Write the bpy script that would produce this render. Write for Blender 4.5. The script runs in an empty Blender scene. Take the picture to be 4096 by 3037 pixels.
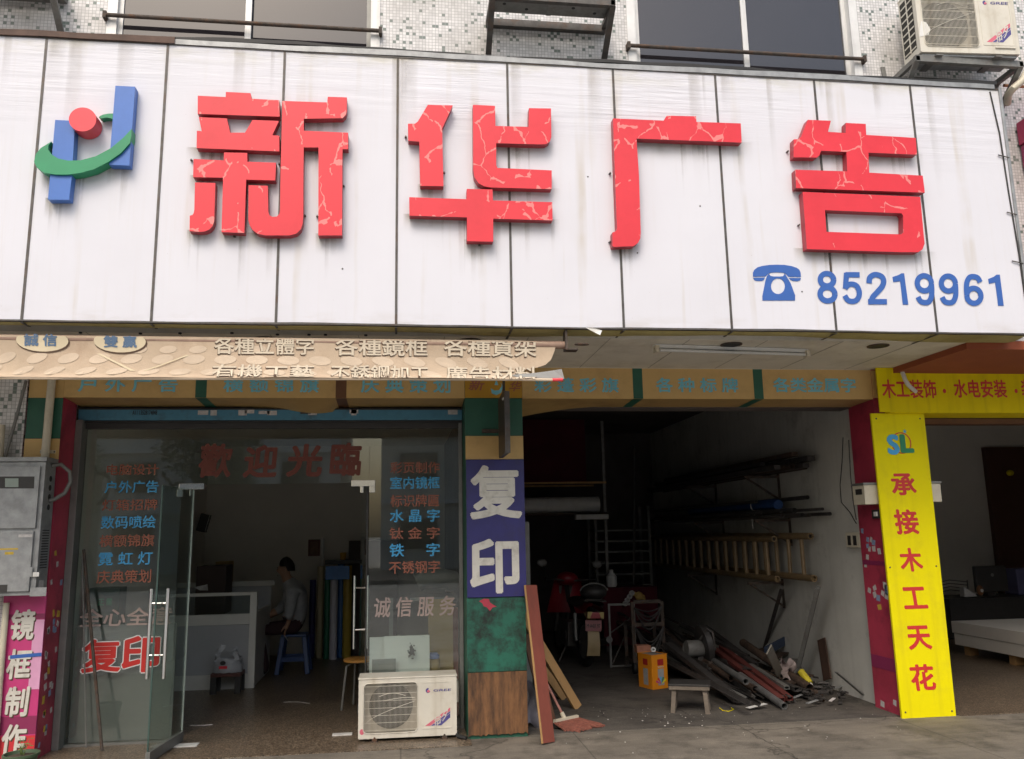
import bpy, bmesh, math, random
from mathutils import Vector, Matrix
from mathutils.geometry import tessellate_polygon
R = math.radians
rnd = random.Random(7)
S = bpy.context.scene
COL = S.collection

# ------------------------------------------------------------------ camera
PW, PH, PF = 4096.0, 3037.0, 3351.6
CAM = Vector((0, -7.1, 1.62))
YAW, PITCH, ROLL = R(7.555), R(10.368), R(-1.0587)
_f = Vector((math.sin(YAW)*math.cos(PITCH), math.cos(YAW)*math.cos(PITCH), math.sin(PITCH)))
_r0 = Vector((math.cos(YAW), -math.sin(YAW), 0)); _u0 = _r0.cross(_f)
_r = _r0*math.cos(ROLL) + _u0*math.sin(ROLL); _u = _u0*math.cos(ROLL) - _r0*math.sin(ROLL)
cd = bpy.data.cameras.new('camera'); cam = bpy.data.objects.new('camera', cd); COL.objects.link(cam)
cd.sensor_width = 36; cd.lens = PF/PW*36; cd.clip_end = 3000; cd.clip_start = 0.05
M = Matrix((_r, _u, -_f)).transposed().to_4x4(); M.translation = CAM
cam.matrix_world = M
S.camera = cam

# ------------------------------------------------------------------ light
SUN_EL, SUN_AZ = R(50), R(200)          # overcast day: weak wide sun behind the viewer
w = bpy.data.worlds.new('World'); S.world = w; w.use_nodes = True
nt = w.node_tree; sky = nt.nodes.new('ShaderNodeTexSky'); sky.sky_type = 'NISHITA'
sky.sun_disc = False; sky.sun_elevation = SUN_EL; sky.sun_rotation = SUN_AZ
sky.air_density = 1.4; sky.dust_density = 5.0; sky.ozone_density = 1.0
bg = nt.nodes['Background']; nt.links.new(sky.outputs[0], bg.inputs[0]); bg.inputs[1].default_value = 0.15
sl = bpy.data.lights.new('sun', 'SUN'); sl.energy = 0.8; sl.angle = R(25); sl.color = (1, .96, .9)
so = bpy.data.objects.new('sun', sl); COL.objects.link(so)
sd = Vector((math.sin(SUN_AZ)*math.cos(SUN_EL), math.cos(SUN_AZ)*math.cos(SUN_EL), math.sin(SUN_EL)))
so.rotation_euler = sd.to_track_quat('Z', 'Y').to_euler()
S.view_settings.view_transform = 'Standard'; S.view_settings.look = 'None'
S.view_settings.exposure = 0.36; S.view_settings.gamma = 1.0
S.cycles.max_bounces = 10; S.cycles.diffuse_bounces = 6; S.cycles.transparent_max_bounces = 16
S.cycles.caustics_reflective = False; S.cycles.caustics_refractive = False; S.cycles.sample_clamp_indirect = 4

# ------------------------------------------------------------------ helpers
def ray(px, py): return _f*PF + _r*(px-PW/2) - _u*(py-PH/2)
def atY(px, py, y):
    d = ray(px, py); return CAM + d*((y-CAM.y)/d.y)
def atZ(px, py, z):
    d = ray(px, py); return CAM + d*((z-CAM.z)/d.z)
def atX(px, py, x):
    d = ray(px, py); return CAM + d*((x-CAM.x)/d.x)
DK = 1.83842                                 # the 2228 px wide working view
def dY(a, b, y): return atY(a*DK, b*DK, y)
def dZ(a, b, z): return atZ(a*DK, b*DK, z)
def dX(a, b, x): return atX(a*DK, b*DK, x)

class MB:
    def __init__(s): s.v = []; s.f = []
    def add(s, vs, fs):
        o = len(s.v); s.v += [Vector(p) for p in vs]; s.f += [[i+o for i in f] for f in fs]; return s
    def box(s, x0, x1, y0, y1, z0, z1, M=None):
        vs = [Vector(p) for p in ((x0,y0,z0),(x1,y0,z0),(x1,y1,z0),(x0,y1,z0),(x0,y0,z1),(x1,y0,z1),(x1,y1,z1),(x0,y1,z1))]
        if M is not None: vs = [M @ p for p in vs]
        return s.add(vs, [(0,3,2,1),(4,5,6,7),(0,1,5,4),(1,2,6,5),(2,3,7,6),(3,0,4,7)])
    def bar(s, a, b, w, h, up=(0,0,1), roll=0):
        a, b = Vector(a), Vector(b); d = (b-a); L = d.length; d.normalize()
        up = Vector(up)
        if abs(d.dot(up)) > .98: up = Vector((0,1,0))
        x = d.cross(up).normalized(); z = x.cross(d)
        if roll:
            q = Matrix.Rotation(roll, 3, d); x = q @ x; z = q @ z
        vs = []
        for p in (a, b):
            for sx, sz in ((-1,-1),(1,-1),(1,1),(-1,1)): vs.append(p + x*(sx*w/2) + z*(sz*h/2))
        return s.add(vs, [(3,2,1,0),(4,5,6,7),(0,1,5,4),(1,2,6,5),(2,3,7,6),(3,0,4,7)])
    def tube(s, pts, r, n=10, cap=True, r2=None):
        pts = [Vector(p) for p in pts]; k = len(pts); vs = []; fs = []
        t0 = (pts[1]-pts[0]).normalized()
        ref = Vector((0,0,1)) if abs(t0.z) < .9 else Vector((1,0,0))
        x = t0.cross(ref).normalized()
        for i, p in enumerate(pts):
            t = (pts[min(i+1,k-1)]-pts[max(i-1,0)]).normalized()
            x = (x - t*x.dot(t)).normalized(); y = t.cross(x)
            rr = r if r2 is None else r + (r2-r)*i/(k-1)
            for j in range(n):
                a = 2*math.pi*j/n; vs.append(p + x*(rr*math.cos(a)) + y*(rr*math.sin(a)))
        for i in range(k-1):
            for j in range(n): fs.append((i*n+j, i*n+(j+1)%n, (i+1)*n+(j+1)%n, (i+1)*n+j))
        if cap: fs += [tuple(range(n))[::-1], tuple(range((k-1)*n, k*n))]
        return s.add(vs, fs)
    def pipe(s, a, b, r, t=.004, n=14):      # hollow pipe, open ends
        a, b = Vector(a), Vector(b); d = (b-a).normalized()
        ref = Vector((0,0,1)) if abs(d.z) < .9 else Vector((1,0,0)); x = d.cross(ref).normalized(); y = d.cross(x)
        vs = []; fs = []
        for p, q in ((a, r), (b, r), (b, r-t), (a, r-t)):
            for j in range(n):
                an = 2*math.pi*j/n; vs.append(p + x*(q*math.cos(an)) + y*(q*math.sin(an)))
        for i in range(4):
            k = (i+1) % 4
            for j in range(n): fs.append((i*n+j, i*n+(j+1)%n, k*n+(j+1)%n, k*n+j))
        return s.add(vs, fs)
    def lathe(s, prof, c=(0,0,0), n=24, M=None):
        vs = []; fs = []; k = len(prof); c = Vector(c)
        for r, z in prof:
            for j in range(n):
                a = 2*math.pi*j/n; p = Vector((r*math.cos(a), r*math.sin(a), z))
                vs.append((M @ p if M is not None else p) + c)
        for i in range(k-1):
            for j in range(n): fs.append((i*n+j, i*n+(j+1)%n, (i+1)*n+(j+1)%n, (i+1)*n+j))
        fs += [tuple(range(n))[::-1], tuple(range((k-1)*n, k*n))]
        return s.add(vs, fs)
    def sphere(s, c, rx, ry=None, rz=None, n=14, m=8):
        ry = ry or rx; rz = rz or rx
        prof = [(math.sin(math.pi*i/m), -math.cos(math.pi*i/m)) for i in range(m+1)]
        prof[0] = (.02, -1); prof[-1] = (.02, 1)
        return s.lathe(prof, c, n, Matrix.Diagonal((rx, ry, rz)))
    def prism(s, outer, depth, holes=()):
        """outer: 3-D loop seen from the front; depth: vector to the back"""
        loops = [[Vector(p) for p in outer]] + [[Vector(p) for p in h] for h in holes]
        depth = Vector(depth); flat = [p for l in loops for p in l]; n = len(flat)
        tris = tessellate_polygon(loops)
        fs = []
        for t in tris:
            a, b, c = t
            nn = (flat[b]-flat[a]).cross(flat[c]-flat[a])
            if nn.dot(depth) > 0: t = (a, c, b)
            fs.append(tuple(t)); fs.append(tuple(i+n for i in reversed(t)))
        o = 0
        for l in loops:
            k = len(l)
            for i in range(k):
                a, b = o+i, o+(i+1) % k; fs.append((a, b, b+n, a+n))
            o += k
        return s.add(flat + [p+depth for p in flat], fs)
    def flat(s, outer, holes=()):
        loops = [[Vector(p) for p in outer]] + [[Vector(p) for p in h] for h in holes]
        flat = [p for l in loops for p in l]
        return s.add(flat, [tuple(t) for t in tessellate_polygon(loops)])
    def grid(s, fn, nu, nv):
        vs = [fn(i/nu, j/nv) for i in range(nu+1) for j in range(nv+1)]
        fs = [(i*(nv+1)+j, (i+1)*(nv+1)+j, (i+1)*(nv+1)+j+1, i*(nv+1)+j+1) for i in range(nu) for j in range(nv)]
        return s.add(vs, fs)

def mesh_obj(name, mb, m, parent=None, bevel=0, smooth=False, recalc=True, local=False):
    me = bpy.data.meshes.new(name)
    off = Vector((0,0,0))
    if parent is not None and not local:
        q = parent
        while q is not None: off += q.location; q = q.parent
    me.from_pydata([tuple(v-off) for v in mb.v], [], mb.f)
    bm = bmesh.new(); bm.from_mesh(me)
    if recalc: bmesh.ops.recalc_face_normals(bm, faces=bm.faces)
    if bevel:
        es = [e for e in bm.edges if len(e.link_faces) == 2 and e.calc_face_angle(0) > .6]
        bmesh.ops.bevel(bm, geom=es, offset=bevel, segments=2, affect='EDGES', profile=.6, clamp_overlap=True)
    bm.to_mesh(me); bm.free()
    if smooth:
        for p in me.polygons: p.use_smooth = True
        try: me.set_sharp_from_angle(angle=R(40))
        except Exception: pass
    for q in (m if isinstance(m, (list, tuple)) else [m]): me.materials.append(q)
    o = bpy.data.objects.new(name, me); COL.objects.link(o)
    if parent is not None: o.parent = parent
    return o
def tag(o, label=None, cat=None, group=None, kind=None):
    if label: o['label'] = label
    if cat: o['category'] = cat
    if group: o['group'] = group
    if kind: o['kind'] = kind
    return o
def thing(name, label, cat, loc=(0,0,0), group=None):
    o = bpy.data.objects.new(name, None); o.empty_display_size = .1; COL.objects.link(o); o.location = loc
    return tag(o, label, cat, group)
def struct(name, mb, m, **k): return tag(mesh_obj(name, mb, m, **k), kind='structure')
def single(name, mb, m, label, cat, group=None, **k):
    """a thing that is one mesh; origin stays at the world origin"""
    return tag(mesh_obj(name, mb, m, **k), label, cat, group)

# text -> mesh
_tc = {}
def glyphs(body, bold=0):
    k = body
    if k not in _tc:
        c = bpy.data.curves.new('t', 'FONT'); c.body = body; c.resolution_u = 3
        o = bpy.data.objects.new('t', c); COL.objects.link(o)
        dg = bpy.context.evaluated_depsgraph_get(); dg.update()
        me = bpy.data.meshes.new_from_object(o.evaluated_get(dg))
        _tc[k] = ([v.co.copy() for v in me.vertices], [list(p.vertices) for p in me.polygons])
        bpy.data.objects.remove(o); bpy.data.curves.remove(c); bpy.data.meshes.remove(me)
    return _tc[k]
def text_box(mb, body, x0, x1, z0, z1, y, bold=.02, shear=0, zclip=None, map3=None):
    """bold: strokes are thickened by that part of an em (several copies a hair apart)"""
    vs, fs = glyphs(body, 0)
    a0 = min(v.x for v in vs)-bold; a1 = max(v.x for v in vs)+bold; b0 = min(v.y for v in vs)-bold; b1 = max(v.y for v in vs)+bold
    sh = [(0,0)] + ([(bold*math.cos(k*math.pi/4+.39), bold*math.sin(k*math.pi/4+.39)) for k in range(8)] if bold else [])
    for i, (sx, sy) in enumerate(sh):
        out = []
        for v in vs:
            u = (v.x+sx-a0)/(a1-a0); t = (v.y+sy-b0)/(b1-b0)
            p = Vector((x0+(x1-x0)*u + shear*t, y-.00012*i, z0+(z1-z0)*t)); out.append(map3(p) if map3 else p)
        ff = fs
        if zclip:
            bm = bmesh.new(); bv = [bm.verts.new(p) for p in out]
            for f in fs:
                try: bm.faces.new([bv[j] for j in f])
                except Exception: pass
            for z, n in ((zclip[0], -1), (zclip[1], 1)):
                bmesh.ops.bisect_plane(bm, geom=bm.verts[:]+bm.edges[:]+bm.faces[:], plane_co=(0,0,z), plane_no=(0,0,n), clear_outer=True)
            bm.verts.ensure_lookup_table(); bm.verts.index_update()
            out = [v.co.copy() for v in bm.verts]; ff = [[v.index for v in f.verts] for f in bm.faces]; bm.free()
        mb.add(out, ff)
    return mb
def text_px(mb, body, bx, y, bold=.02, **k):
    """fit text to a box (left, top, right, bottom) measured in the working view, on the plane at depth y"""
    l, t, r, b = bx; xm, ym = (l+r)/2, (t+b)/2
    return text_box(mb, body, dY(l, ym, y).x, dY(r, ym, y).x, dY(xm, b, y).z, dY(xm, t, y).z, y, bold, **k)

# ------------------------------------------------------------------ materials
def node(t, typ, **k):
    n = t.nodes.new(typ)
    for a, b in k.items(): setattr(n, a, b)
    return n
def mat(name, col, rough=.6, metal=0, var=.12, scale=5, streak=None, dirt=None, bump=0, bscale=60, spec=.5, stretch=(1,1,1)):
    """var: soft tone variation; streak=(colour, amount): vertical run marks; dirt=(colour, amount, scale): blotches"""
    m = bpy.data.materials.new(name); m.use_nodes = True; t = m.node_tree; L = t.links.new
    b = t.nodes['Principled BSDF']; b.inputs['Roughness'].default_value = rough; b.inputs['Metallic'].default_value = metal
    b.inputs['Specular IOR Level'].default_value = spec
    tc = node(t, 'ShaderNodeTexCoord'); mp = node(t, 'ShaderNodeMapping'); L(tc.outputs['Object'], mp.inputs[0]); mp.inputs['Scale'].default_value = stretch
    n1 = node(t, 'ShaderNodeTexNoise'); n1.inputs['Scale'].default_value = scale; n1.inputs['Detail'].default_value = 6; n1.inputs['Roughness'].default_value = .65
    L(mp.outputs[0], n1.inputs['Vector'])
    mr = node(t, 'ShaderNodeMapRange'); mr.inputs['From Min'].default_value = .3; mr.inputs['From Max'].default_value = .7
    mr.inputs['To Min'].default_value = 1-var; mr.inputs['To Max'].default_value = 1+var; L(n1.outputs[0], mr.inputs[0])
    mx = node(t, 'ShaderNodeVectorMath', operation='SCALE'); mx.inputs[0].default_value = col; L(mr.outputs[0], mx.inputs['Scale'])
    out = mx.outputs[0]
    def layer(fac, c):
        nonlocal out
        q = node(t, 'ShaderNodeMix', data_type='RGBA'); L(fac, q.inputs['Factor']); L(out, q.inputs['A']); q.inputs['B'].default_value = (*c, 1); out = q.outputs['Result']
    if streak:
        m2 = node(t, 'ShaderNodeMapping'); L(tc.outputs['Object'], m2.inputs[0]); m2.inputs['Scale'].default_value = (14, 14, .7)
        n2 = node(t, 'ShaderNodeTexNoise'); n2.inputs['Scale'].default_value = 1; n2.inputs['Detail'].default_value = 4; L(m2.outputs[0], n2.inputs['Vector'])
        r2 = node(t, 'ShaderNodeMapRange'); r2.inputs['From Min'].default_value = .5; r2.inputs['From Max'].default_value = .8; r2.inputs['To Max'].default_value = streak[1]; L(n2.outputs[0], r2.inputs[0])
        layer(r2.outputs[0], streak[0])
    if dirt:
        n3 = node(t, 'ShaderNodeTexNoise'); n3.inputs['Scale'].default_value = dirt[2]; n3.inputs['Detail'].default_value = 8; n3.inputs['Roughness'].default_value = .7; L(mp.outputs[0], n3.inputs['Vector'])
        r3 = node(t, 'ShaderNodeMapRange'); r3.inputs['From Min'].default_value = dirt[3] if len(dirt) > 3 else .5; r3.inputs['From Max'].default_value = (dirt[3] if len(dirt) > 3 else .5)+.18; r3.inputs['To Max'].default_value = dirt[1]; L(n3.outputs[0], r3.inputs[0])
        layer(r3.outputs[0], dirt[0])
    L(out, b.inputs['Base Color'])
    if bump:
        n4 = node(t, 'ShaderNodeTexNoise'); n4.inputs['Scale'].default_value = bscale; n4.inputs['Detail'].default_value = 5; L(mp.outputs[0], n4.inputs['Vector'])
        bp = node(t, 'ShaderNodeBump'); bp.inputs['Strength'].default_value = bump; bp.inputs['Distance'].default_value = .01; L(n4.outputs[0], bp.inputs['Height']); L(bp.outputs[0], b.inputs['Normal'])
    return m

def mosaic_mat(name, tile=.0255, tone=(.7,.69,.69), odd=(.16,.205,.185), prob=.09, grime=.5):
    m = bpy.data.materials.new(name); m.use_nodes = True; t = m.node_tree; L = t.links.new; b = t.nodes['Principled BSDF']
    tc = node(t, 'ShaderNodeTexCoord'); sp = node(t, 'ShaderNodeSeparateXYZ'); L(tc.outputs['Object'], sp.inputs[0])
    ad = node(t, 'ShaderNodeMath', operation='ADD'); L(sp.outputs[0], ad.inputs[0]); L(sp.outputs[1], ad.inputs[1])
    cb = node(t, 'ShaderNodeCombineXYZ'); L(ad.outputs[0], cb.inputs[0]); L(sp.outputs[2], cb.inputs[1])
    sc = node(t, 'ShaderNodeVectorMath', operation='SCALE'); sc.inputs['Scale'].default_value = 1/tile; L(cb.outputs[0], sc.inputs[0])
    fl = node(t, 'ShaderNodeVectorMath', operation='FLOOR'); L(sc.outputs[0], fl.inputs[0])
    fr = node(t, 'ShaderNodeVectorMath', operation='FRACTION'); L(sc.outputs[0], fr.inputs[0])
    wn = node(t, 'ShaderNodeTexWhiteNoise', noise_dimensions='2D'); L(fl.outputs[0], wn.inputs['Vector'])
    lt = node(t, 'ShaderNodeMath', operation='LESS_THAN'); L(wn.outputs[0], lt.inputs[0]); lt.inputs[1].default_value = prob
    vr = node(t, 'ShaderNodeMapRange'); vr.inputs['To Min'].default_value = .82; vr.inputs['To Max'].default_value = 1.12; L(wn.outputs[0], vr.inputs[0])
    ba = node(t, 'ShaderNodeVectorMath', operation='SCALE'); ba.inputs[0].default_value = tone; L(vr.outputs[0], ba.inputs['Scale'])
    q = node(t, 'ShaderNodeMix', data_type='RGBA'); L(lt.outputs[0], q.inputs['Factor']); L(ba.outputs[0], q.inputs['A']); q.inputs['B'].default_value = (*odd, 1)
    s2 = node(t, 'ShaderNodeSeparateXYZ'); L(fr.outputs[0], s2.inputs[0]); g = []
    for i in (0, 1):
        a = node(t, 'ShaderNodeMath', operation='LESS_THAN'); L(s2.outputs[i], a.inputs[0]); a.inputs[1].default_value = .12; g.append(a)
    mxx = node(t, 'ShaderNodeMath', operation='MAXIMUM'); L(g[0].outputs[0], mxx.inputs[0]); L(g[1].outputs[0], mxx.inputs[1])
    q2 = node(t, 'ShaderNodeMix', data_type='RGBA'); L(mxx.outputs[0], q2.inputs['Factor']); L(q.outputs['Result'], q2.inputs['A']); q2.inputs['B'].default_value = (.36,.36,.36,1)
    n3 = node(t, 'ShaderNodeTexNoise'); n3.inputs['Scale'].default_value = 2.2; n3.inputs['Detail'].default_value = 7; L(tc.outputs['Object'], n3.inputs['Vector'])
    r3 = node(t, 'ShaderNodeMapRange'); r3.inputs['From Min'].default_value = .45; r3.inputs['From Max'].default_value = .75; r3.inputs['To Max'].default_value = grime; L(n3.outputs[0], r3.inputs[0])
    q3 = node(t, 'ShaderNodeMix', data_type='RGBA'); L(r3.outputs[0], q3.inputs['Factor']); L(q2.outputs['Result'], q3.inputs['A']); q3.inputs['B'].default_value = (.3,.28,.25,1)
    L(q3.outputs['Result'], b.inputs['Base Color']); b.inputs['Roughness'].default_value = .35
    bp = node(t, 'ShaderNodeBump'); bp.inputs['Strength'].default_value = .4; bp.inputs['Distance'].default_value = .002; bp.invert = True; L(mxx.outputs[0], bp.inputs['Height']); L(bp.outputs[0], b.inputs['Normal'])
    return m

def glass_mat(name, tint=(.9,.94,.92), film=.03, refl=1.0):
    m = bpy.data.materials.new(name); m.use_nodes = True; t = m.node_tree; L = t.links.new
    t.nodes.remove(t.nodes['Principled BSDF']); o = t.nodes['Material Output']
    tr = node(t, 'ShaderNodeBsdfTransparent'); tr.inputs[0].default_value = (*tint, 1)
    gl = node(t, 'ShaderNodeBsdfGlossy'); gl.inputs['Roughness'].default_value = .015; gl.inputs[0].default_value = (refl, refl, refl, 1)
    df = node(t, 'ShaderNodeBsdfDiffuse'); df.inputs[0].default_value = (.5,.5,.47,1)
    lw = node(t, 'ShaderNodeLayerWeight'); lw.inputs[0].default_value = .5
    pw = node(t, 'ShaderNodeMath', operation='POWER'); L(lw.outputs['Facing'], pw.inputs[0]); pw.inputs[1].default_value = 5
    x2 = node(t, 'ShaderNodeMath', operation='MULTIPLY_ADD'); L(pw.outputs[0], x2.inputs[0]); x2.inputs[1].default_value = .9; x2.inputs[2].default_value = .058; x2.use_clamp = True
    a = node(t, 'ShaderNodeMixShader'); L(x2.outputs[0], a.inputs[0]); L(tr.outputs[0], a.inputs[1]); L(gl.outputs[0], a.inputs[2])
    tc = node(t, 'ShaderNodeTexCoord'); n = node(t, 'ShaderNodeTexNoise'); n.inputs['Scale'].default_value = 3; n.inputs['Detail'].default_value = 8; L(tc.outputs['Object'], n.inputs['Vector'])
    mr = node(t, 'ShaderNodeMapRange'); mr.inputs['From Min'].default_value = .35; mr.inputs['From Max'].default_value = .75; mr.inputs['To Min'].default_value = film*.3; mr.inputs['To Max'].default_value = film*1.2; L(n.outputs[0], mr.inputs[0])
    c = node(t, 'ShaderNodeMixShader'); L(mr.outputs[0], c.inputs[0]); L(a.outputs[0], c.inputs[1]); L(df.outputs[0], c.inputs[2])
    L(c.outputs[0], o.inputs[0]); return m
# ------------------------------------------------------------------ material set
K = {}
K['mosaic'] = mosaic_mat('mosaic_tiles', grime=.6)
K['mosaic_low'] = mosaic_mat('mosaic_tiles_lower', tile=.03, prob=.12, grime=.35)
K['mosaic_purple'] = mosaic_mat('mosaic_tiles_dull', tone=(.2,.13,.14), odd=(.07,.07,.07), prob=.15)
K['alu'] = mat('aluminium', (.74,.74,.73), .4, .1, .12, 4, streak=((.2,.19,.17), .45))
K['alu_dark'] = mat('aluminium_dull', (.22,.22,.21), .45, .4, .15, 6)
K['tint'] = mat('tinted_window_glass', (.022,.02,.024), .03, 0, .12, 1.5, spec=1.0)
K['rust'] = mat('rusty_steel', (.075,.06,.05), .75, .2, .4, 18, dirt=((.16,.07,.03), .7, 12), bump=.3)
K['steel'] = mat('dark_steel', (.1,.095,.09), .55, .5, .3, 14, dirt=((.12,.06,.03), .5, 9))
K['grey_steel'] = mat('grey_painted_steel', (.2,.2,.19), .55, .2, .2, 10, dirt=((.1,.07,.05), .5, 9))
K['chrome'] = mat('polished_steel', (.75,.75,.74), .18, 1, .05, 3)
K['soffit'] = mat('soffit_paint', (.68,.64,.55), .85, 0, .08, 2.5, dirt=((.3,.24,.15), .35, 1.7))
K['plaster'] = mat('dirty_plaster', (.56,.55,.51), .9, 0, .1, 2, dirt=((.14,.13,.12), .55, 2.2, .56), streak=((.3,.28,.25), .25), bump=.1, bscale=30)
K['inner_white'] = mat('interior_paint', (.76,.73,.67), .9, 0, .06, 1.5)
K['dark_wall'] = mat('dark_inner_wall', (.1,.085,.08), .9, 0, .25, 2)  # dark base tone with soft variation for inner walls and slab
K['black'] = mat('black_rubber', (.02,.02,.02), .6, 0, .2, 8)
K['dark'] = mat('dark_plastic', (.035,.033,.032), .5, 0, .2, 8)
K['white'] = mat('white_paint', (.72,.72,.7), .6, 0, .06, 4, dirt=((.4,.36,.3), .3, 5))
K['cream'] = mat('cream_plastic', (.62,.57,.45), .5, 0, .08, 5, dirt=((.35,.28,.18), .4, 6))
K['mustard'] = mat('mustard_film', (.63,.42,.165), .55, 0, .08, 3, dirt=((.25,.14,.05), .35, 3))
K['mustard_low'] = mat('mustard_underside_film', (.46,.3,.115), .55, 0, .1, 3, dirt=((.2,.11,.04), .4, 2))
K['amber'] = mat('amber_film', (.5,.27,.02), .5, 0, .08, 3)
K['green'] = mat('dark_green_board', (.02,.11,.07), .5, 0, .12, 3, dirt=((.02,.05,.04), .3, 4))
K['green_worn'] = mat('worn_green_board', (.018,.13,.088), .5, 0, .15, 3, dirt=((.012,.016,.013), .95, 4.5, .44), bump=.15)
K['brownstripe'] = mat('brown_film', (.14,.06,.025), .5)
K['blue_board'] = mat('navy_board', (.028,.026,.15), .45, 0, .15, 4, dirt=((.03,.025,.06), .5, 5))
K['letter_white'] = mat('aged_white_vinyl', (.66,.64,.58), .55, 0, .08, 6, dirt=((.3,.27,.22), .6, 7))
K['crimson'] = mat('crimson_board', (.42,.045,.085), .45, 0, .3, 1.6, dirt=((.1,.012,.03), .7, 2.2))
K['pink'] = mat('magenta_print', (.55,.05,.2), .4, 0, .1, 3)
K['pink_pale'] = mat('pale_pink_print', (.7,.36,.55), .4, 0, .15, 2)
K['plum'] = mat('plum_print', (.26,.03,.1), .4, 0, .12, 3)
K['scarlet'] = mat('scarlet_print', (.6,.04,.05), .4, 0, .1, 3)
K['ply'] = mat('weathered_plywood', (.25,.12,.05), .75, 0, .4, 4, streak=((.06,.03,.018), .95), dirt=((.045,.024,.015), .92, 5, .4), bump=.2, stretch=(1,1,.25))
K['pine'] = mat('bare_pine', (.46,.27,.11), .7, 0, .2, 4, dirt=((.2,.1,.04), .4, 5), stretch=(1,1,.3))
K['redwood'] = mat('red_stained_board', (.23,.06,.04), .6, 0, .22, 5, dirt=((.1,.04,.03), .5, 6), stretch=(1,1,.3))
K['yellow'] = mat('yellow_vinyl', (.86,.76,.004), .5, 0, .05, 2, spec=.12, streak=((.5,.4,.02), .3), dirt=((.6,.5,.03), .35, 3, .5), bump=.25, bscale=4)
K['yellow_dull'] = mat('yellow_vinyl_dull', (.82,.68,.006), .55, 0, .08, 2, spec=.12, streak=((.35,.26,.02), .35))
K['sign_red'] = mat('red_vinyl', (.62,.035,.03), .45, 0, .05, 4)
K['rust_text'] = mat('faded_orange_vinyl', (.34,.115,.07), .6, 0, .1, 8)
K['welcome_red'] = mat('faded_red_vinyl', (.15,.035,.022), .6, 0, .1, 8)
K['cyan_text'] = mat('blue_vinyl', (.07,.42,.78), .5, 0, .06, 8)
K['pinkgrey'] = mat('faded_pink_vinyl', (.42,.33,.3), .6, 0, .1, 8)
K['lb_blue'] = mat('faded_blue_print', (.19,.55,.68), .6, 0, .12, 8)
K['paper'] = mat('paper_sticker', (.55,.53,.52), .8, 0, .2, 40)
K['paper_blue'] = mat('blue_paper_sticker', (.25,.33,.5), .8, 0, .2, 40)
K['paper_yel'] = mat('yellow_paper_sticker', (.6,.42,.06), .8, 0, .2, 40)
K['galv'] = mat('galvanised_sheet', (.33,.34,.345), .5, .35, .22, 9, dirt=((.13,.13,.13), .4, 5))
K['card'] = mat('cardboard', (.4,.28,.13), .85, 0, .1, 4)
K['orange'] = mat('orange_tin_paint', (.75,.27,.015), .35, 0, .05, 3)
K['brick_red'] = mat('brown_red_paint', (.3,.075,.03), .8, 0, .1, 3)
K['sky_blue_box'] = mat('blue_shutter_paint', (.07,.24,.36), .5, 0, .2, 5, dirt=((.04,.05,.05), .7, 5))
K['cloth_red'] = mat('dark_red_cloth', (.07,.004,.012), .9, 0, .2, 5)

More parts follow.
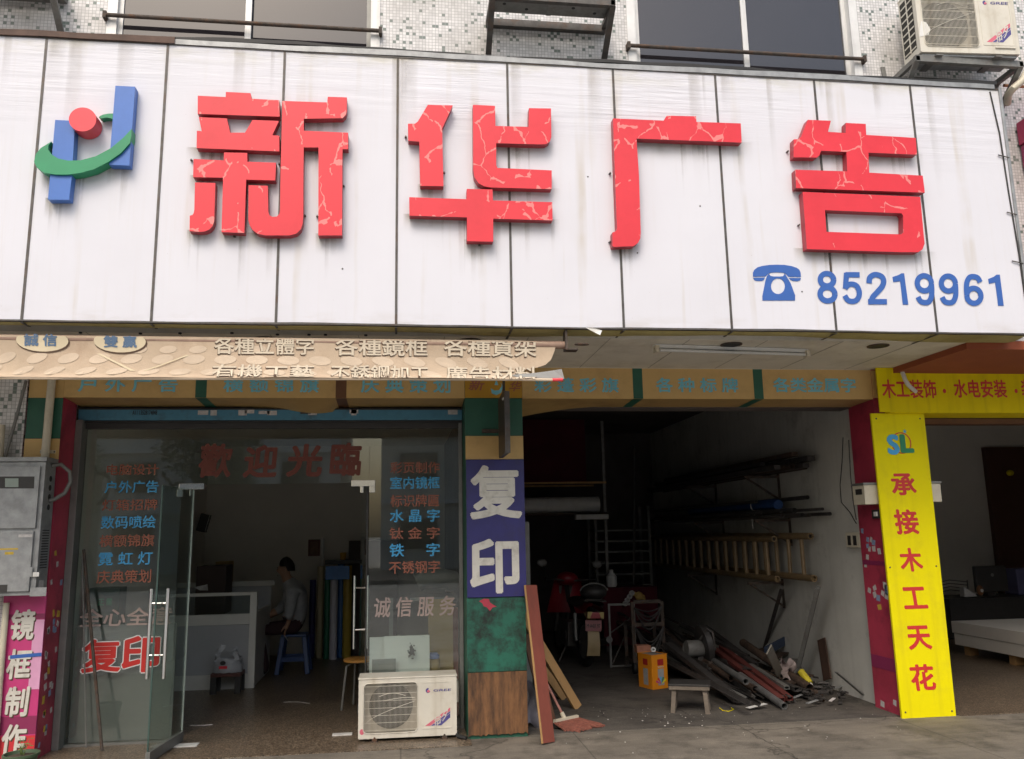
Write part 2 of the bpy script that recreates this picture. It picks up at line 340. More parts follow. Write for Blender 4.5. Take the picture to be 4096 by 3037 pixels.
def concrete(name, col, joints=0, grit=1.0):
    m = mat(name, col, .8, 0, .25, 1.1, dirt=((col[0]*.42, col[1]*.42, col[2]*.42), .8, 2.6), bump=.35, bscale=45)
    t = m.node_tree; L = t.links.new; b = t.nodes['Principled BSDF']; tc = [n for n in t.nodes if n.type == 'TEX_COORD'][0]
    src = b.inputs['Base Color'].links[0].from_socket
    n = node(t, 'ShaderNodeTexNoise'); n.inputs['Scale'].default_value = 130; n.inputs['Detail'].default_value = 3; L(tc.outputs['Object'], n.inputs['Vector'])
    r = node(t, 'ShaderNodeMapRange'); r.inputs['From Min'].default_value = .3; r.inputs['From Max'].default_value = .7; r.inputs['To Min'].default_value = 1-.3*grit; r.inputs['To Max'].default_value = 1+.3*grit; L(n.outputs[0], r.inputs[0])
    mp2 = node(t, 'ShaderNodeMapping'); L(tc.outputs['Object'], mp2.inputs[0]); mp2.inputs['Scale'].default_value = (.8, 5, 1); mp2.inputs['Rotation'].default_value = (0,0,.12)
    n2 = node(t, 'ShaderNodeTexNoise'); n2.inputs['Scale'].default_value = 1.6; n2.inputs['Detail'].default_value = 9; n2.inputs['Roughness'].default_value = .7; L(mp2.outputs[0], n2.inputs['Vector'])
    r2 = node(t, 'ShaderNodeMapRange'); r2.inputs['From Min'].default_value = .35; r2.inputs['From Max'].default_value = .65; r2.inputs['To Min'].default_value = .82; r2.inputs['To Max'].default_value = 1.14; L(n2.outputs[0], r2.inputs[0])
    mu = node(t, 'ShaderNodeMath', operation='MULTIPLY'); L(r.outputs[0], mu.inputs[0]); L(r2.outputs[0], mu.inputs[1])
    s = node(t, 'ShaderNodeVectorMath', operation='SCALE'); L(src, s.inputs[0]); L(mu.outputs[0], s.inputs['Scale']); out = s.outputs[0]
    vz = node(t, 'ShaderNodeTexVoronoi', feature='DISTANCE_TO_EDGE'); vz.inputs['Scale'].default_value = .55
    nd = node(t, 'ShaderNodeTexNoise'); nd.inputs['Scale'].default_value = 3; nd.inputs['Detail'].default_value = 5; L(tc.outputs['Object'], nd.inputs['Vector'])
    ns = node(t, 'ShaderNodeVectorMath', operation='SCALE'); L(nd.outputs['Color'], ns.inputs[0]); ns.inputs['Scale'].default_value = .5
    na = node(t, 'ShaderNodeVectorMath', operation='ADD'); L(ns.outputs[0], na.inputs[0]); L(tc.outputs['Object'], na.inputs[1]); L(na.outputs[0], vz.inputs['Vector'])
    ck = node(t, 'ShaderNodeMapRange'); ck.inputs['From Min'].default_value = .0; ck.inputs['From Max'].default_value = .007; ck.inputs['To Min'].default_value = .4; ck.inputs['To Max'].default_value = 1; L(vz.outputs[0], ck.inputs[0])
    no = node(t, 'ShaderNodeTexNoise'); no.inputs['Scale'].default_value = 2.1; no.inputs['Detail'].default_value = 7; no.inputs['Roughness'].default_value = .6; L(tc.outputs['Object'], no.inputs['Vector'])
    oi = node(t, 'ShaderNodeMapRange'); oi.inputs['From Min'].default_value = .54; oi.inputs['From Max'].default_value = .68; oi.inputs['To Min'].default_value = 1; oi.inputs['To Max'].default_value = .55; L(no.outputs[0], oi.inputs[0])
    mm = node(t, 'ShaderNodeMath', operation='MULTIPLY'); L(ck.outputs[0], mm.inputs[0]); L(oi.outputs[0], mm.inputs[1])
    s3 = node(t, 'ShaderNodeVectorMath', operation='SCALE'); L(out, s3.inputs[0]); L(mm.outputs[0], s3.inputs['Scale']); out = s3.outputs[0]
    if joints:
        bt = node(t, 'ShaderNodeTexBrick'); bt.offset = 0; bt.inputs['Scale'].default_value = 1; bt.inputs['Brick Width'].default_value = joints; bt.inputs['Row Height'].default_value = joints
        bt.inputs['Mortar Size'].default_value = .006; L(tc.outputs['Object'], bt.inputs['Vector'])
        q = node(t, 'ShaderNodeMix', data_type='RGBA'); f = node(t, 'ShaderNodeMath', operation='MULTIPLY'); L(bt.outputs['Fac'], f.inputs[0]); f.inputs[1].default_value = .5
        L(f.outputs[0], q.inputs['Factor']); L(out, q.inputs['A']); q.inputs['B'].default_value = (.03,.028,.025,1); out = q.outputs['Result']
    L(out, b.inputs['Base Color']); return m
K['pave'] = concrete('pavement_concrete', (.178,.158,.13), 1.4)
K['shopfloor'] = concrete('oily_workshop_floor', (.095,.085,.074), 0)
K['bounce_road'] = concrete('pale_bounce_road', (.45,.44,.41), 4)  # unseen road, made pale to bounce fill light under the soffit
def terrazzo(name, base, a, b_, sc=120, gloss=.35):
    m = mat(name, base, gloss, 0, .15, 1.5); t = m.node_tree; L = t.links.new; b = t.nodes['Principled BSDF']; tc = [n for n in t.nodes if n.type == 'TEX_COORD'][0]
    v = node(t, 'ShaderNodeTexVoronoi'); v.inputs['Scale'].default_value = sc; L(tc.outputs['Object'], v.inputs['Vector'])
    cr = node(t, 'ShaderNodeValToRGB'); L(v.outputs['Color'], cr.inputs[0]); e = cr.color_ramp.elements
    e[0].position = .2; e[0].color = (*a, 1); e[1].position = .75; e[1].color = (*b_, 1); k = e.new(.5); k.color = (*base, 1)
    n = [x for x in t.nodes if x.type == 'VECT_MATH'][0]; L(cr.outputs[0], n.inputs[0]); return m
K['terrazzo'] = terrazzo('brown_terrazzo', (.115,.08,.052), (.03,.024,.02), (.25,.2,.145))

def sign_face_mat():
    m = bpy.data.materials.new('white_sign_flex'); m.use_nodes = True; t = m.node_tree; L = t.links.new; b = t.nodes['Principled BSDF']; b.inputs['Roughness'].default_value = .5
    b.inputs['Specular IOR Level'].default_value = .3
    tc = node(t, 'ShaderNodeTexCoord'); sp = node(t, 'ShaderNodeSeparateXYZ'); L(tc.outputs['Object'], sp.inputs[0])
    def nz(scale, detail, sx=(1,1,1), rough=.6):
        mp = node(t, 'ShaderNodeMapping'); mp.inputs['Scale'].default_value = sx; L(tc.outputs['Object'], mp.inputs[0])
        n = node(t, 'ShaderNodeTexNoise'); n.inputs['Scale'].default_value = scale; n.inputs['Detail'].default_value = detail; n.inputs['Roughness'].default_value = rough; L(mp.outputs[0], n.inputs['Vector']); return n.outputs[0]
    def mr(s, a, b_, c, d):
        n = node(t, 'ShaderNodeMapRange'); n.inputs['From Min'].default_value = a; n.inputs['From Max'].default_value = b_; n.inputs['To Min'].default_value = c; n.inputs['To Max'].default_value = d; L(s, n.inputs[0]); return n.outputs[0]
    def ma(op, x, y):
        n = node(t, 'ShaderNodeMath', operation=op); L(x, n.inputs[0])
        if isinstance(y, (int, float)): n.inputs[1].default_value = y
        else: L(y, n.inputs[1])
        return n.outputs[0]
    z = sp.outputs[2]; zo = node(t, 'ShaderNodeMath', operation='ADD'); L(z, zo.inputs[0]); zo.inputs[1].default_value = 3.05; z = zo.outputs[0]; out = None   # object origin sits at the lower hem
    base = node(t, 'ShaderNodeMix', data_type='RGBA'); L(mr(nz(1.3, 4), .3, .7, 0, 1), base.inputs['Factor']); base.inputs['A'].default_value = (.72,.725,.785,1); base.inputs['B'].default_value = (.685,.688,.745,1); out = base.outputs['Result']
    def layer(fac, c):
        nonlocal out
        q = node(t, 'ShaderNodeMix', data_type='RGBA'); L(fac, q.inputs['Factor']); L(out, q.inputs['A']); q.inputs['B'].default_value = (*c, 1); out = q.outputs['Result']
    # fine rain streaks and a few broad brown runs
    layer(ma('MULTIPLY', mr(nz(1, 5, (22, 1, .45)), .52, .82, 0, .3), mr(nz(.8, 3), .45, .65, 0, 1)), (.55,.5,.43))
    layer(ma('MULTIPLY', mr(nz(1, 3, (5.5, 1, .3)), .58, .74, 0, .5), mr(nz(2, 3), .4, .6, .2, 1)), (.50,.44,.34))
    # grime held under the top flashing and along the lower hem
    top = ma('MULTIPLY', mr(z, 4.93, 5.08, 0, 1), mr(nz(2.2, 5, (1, 1, 3)), .45, .66, 0, .45)); layer(top, (.4,.37,.18))
    layer(ma('MULTIPLY', mr(z, 3.16, 3.03, 0, 1), mr(nz(4, 6, (.6, 1, 2)), .5, .66, 0, .5)), (.5,.46,.42))
    layer(mr(nz(60, 2), .74, .78, 0, .6), (.3,.27,.25))
    L(out, b.inputs['Base Color'])
    # sideways creases in the upper half of the flex
    cre = nz(1, 7, (.9, 1, 16), .62); cre2 = nz(1, 4, (2.5, 1, 1.2), .5)
    mask = ma('MULTIPLY', mr(z, 4.35, 4.75, 0, 1), mr(nz(.55, 2), .42, .58, 0, 1))
    h = ma('ADD', ma('MULTIPLY', cre, mask), ma('MULTIPLY', cre2, .4))
    bp = node(t, 'ShaderNodeBump'); bp.inputs['Strength'].default_value = .55; bp.inputs['Distance'].default_value = .03; L(h, bp.inputs['Height']); L(bp.outputs[0], b.inputs['Normal'])
    return m
K['flex'] = sign_face_mat()
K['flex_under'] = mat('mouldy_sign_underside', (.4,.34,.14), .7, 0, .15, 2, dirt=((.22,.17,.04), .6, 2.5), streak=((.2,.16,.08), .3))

def letter_mat(name, col, peel):
    """painted face with pale branching glue cracks, most of them near the upper strokes"""
    m = mat(name, col, .42, 0, .05, 2.5, dirt=((col[0]*.8, col[1]*.55, col[2]*.6), .4, 1.6)); t = m.node_tree; L = t.links.new; b = t.nodes['Principled BSDF']
    tc = [n for n in t.nodes if n.type == 'TEX_COORD'][0]; src = b.inputs['Base Color'].links[0].from_socket
    nw = node(t, 'ShaderNodeTexNoise'); nw.inputs['Scale'].default_value = 7; nw.inputs['Detail'].default_value = 3; L(tc.outputs['Object'], nw.inputs['Vector'])
    wv = node(t, 'ShaderNodeVectorMath', operation='SCALE'); L(nw.outputs['Color'], wv.inputs[0]); wv.inputs['Scale'].default_value = .14
    av = node(t, 'ShaderNodeVectorMath', operation='ADD'); L(tc.outputs['Object'], av.inputs[0]); L(wv.outputs[0], av.inputs[1])
    mp = node(t, 'ShaderNodeMapping'); mp.inputs['Scale'].default_value = (1, .01, .62); L(av.outputs[0], mp.inputs[0])
    v = node(t, 'ShaderNodeTexVoronoi', feature='DISTANCE_TO_EDGE'); v.inputs['Scale'].default_value = 5.5; L(mp.outputs[0], v.inputs['Vector'])
    nw2 = node(t, 'ShaderNodeTexNoise'); nw2.inputs['Scale'].default_value = 16; nw2.inputs['Detail'].default_value = 4; L(tc.outputs['Object'], nw2.inputs['Vector'])
    th = node(t, 'ShaderNodeMapRange'); th.inputs['From Min'].default_value = .35; th.inputs['From Max'].default_value = .75; th.inputs['To Min'].default_value = .004; th.inputs['To Max'].default_value = .05; L(nw2.outputs[0], th.inputs[0])
    lt = node(t, 'ShaderNodeMath', operation='LESS_THAN'); L(v.outputs[0], lt.inputs[0]); L(th.outputs[0], lt.inputs[1])
    n2 = node(t, 'ShaderNodeTexNoise'); n2.inputs['Scale'].default_value = 2.6; n2.inputs['Detail'].default_value = 2; L(tc.outputs['Object'], n2.inputs['Vector'])
    sp = node(t, 'ShaderNodeSeparateXYZ'); L(tc.outputs['Object'], sp.inputs[0])
    hz = node(t, 'ShaderNodeMapRange'); hz.inputs['From Min'].default_value = .6; hz.inputs['From Max'].default_value = 1.65; hz.inputs['To Min'].default_value = -.05; hz.inputs['To Max'].default_value = .13; L(sp.outputs[2], hz.inputs[0])
    ad = node(t, 'ShaderNodeMath', operation='ADD'); L(n2.outputs[0], ad.inputs[0]); L(hz.outputs[0], ad.inputs[1])
    gt = node(t, 'ShaderNodeMath', operation='GREATER_THAN'); L(ad.outputs[0], gt.inputs[0]); gt.inputs[1].default_value = .5
    f = node(t, 'ShaderNodeMath', operation='MULTIPLY'); L(lt.outputs[0], f.inputs[0]); L(gt.outputs[0], f.inputs[1])
    nb = node(t, 'ShaderNodeTexNoise'); nb.inputs['Scale'].default_value = 6; nb.inputs['Detail'].default_value = 4; L(tc.outputs['Object'], nb.inputs['Vector'])
    gb_ = node(t, 'ShaderNodeMath', operation='GREATER_THAN'); L(nb.outputs[0], gb_.inputs[0]); gb_.inputs[1].default_value = .47
    fb_ = node(t, 'ShaderNodeMath', operation='MULTIPLY'); L(f.outputs[0], fb_.inputs[0]); L(gb_.outputs[0], fb_.inputs[1]); f = fb_
    f2 = node(t, 'ShaderNodeMath', operation='MULTIPLY'); L(f.outputs[0], f2.inputs[0]); f2.inputs[1].default_value = .5
    q = node(t, 'ShaderNodeMix', data_type='RGBA'); L(f2.outputs[0], q.inputs['Factor']); L(src, q.inputs['A']); q.inputs['B'].default_value = (*peel, 1); L(q.outputs['Result'], b.inputs['Base Color'])
    return m
K['letter_red'] = letter_mat('peeling_red_acrylic', (.74,.034,.052), (.82,.42,.38))
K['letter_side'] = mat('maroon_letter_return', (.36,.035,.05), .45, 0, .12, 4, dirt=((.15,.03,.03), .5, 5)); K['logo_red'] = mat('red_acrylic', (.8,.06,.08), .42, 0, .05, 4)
K['logo_blue'] = mat('blue_acrylic', (.06,.17,.52), .42, 0, .08, 4)
K['logo_green'] = mat('green_acrylic', (.022,.27,.12), .42, 0, .1, 4)
K['print_blue'] = mat('blue_print', (.035,.12,.42), .5, 0, .06, 5)
def banner_mat():
    m = mat('sun_bleached_canvas', (.56,.44,.32), .85, 0, .12, 2, dirt=((.42,.29,.2), .6, 1.8), bump=.15, bscale=180, streak=((.4,.3,.2), .25))
    return m
K['canvas'] = banner_mat()
K['canvas_pale'] = mat('pale_print', (.63,.51,.385), .85, 0, .1, 3, bump=.12, bscale=180)
K['canvas_cream'] = mat('cream_print', (.7,.6,.42), .85, 0, .08, 3)
K['canvas_letter'] = mat('ivory_print', (.66,.575,.45), .85, 0, .1, 5)
K['canvas_shade'] = mat('brown_print', (.1,.06,.04), .85, 0, .1, 5)
K['canvas_blue'] = mat('slate_blue_print', (.12,.19,.3), .85, 0, .1, 5)
K['grey_cloth'] = mat('grey_backing', (.34,.34,.33), .8, 0, .15, 4)
K['clear'] = glass_mat('shop_glass')
K['clear_door'] = glass_mat('door_glass', (.86,.92,.9), .035)

# ------------------------------------------------------------------ ground
gz = -.15
struct('ground', MB().add([(-600,-700,gz-.02),(600,-700,gz-.02),(600,500,gz-.02),(-600,500,gz-.02)], [(0,1,2,3)]), K['bounce_road'])
struct('pavement', MB().box(-60, 60, -3.4, 8, gz-.012, 0), K['pave'], bevel=.02)
struct('pavement', MB().box(-60, 60, -32, -24, gz-.012, 0), K['pave'], bevel=.02)
mk = MB()
for k in range(-8, 9): mk.add([(k*6-1.5,-16.6,gz-.016),(k*6+1.5,-16.6,gz-.016),(k*6+1.5,-16.45,gz-.016),(k*6-1.5,-16.45,gz-.016)], [(0,1,2,3)])
struct('road_marking', mk, K['white'])
struct('shop_floor', MB().box(-2.76, .55, -.2, 5.4, -.02, .005), K['terrazzo'])
struct('workshop_floor', MB().box(.98, 4.4, .05, 7.2, -.02, .005), K['shopfloor'])
struct('neighbour_floor', MB().box(4.78, 10.8, -.05, 7.2, -.02, .005), K['terrazzo'])

# ------------------------------------------------------------------ the building
YW = -1.1
bld = thing('shop_building', 'mosaic tiled shop building with two open ground floor bays', 'building', (1, 0, 0))
wall = MB()
wins = [(-6.19,-4.18), (-2.20,-.19), (1.79,3.80), (5.78,7.79)]
xs = -9.0
for a, b in wins:
    wall.box(xs, a, YW, YW+.25, 3.05, 6.9); xs = b
wall.box(xs, 12.0, YW, YW+.25, 3.05, 6.9)
for a, b in wins: wall.box(a, b, YW+.003, YW+.25, 3.05, 5.2)
wall.box(-9, 12, YW, YW+.25, 6.9, 8.6)
mesh_obj('upper_wall', wall, K['mosaic'], bld)
for i, (a, b) in enumerate(wins):
    fr = MB(); y0, y1 = YW+.005, YW+.12; zb, zt = 5.2, 6.9
    fr.box(a, a+.07, YW-.012, y1, zb, zt).box(b-.07, b, YW-.012, y1, zb, zt)
    fr.box(a+.06, b-.06, y0, y1, zb, zb+.07).box(a+.06, b-.06, y0, y1, zt-.07, zt)
    mid = (a+b)/2
    wn = mesh_obj('window', fr, K['alu'], bld)
    for k, (c, d, dy) in enumerate(((a+.06, mid+.03, 0), (mid-.03, b-.06, .035))):
        st = MB(); ya = y0+.012+dy
        st.box(c, c+.045, ya, ya+.03, zb+.07, zt-.07).box(d-.045, d, ya, ya+.03, zb+.07, zt-.07)
        st.box(c+.045, d-.045, ya, ya+.03, zb+.07, zb+.115).box(c+.045, d-.045, ya, ya+.03, zt-.115, zt-.07)
        mesh_obj('sash', st, K['alu'] if k == 0 or i != 1 else K['alu_dark'], wn)
        mesh_obj('pane', MB().box(c+.045, d-.045, ya+.012, ya+.018, zb+.115, zt-.115), K['tint'], wn)
    rl = MB().tube([(a-.01, YW-.045, 5.452), (b+.01, YW-.045, 5.452)], .016, 10)
    for xx in (a-.005, b+.005): rl.box(xx-.012, xx+.012, YW-.06, YW, 5.425, 5.48)
    mesh_obj('safety_rail', rl, K['rust'], bld, smooth=True)
# slab over the arcade + soffit
mesh_obj('floor_slab', MB().box(-9, 12, YW+.25, 8, 3.3, 3.5), K['dark_wall'], bld)
mesh_obj('soffit', MB().box(-3.6, 4.44, YW-.02, .002, 3.041, 3.1), K['soffit'], bld)
sj = MB()
for k in range(-5, 7): sj.box(.3+k*.62, .304+k*.62, YW-.02, 0, 3.0385, 3.0405)
mesh_obj('soffit_joint', sj, mat('soffit_joint', (.3,.28,.24), .9), bld)
for i, (px, py) in enumerate(((1880, 1362), (1065, 1356), (2925, 1377), (3512, 1383))):
    p = atZ(px, py, 3.04)
    d = mesh_obj('downlight', MB().lathe([(.085, 0), (.085, -.006), (.07, -.006), (.068, .03)], (p.x, p.y, 3.0385), 20), K['rust'], bld)
    mesh_obj('recess', MB().lathe([(.066, 0), (.066, -.003)], (p.x, p.y, 3.036), 20), K['black'], d)
for px, py in ((322,1329),(562,1332),(720,1331),(928,1330),(1110,1336),(1236,1337),(1302,1337),(1463,1339)):
    p = atZ(px, py, 3.04); mesh_obj('screw_anchor', MB().lathe([(.012,0),(.012,-.01),(.004,-.012)], (p.x,p.y,3.04), 8), K['black'], bld)
mesh_obj('neighbour_soffit', MB().box(4.44, 9.5, YW-.02, .002, 2.99, 3.06), K['brick_red'], bld)
# interior shells
mesh_obj('party_wall', MB().box(-3.0, -2.76, .3, 5.5, 0, 3.3), K['inner_white'], bld)
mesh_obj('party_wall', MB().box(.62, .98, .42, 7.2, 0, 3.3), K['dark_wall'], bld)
mesh_obj('party_wall', MB().box(4.34, 4.74, .44, 7.2, 0, 3.3), K['plaster'], bld)
mesh_obj('party_wall', MB().box(10.8, 11.1, .3, 7.2, 0, 3.3), K['inner_white'], bld)
mesh_obj('back_wall', MB().box(-3.0, .62, 5.4, 5.6, 0, 3.3), K['inner_white'], bld)
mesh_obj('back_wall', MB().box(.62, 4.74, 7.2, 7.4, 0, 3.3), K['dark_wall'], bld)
mesh_obj('back_wall', MB().box(4.74, 11.1, 6.0, 6.2, 0, 3.3), K['inner_white'], bld)
mesh_obj('ceiling', MB().box(-3.0, .62, .42, 5.4, 2.92, 3.3), K['inner_white'], bld)
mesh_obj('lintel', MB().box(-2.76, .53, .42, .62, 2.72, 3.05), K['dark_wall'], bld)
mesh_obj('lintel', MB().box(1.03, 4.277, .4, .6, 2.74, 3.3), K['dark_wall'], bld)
mesh_obj('lower_wall', MB().box(-9, -3.0, 0, .25, 0, 3.04), K['mosaic_low'], bld)
mesh_obj('lower_wall', MB().box(9.0, 12, 0, .25, 0, 3.04), K['mosaic_low'], bld)
mesh_obj('back_door', MB().box(9.77, 10.79, 5.9, 5.998, 0, 2.9), mat('dark_red_door', (.09,.035,.02), .5), bld)

# pillars with their cladding
def stickers(root, spots, face):
    for i, (a, b, w_, h_, kind) in enumerate(spots):
        ang = rnd.uniform(-.35, .35); c, s_ = math.cos(ang), math.sin(ang); q = []
        for u, v in ((-1,-1),(1,-1),(1,1),(-1,1)):
            du = (u*w_*c - v*h_*s_)/2 + rnd.uniform(-.004,.004); dv = (u*w_*s_ + v*h_*c)/2 + rnd.uniform(-.004,.004)
            q.append(face(a+du, b+dv))
        n = (q[1]-q[0]).cross(q[3]-q[0]).normalized()
        mesh_obj('sticker', MB().prism([p + n*.002 for p in q], n*-.0018), K[kind], root)
def scatter(n, u0, u1, v0, v1):
    out = []
    for i in range(n):
        out.append((rnd.uniform(u0, u1), rnd.uniform(v0, v1), rnd.uniform(.028,.05), rnd.uniform(.03,.05), rnd.choice(['paper','paper','paper_blue','paper','paper_blue','paper_yel'])))
    return out
pl = mesh_obj('pillar', MB().box(-2.985, -2.722, .006, .3, 0, 3.04), K['crimson'], bld)
mesh_obj('cladding_panel', MB().box(-2.985, -2.7215, -.004, .005, 2.76, 3.035), K['mustard'], pl, bevel=.002)
mesh_obj('cladding_panel', MB().box(-2.985, -2.7205, -.003, .005, 2.43, 2.758), K['green'], pl, bevel=.002)
mesh_obj('cladding_panel', MB().box(-2.985, -2.7215, -.004, .005, 2.235, 2.428), K['mustard'], pl, bevel=.002)
stickers(pl, [(.05+rnd.random()*.2, rnd.uniform(.1,1.55), rnd.uniform(.03,.05), rnd.uniform(.035,.06), rnd.choice(['paper','paper','paper_blue','paper','paper_yel'])) for i in range(30)], lambda a, b: Vector((-2.722, a, b)))
pm = mesh_obj('pillar', MB().box(.535, 1.02, .012, .42, 0, 3.04), K['green'], bld)
mesh_obj('cladding_panel', MB().box(.53, 1.026, .002, .011, 2.44, 2.765), K['green'], pm, bevel=.002)
mesh_obj('cladding_panel', MB().box(.532, 1.028, -.006, .011, 2.238, 2.438), K['mustard'], pm, bevel=.002)
gb = mesh_obj('cladding_panel', MB().box(.532, 1.02, -.004, .011, .512, 1.098), K['green_worn'], pm, bevel=.002)
gb['label'] = 'scuffed green board'
sp_ = [atY(1450+x/2.405, 2350+y/2.405, -.006) for x, y in [(1120,132),(1168,108),(1216,112),(1226,145),(1255,165),(1292,186),(1252,192),(1226,226),(1196,192),(1166,182),(1152,152)]]
mesh_obj('paint_splash', MB().prism(sp_, (0,.0015,0)), mat('red_paint_splash', (.42,.04,.07), .6), gb)
wb = []
for i in range(25): wb.append((.536+.484*i/24, -.004, .012+.018*abs(math.sin(i*1.3))+.012*rnd.random()))
mesh_obj('kick_board', MB().prism([(.536,-.004,.508),(1.018,-.004,.508)] + wb[::-1], (0,.012,0)), K['ply'], pm)
pr = mesh_obj('pillar', MB().box(4.277, 4.745, .0, .44, 0, 3.04), K['crimson'], bld)
mesh_obj('cap_panel', MB().box(4.2785, 4.36, -.012, -.002, 2.776, 3.03), K['mustard'], pr)
mesh_obj('plum_band', MB().box(4.2745, 4.2765, .004, .436, .36, .47), K['plum'], pr)
mesh_obj('plum_band', MB().box(4.2745, 4.2765, .004, .436, 1.27, 1.31), K['plum'], pr)
stickers(pr, [(rnd.uniform(.06,.4), rnd.uniform(.98,1.62), rnd.uniform(.04,.06), rnd.uniform(.035,.055), rnd.choice(['paper','paper','paper_blue','paper','paper_blue'])) for i in range(18)] + [(.12,.1,.05,.05,'paper'), (.32,.05,.06,.05,'paper'),(.22,.9,.06,.05,'paper_yel'),(.1,1.1,.05,.06,'paper')], lambda a, b: Vector((4.2765, a, b)))

# ------------------------------------------------------------------ across the street: what the glass mirrors
K['pale_render'] = mat('pale_render', (.64,.62,.58), .85, 0, .1, .6, streak=((.25,.23,.2), .4))
def block(x0, x1, y, h, label, floors, mt):
    t = thing('apartment_block', label, 'building', ((x0+x1)/2, y, 0), 'buildings across the street')
    mesh_obj('wall', MB().box(x0, x1, y-10, y, 0, h), mt, t)
    mesh_obj('roof', MB().box(x0-.3, x1+.3, y-10.3, y+.5, h, h+.35), K['brick_red'], t)
    n = int((x1-x0)/3.4)
    for f in range(floors):
        zz = h/floors*f + .9
        for i in range(n):
            c = x0 + (x1-x0)*(i+.5)/n
            wf = mesh_obj('window', MB().box(c-.95, c+.95, y, y+.06, zz, zz+1.5), K['alu_dark'], t)
            mesh_obj('pane', MB().box(c-.88, c+.88, y+.062, y+.075, zz+.07, zz+1.43), K['tint'], wf)
    for f in range(1, floors): mesh_obj('string_course', MB().box(x0, x1, y, y+.25, h/floors*f-.1, h/floors*f+.1), K['white'], t)
block(-22, -3, -34, 11.5, 'pale apartment block with a dark red roof edge across the street, left one', 4, K['pale_render'])
block(-1, 24, -33, 9.5, 'long cream three storey block across the street, right one', 3, mat('cream_render', (.64,.6,.52), .85, 0, .1, .6, streak=((.3,.27,.2), .4)))
K['leaf'] = mat('leaves', (.05,.085,.03), .7, 0, .45, 6); K['bark'] = mat('bark', (.1,.075,.05), .9, 0, .3, 8, bump=.4)
def tree(x, y, h, r, label):
    t = thing('street_tree', label, 'tree', (x, y, 0), 'trees across the street')
    tk = MB().tube([(x,y,0),(x+.05,y,h*.3),(x-.05,y+.1,h*.6)], .16, 10, r2=.08)
    cents = []
    for k in range(9):
        a = k*2.4; q = Vector((x+math.cos(a)*r*.55, y+math.sin(a)*r*.5, h*.55+h*.4*((k*37)%10)/10)); cents.append(q)
        tk.tube([(x,y+.05,h*.42), ((x+q.x)/2,(y+q.y)/2,(h*.45+q.z)/2), q], .06, 6, r2=.015)
    mesh_obj('trunk', tk, K['bark'], t, smooth=True)
    lf = MB()
    for i in range(2200):
        c = cents[i % 9]; d = Vector((rnd.gauss(0,1), rnd.gauss(0,1), rnd.gauss(0,1))).normalized()*(r*.5*rnd.random()**.4); p = c+d
        a = Vector((rnd.uniform(-1,1), rnd.uniform(-1,1), rnd.uniform(-.6,.6))).normalized(); b_ = a.cross(Vector((rnd.uniform(-1,1), rnd.uniform(-1,1), 1))).normalized()
        s_ = rnd.uniform(.1,.2); lf.add([p-a*s_, p+b_*s_*.5, p+a*s_, p-b_*s_*.5], [(0,1,2,3)])
    mesh_obj('crown', lf, K['leaf'], t, recalc=False)
tree(-7.5, -26, 6.5, 2.2, 'leafy street tree in front of the pale block across the road')
tree(4.5, -26, 5.2, 1.9, 'smaller leafy street tree before the long block across the road')
tree(-14, -27, 6.0, 2.3, 'bushy street tree at the far end of the pale block')
# ------------------------------------------------------------------ the big shop sign
YS = -1.40
sign = thing('shop_sign', 'long white shop sign with red raised characters and a blue telephone number', 'shop sign', (1.0, YS, 3.05))
mesh_obj('face', MB().box(-3.9, 4.775, YS, YS+.03, 3.052, 5.085), K['flex'], sign)
def wav(x, a, s): return a*(math.sin(x*2.1+s)+.6*math.sin(x*5.3+2*s)+.3*math.sin(x*11+s))
# underside fold, uneven back edge
und = MB(); N = 90; backs = []
prof = [(-3.9,-1.27),(-2.66,-1.278),(-.86,-1.26),(0,-1.2),(.82,-1.08),(1.35,-1.14),(1.82,-1.21),(2.4,-1.24),(2.78,-1.25),(3.4,-1.15),(4.14,-1.075),(4.775,-1.08)]
def backy(x):
    for (a, b), (c, d) in zip(prof, prof[1:]):
        if a <= x <= c:
            t = (x-a)/(c-a); t = t*t*(3-2*t); return b+(d-b)*t
    return -1.1
und.grid(lambda u, v: Vector((-3.9+8.675*u, (YS+.0305)*(1-v)+backy(-3.9+8.675*u)*v, 3.052-.02*math.sin(v*3.14)+wav(-3.9+8.675*u,.003,v))), N, 4)
und.grid(lambda u, v: Vector((-3.9+8.675*u, backy(-3.9+8.675*u)+.002, 3.052+.04*v)), N, 1)
mesh_obj('underside', und, K['flex_under'], sign, smooth=True)
for k in range(-1, 9):
    x = -2.48+.8107*k
    mesh_obj('seam_strip', MB().box(x-.0085, x+.0085, YS-.004, YS, 3.05, 5.085).box(x-.008, x+.008, YS+.001, backy(x), 3.034, 3.0375), K['steel'], sign)
# hem line, flashing, cut edges
def wavy_bar(x0, x1, y0, y1, zc, h, s, amp, n=60):
    m = MB()
    m.grid(lambda u, v: Vector((x0+(x1-x0)*u, y0, zc-h+wav(x0+(x1-x0)*u,amp,s)*.5 + (2*h+wav(x0+(x1-x0)*u,amp,s+1)*.5)*v)), n, 1)
    m.grid(lambda u, v: Vector((x0+(x1-x0)*u, y0+(y1-y0)*v, zc+h+wav(x0+(x1-x0)*u,amp,s)*.5+wav(x0+(x1-x0)*u,amp,s+1)*.5)), n, 1)
    m.grid(lambda u, v: Vector((x0+(x1-x0)*u, y0+(y1-y0)*v, zc-h+wav(x0+(x1-x0)*u,amp,s)*.5)), n, 1)
    return m
mesh_obj('hem_strip', wavy_bar(-3.9, 4.775, YS-.006, YS+.03, 3.05, .006, 2, .004), K['steel'], sign)
mesh_obj('top_flashing', wavy_bar(-1.66, 4.74, YS-.012, YS+.16, 5.106, .02, 1, .006), K['galv'], sign)
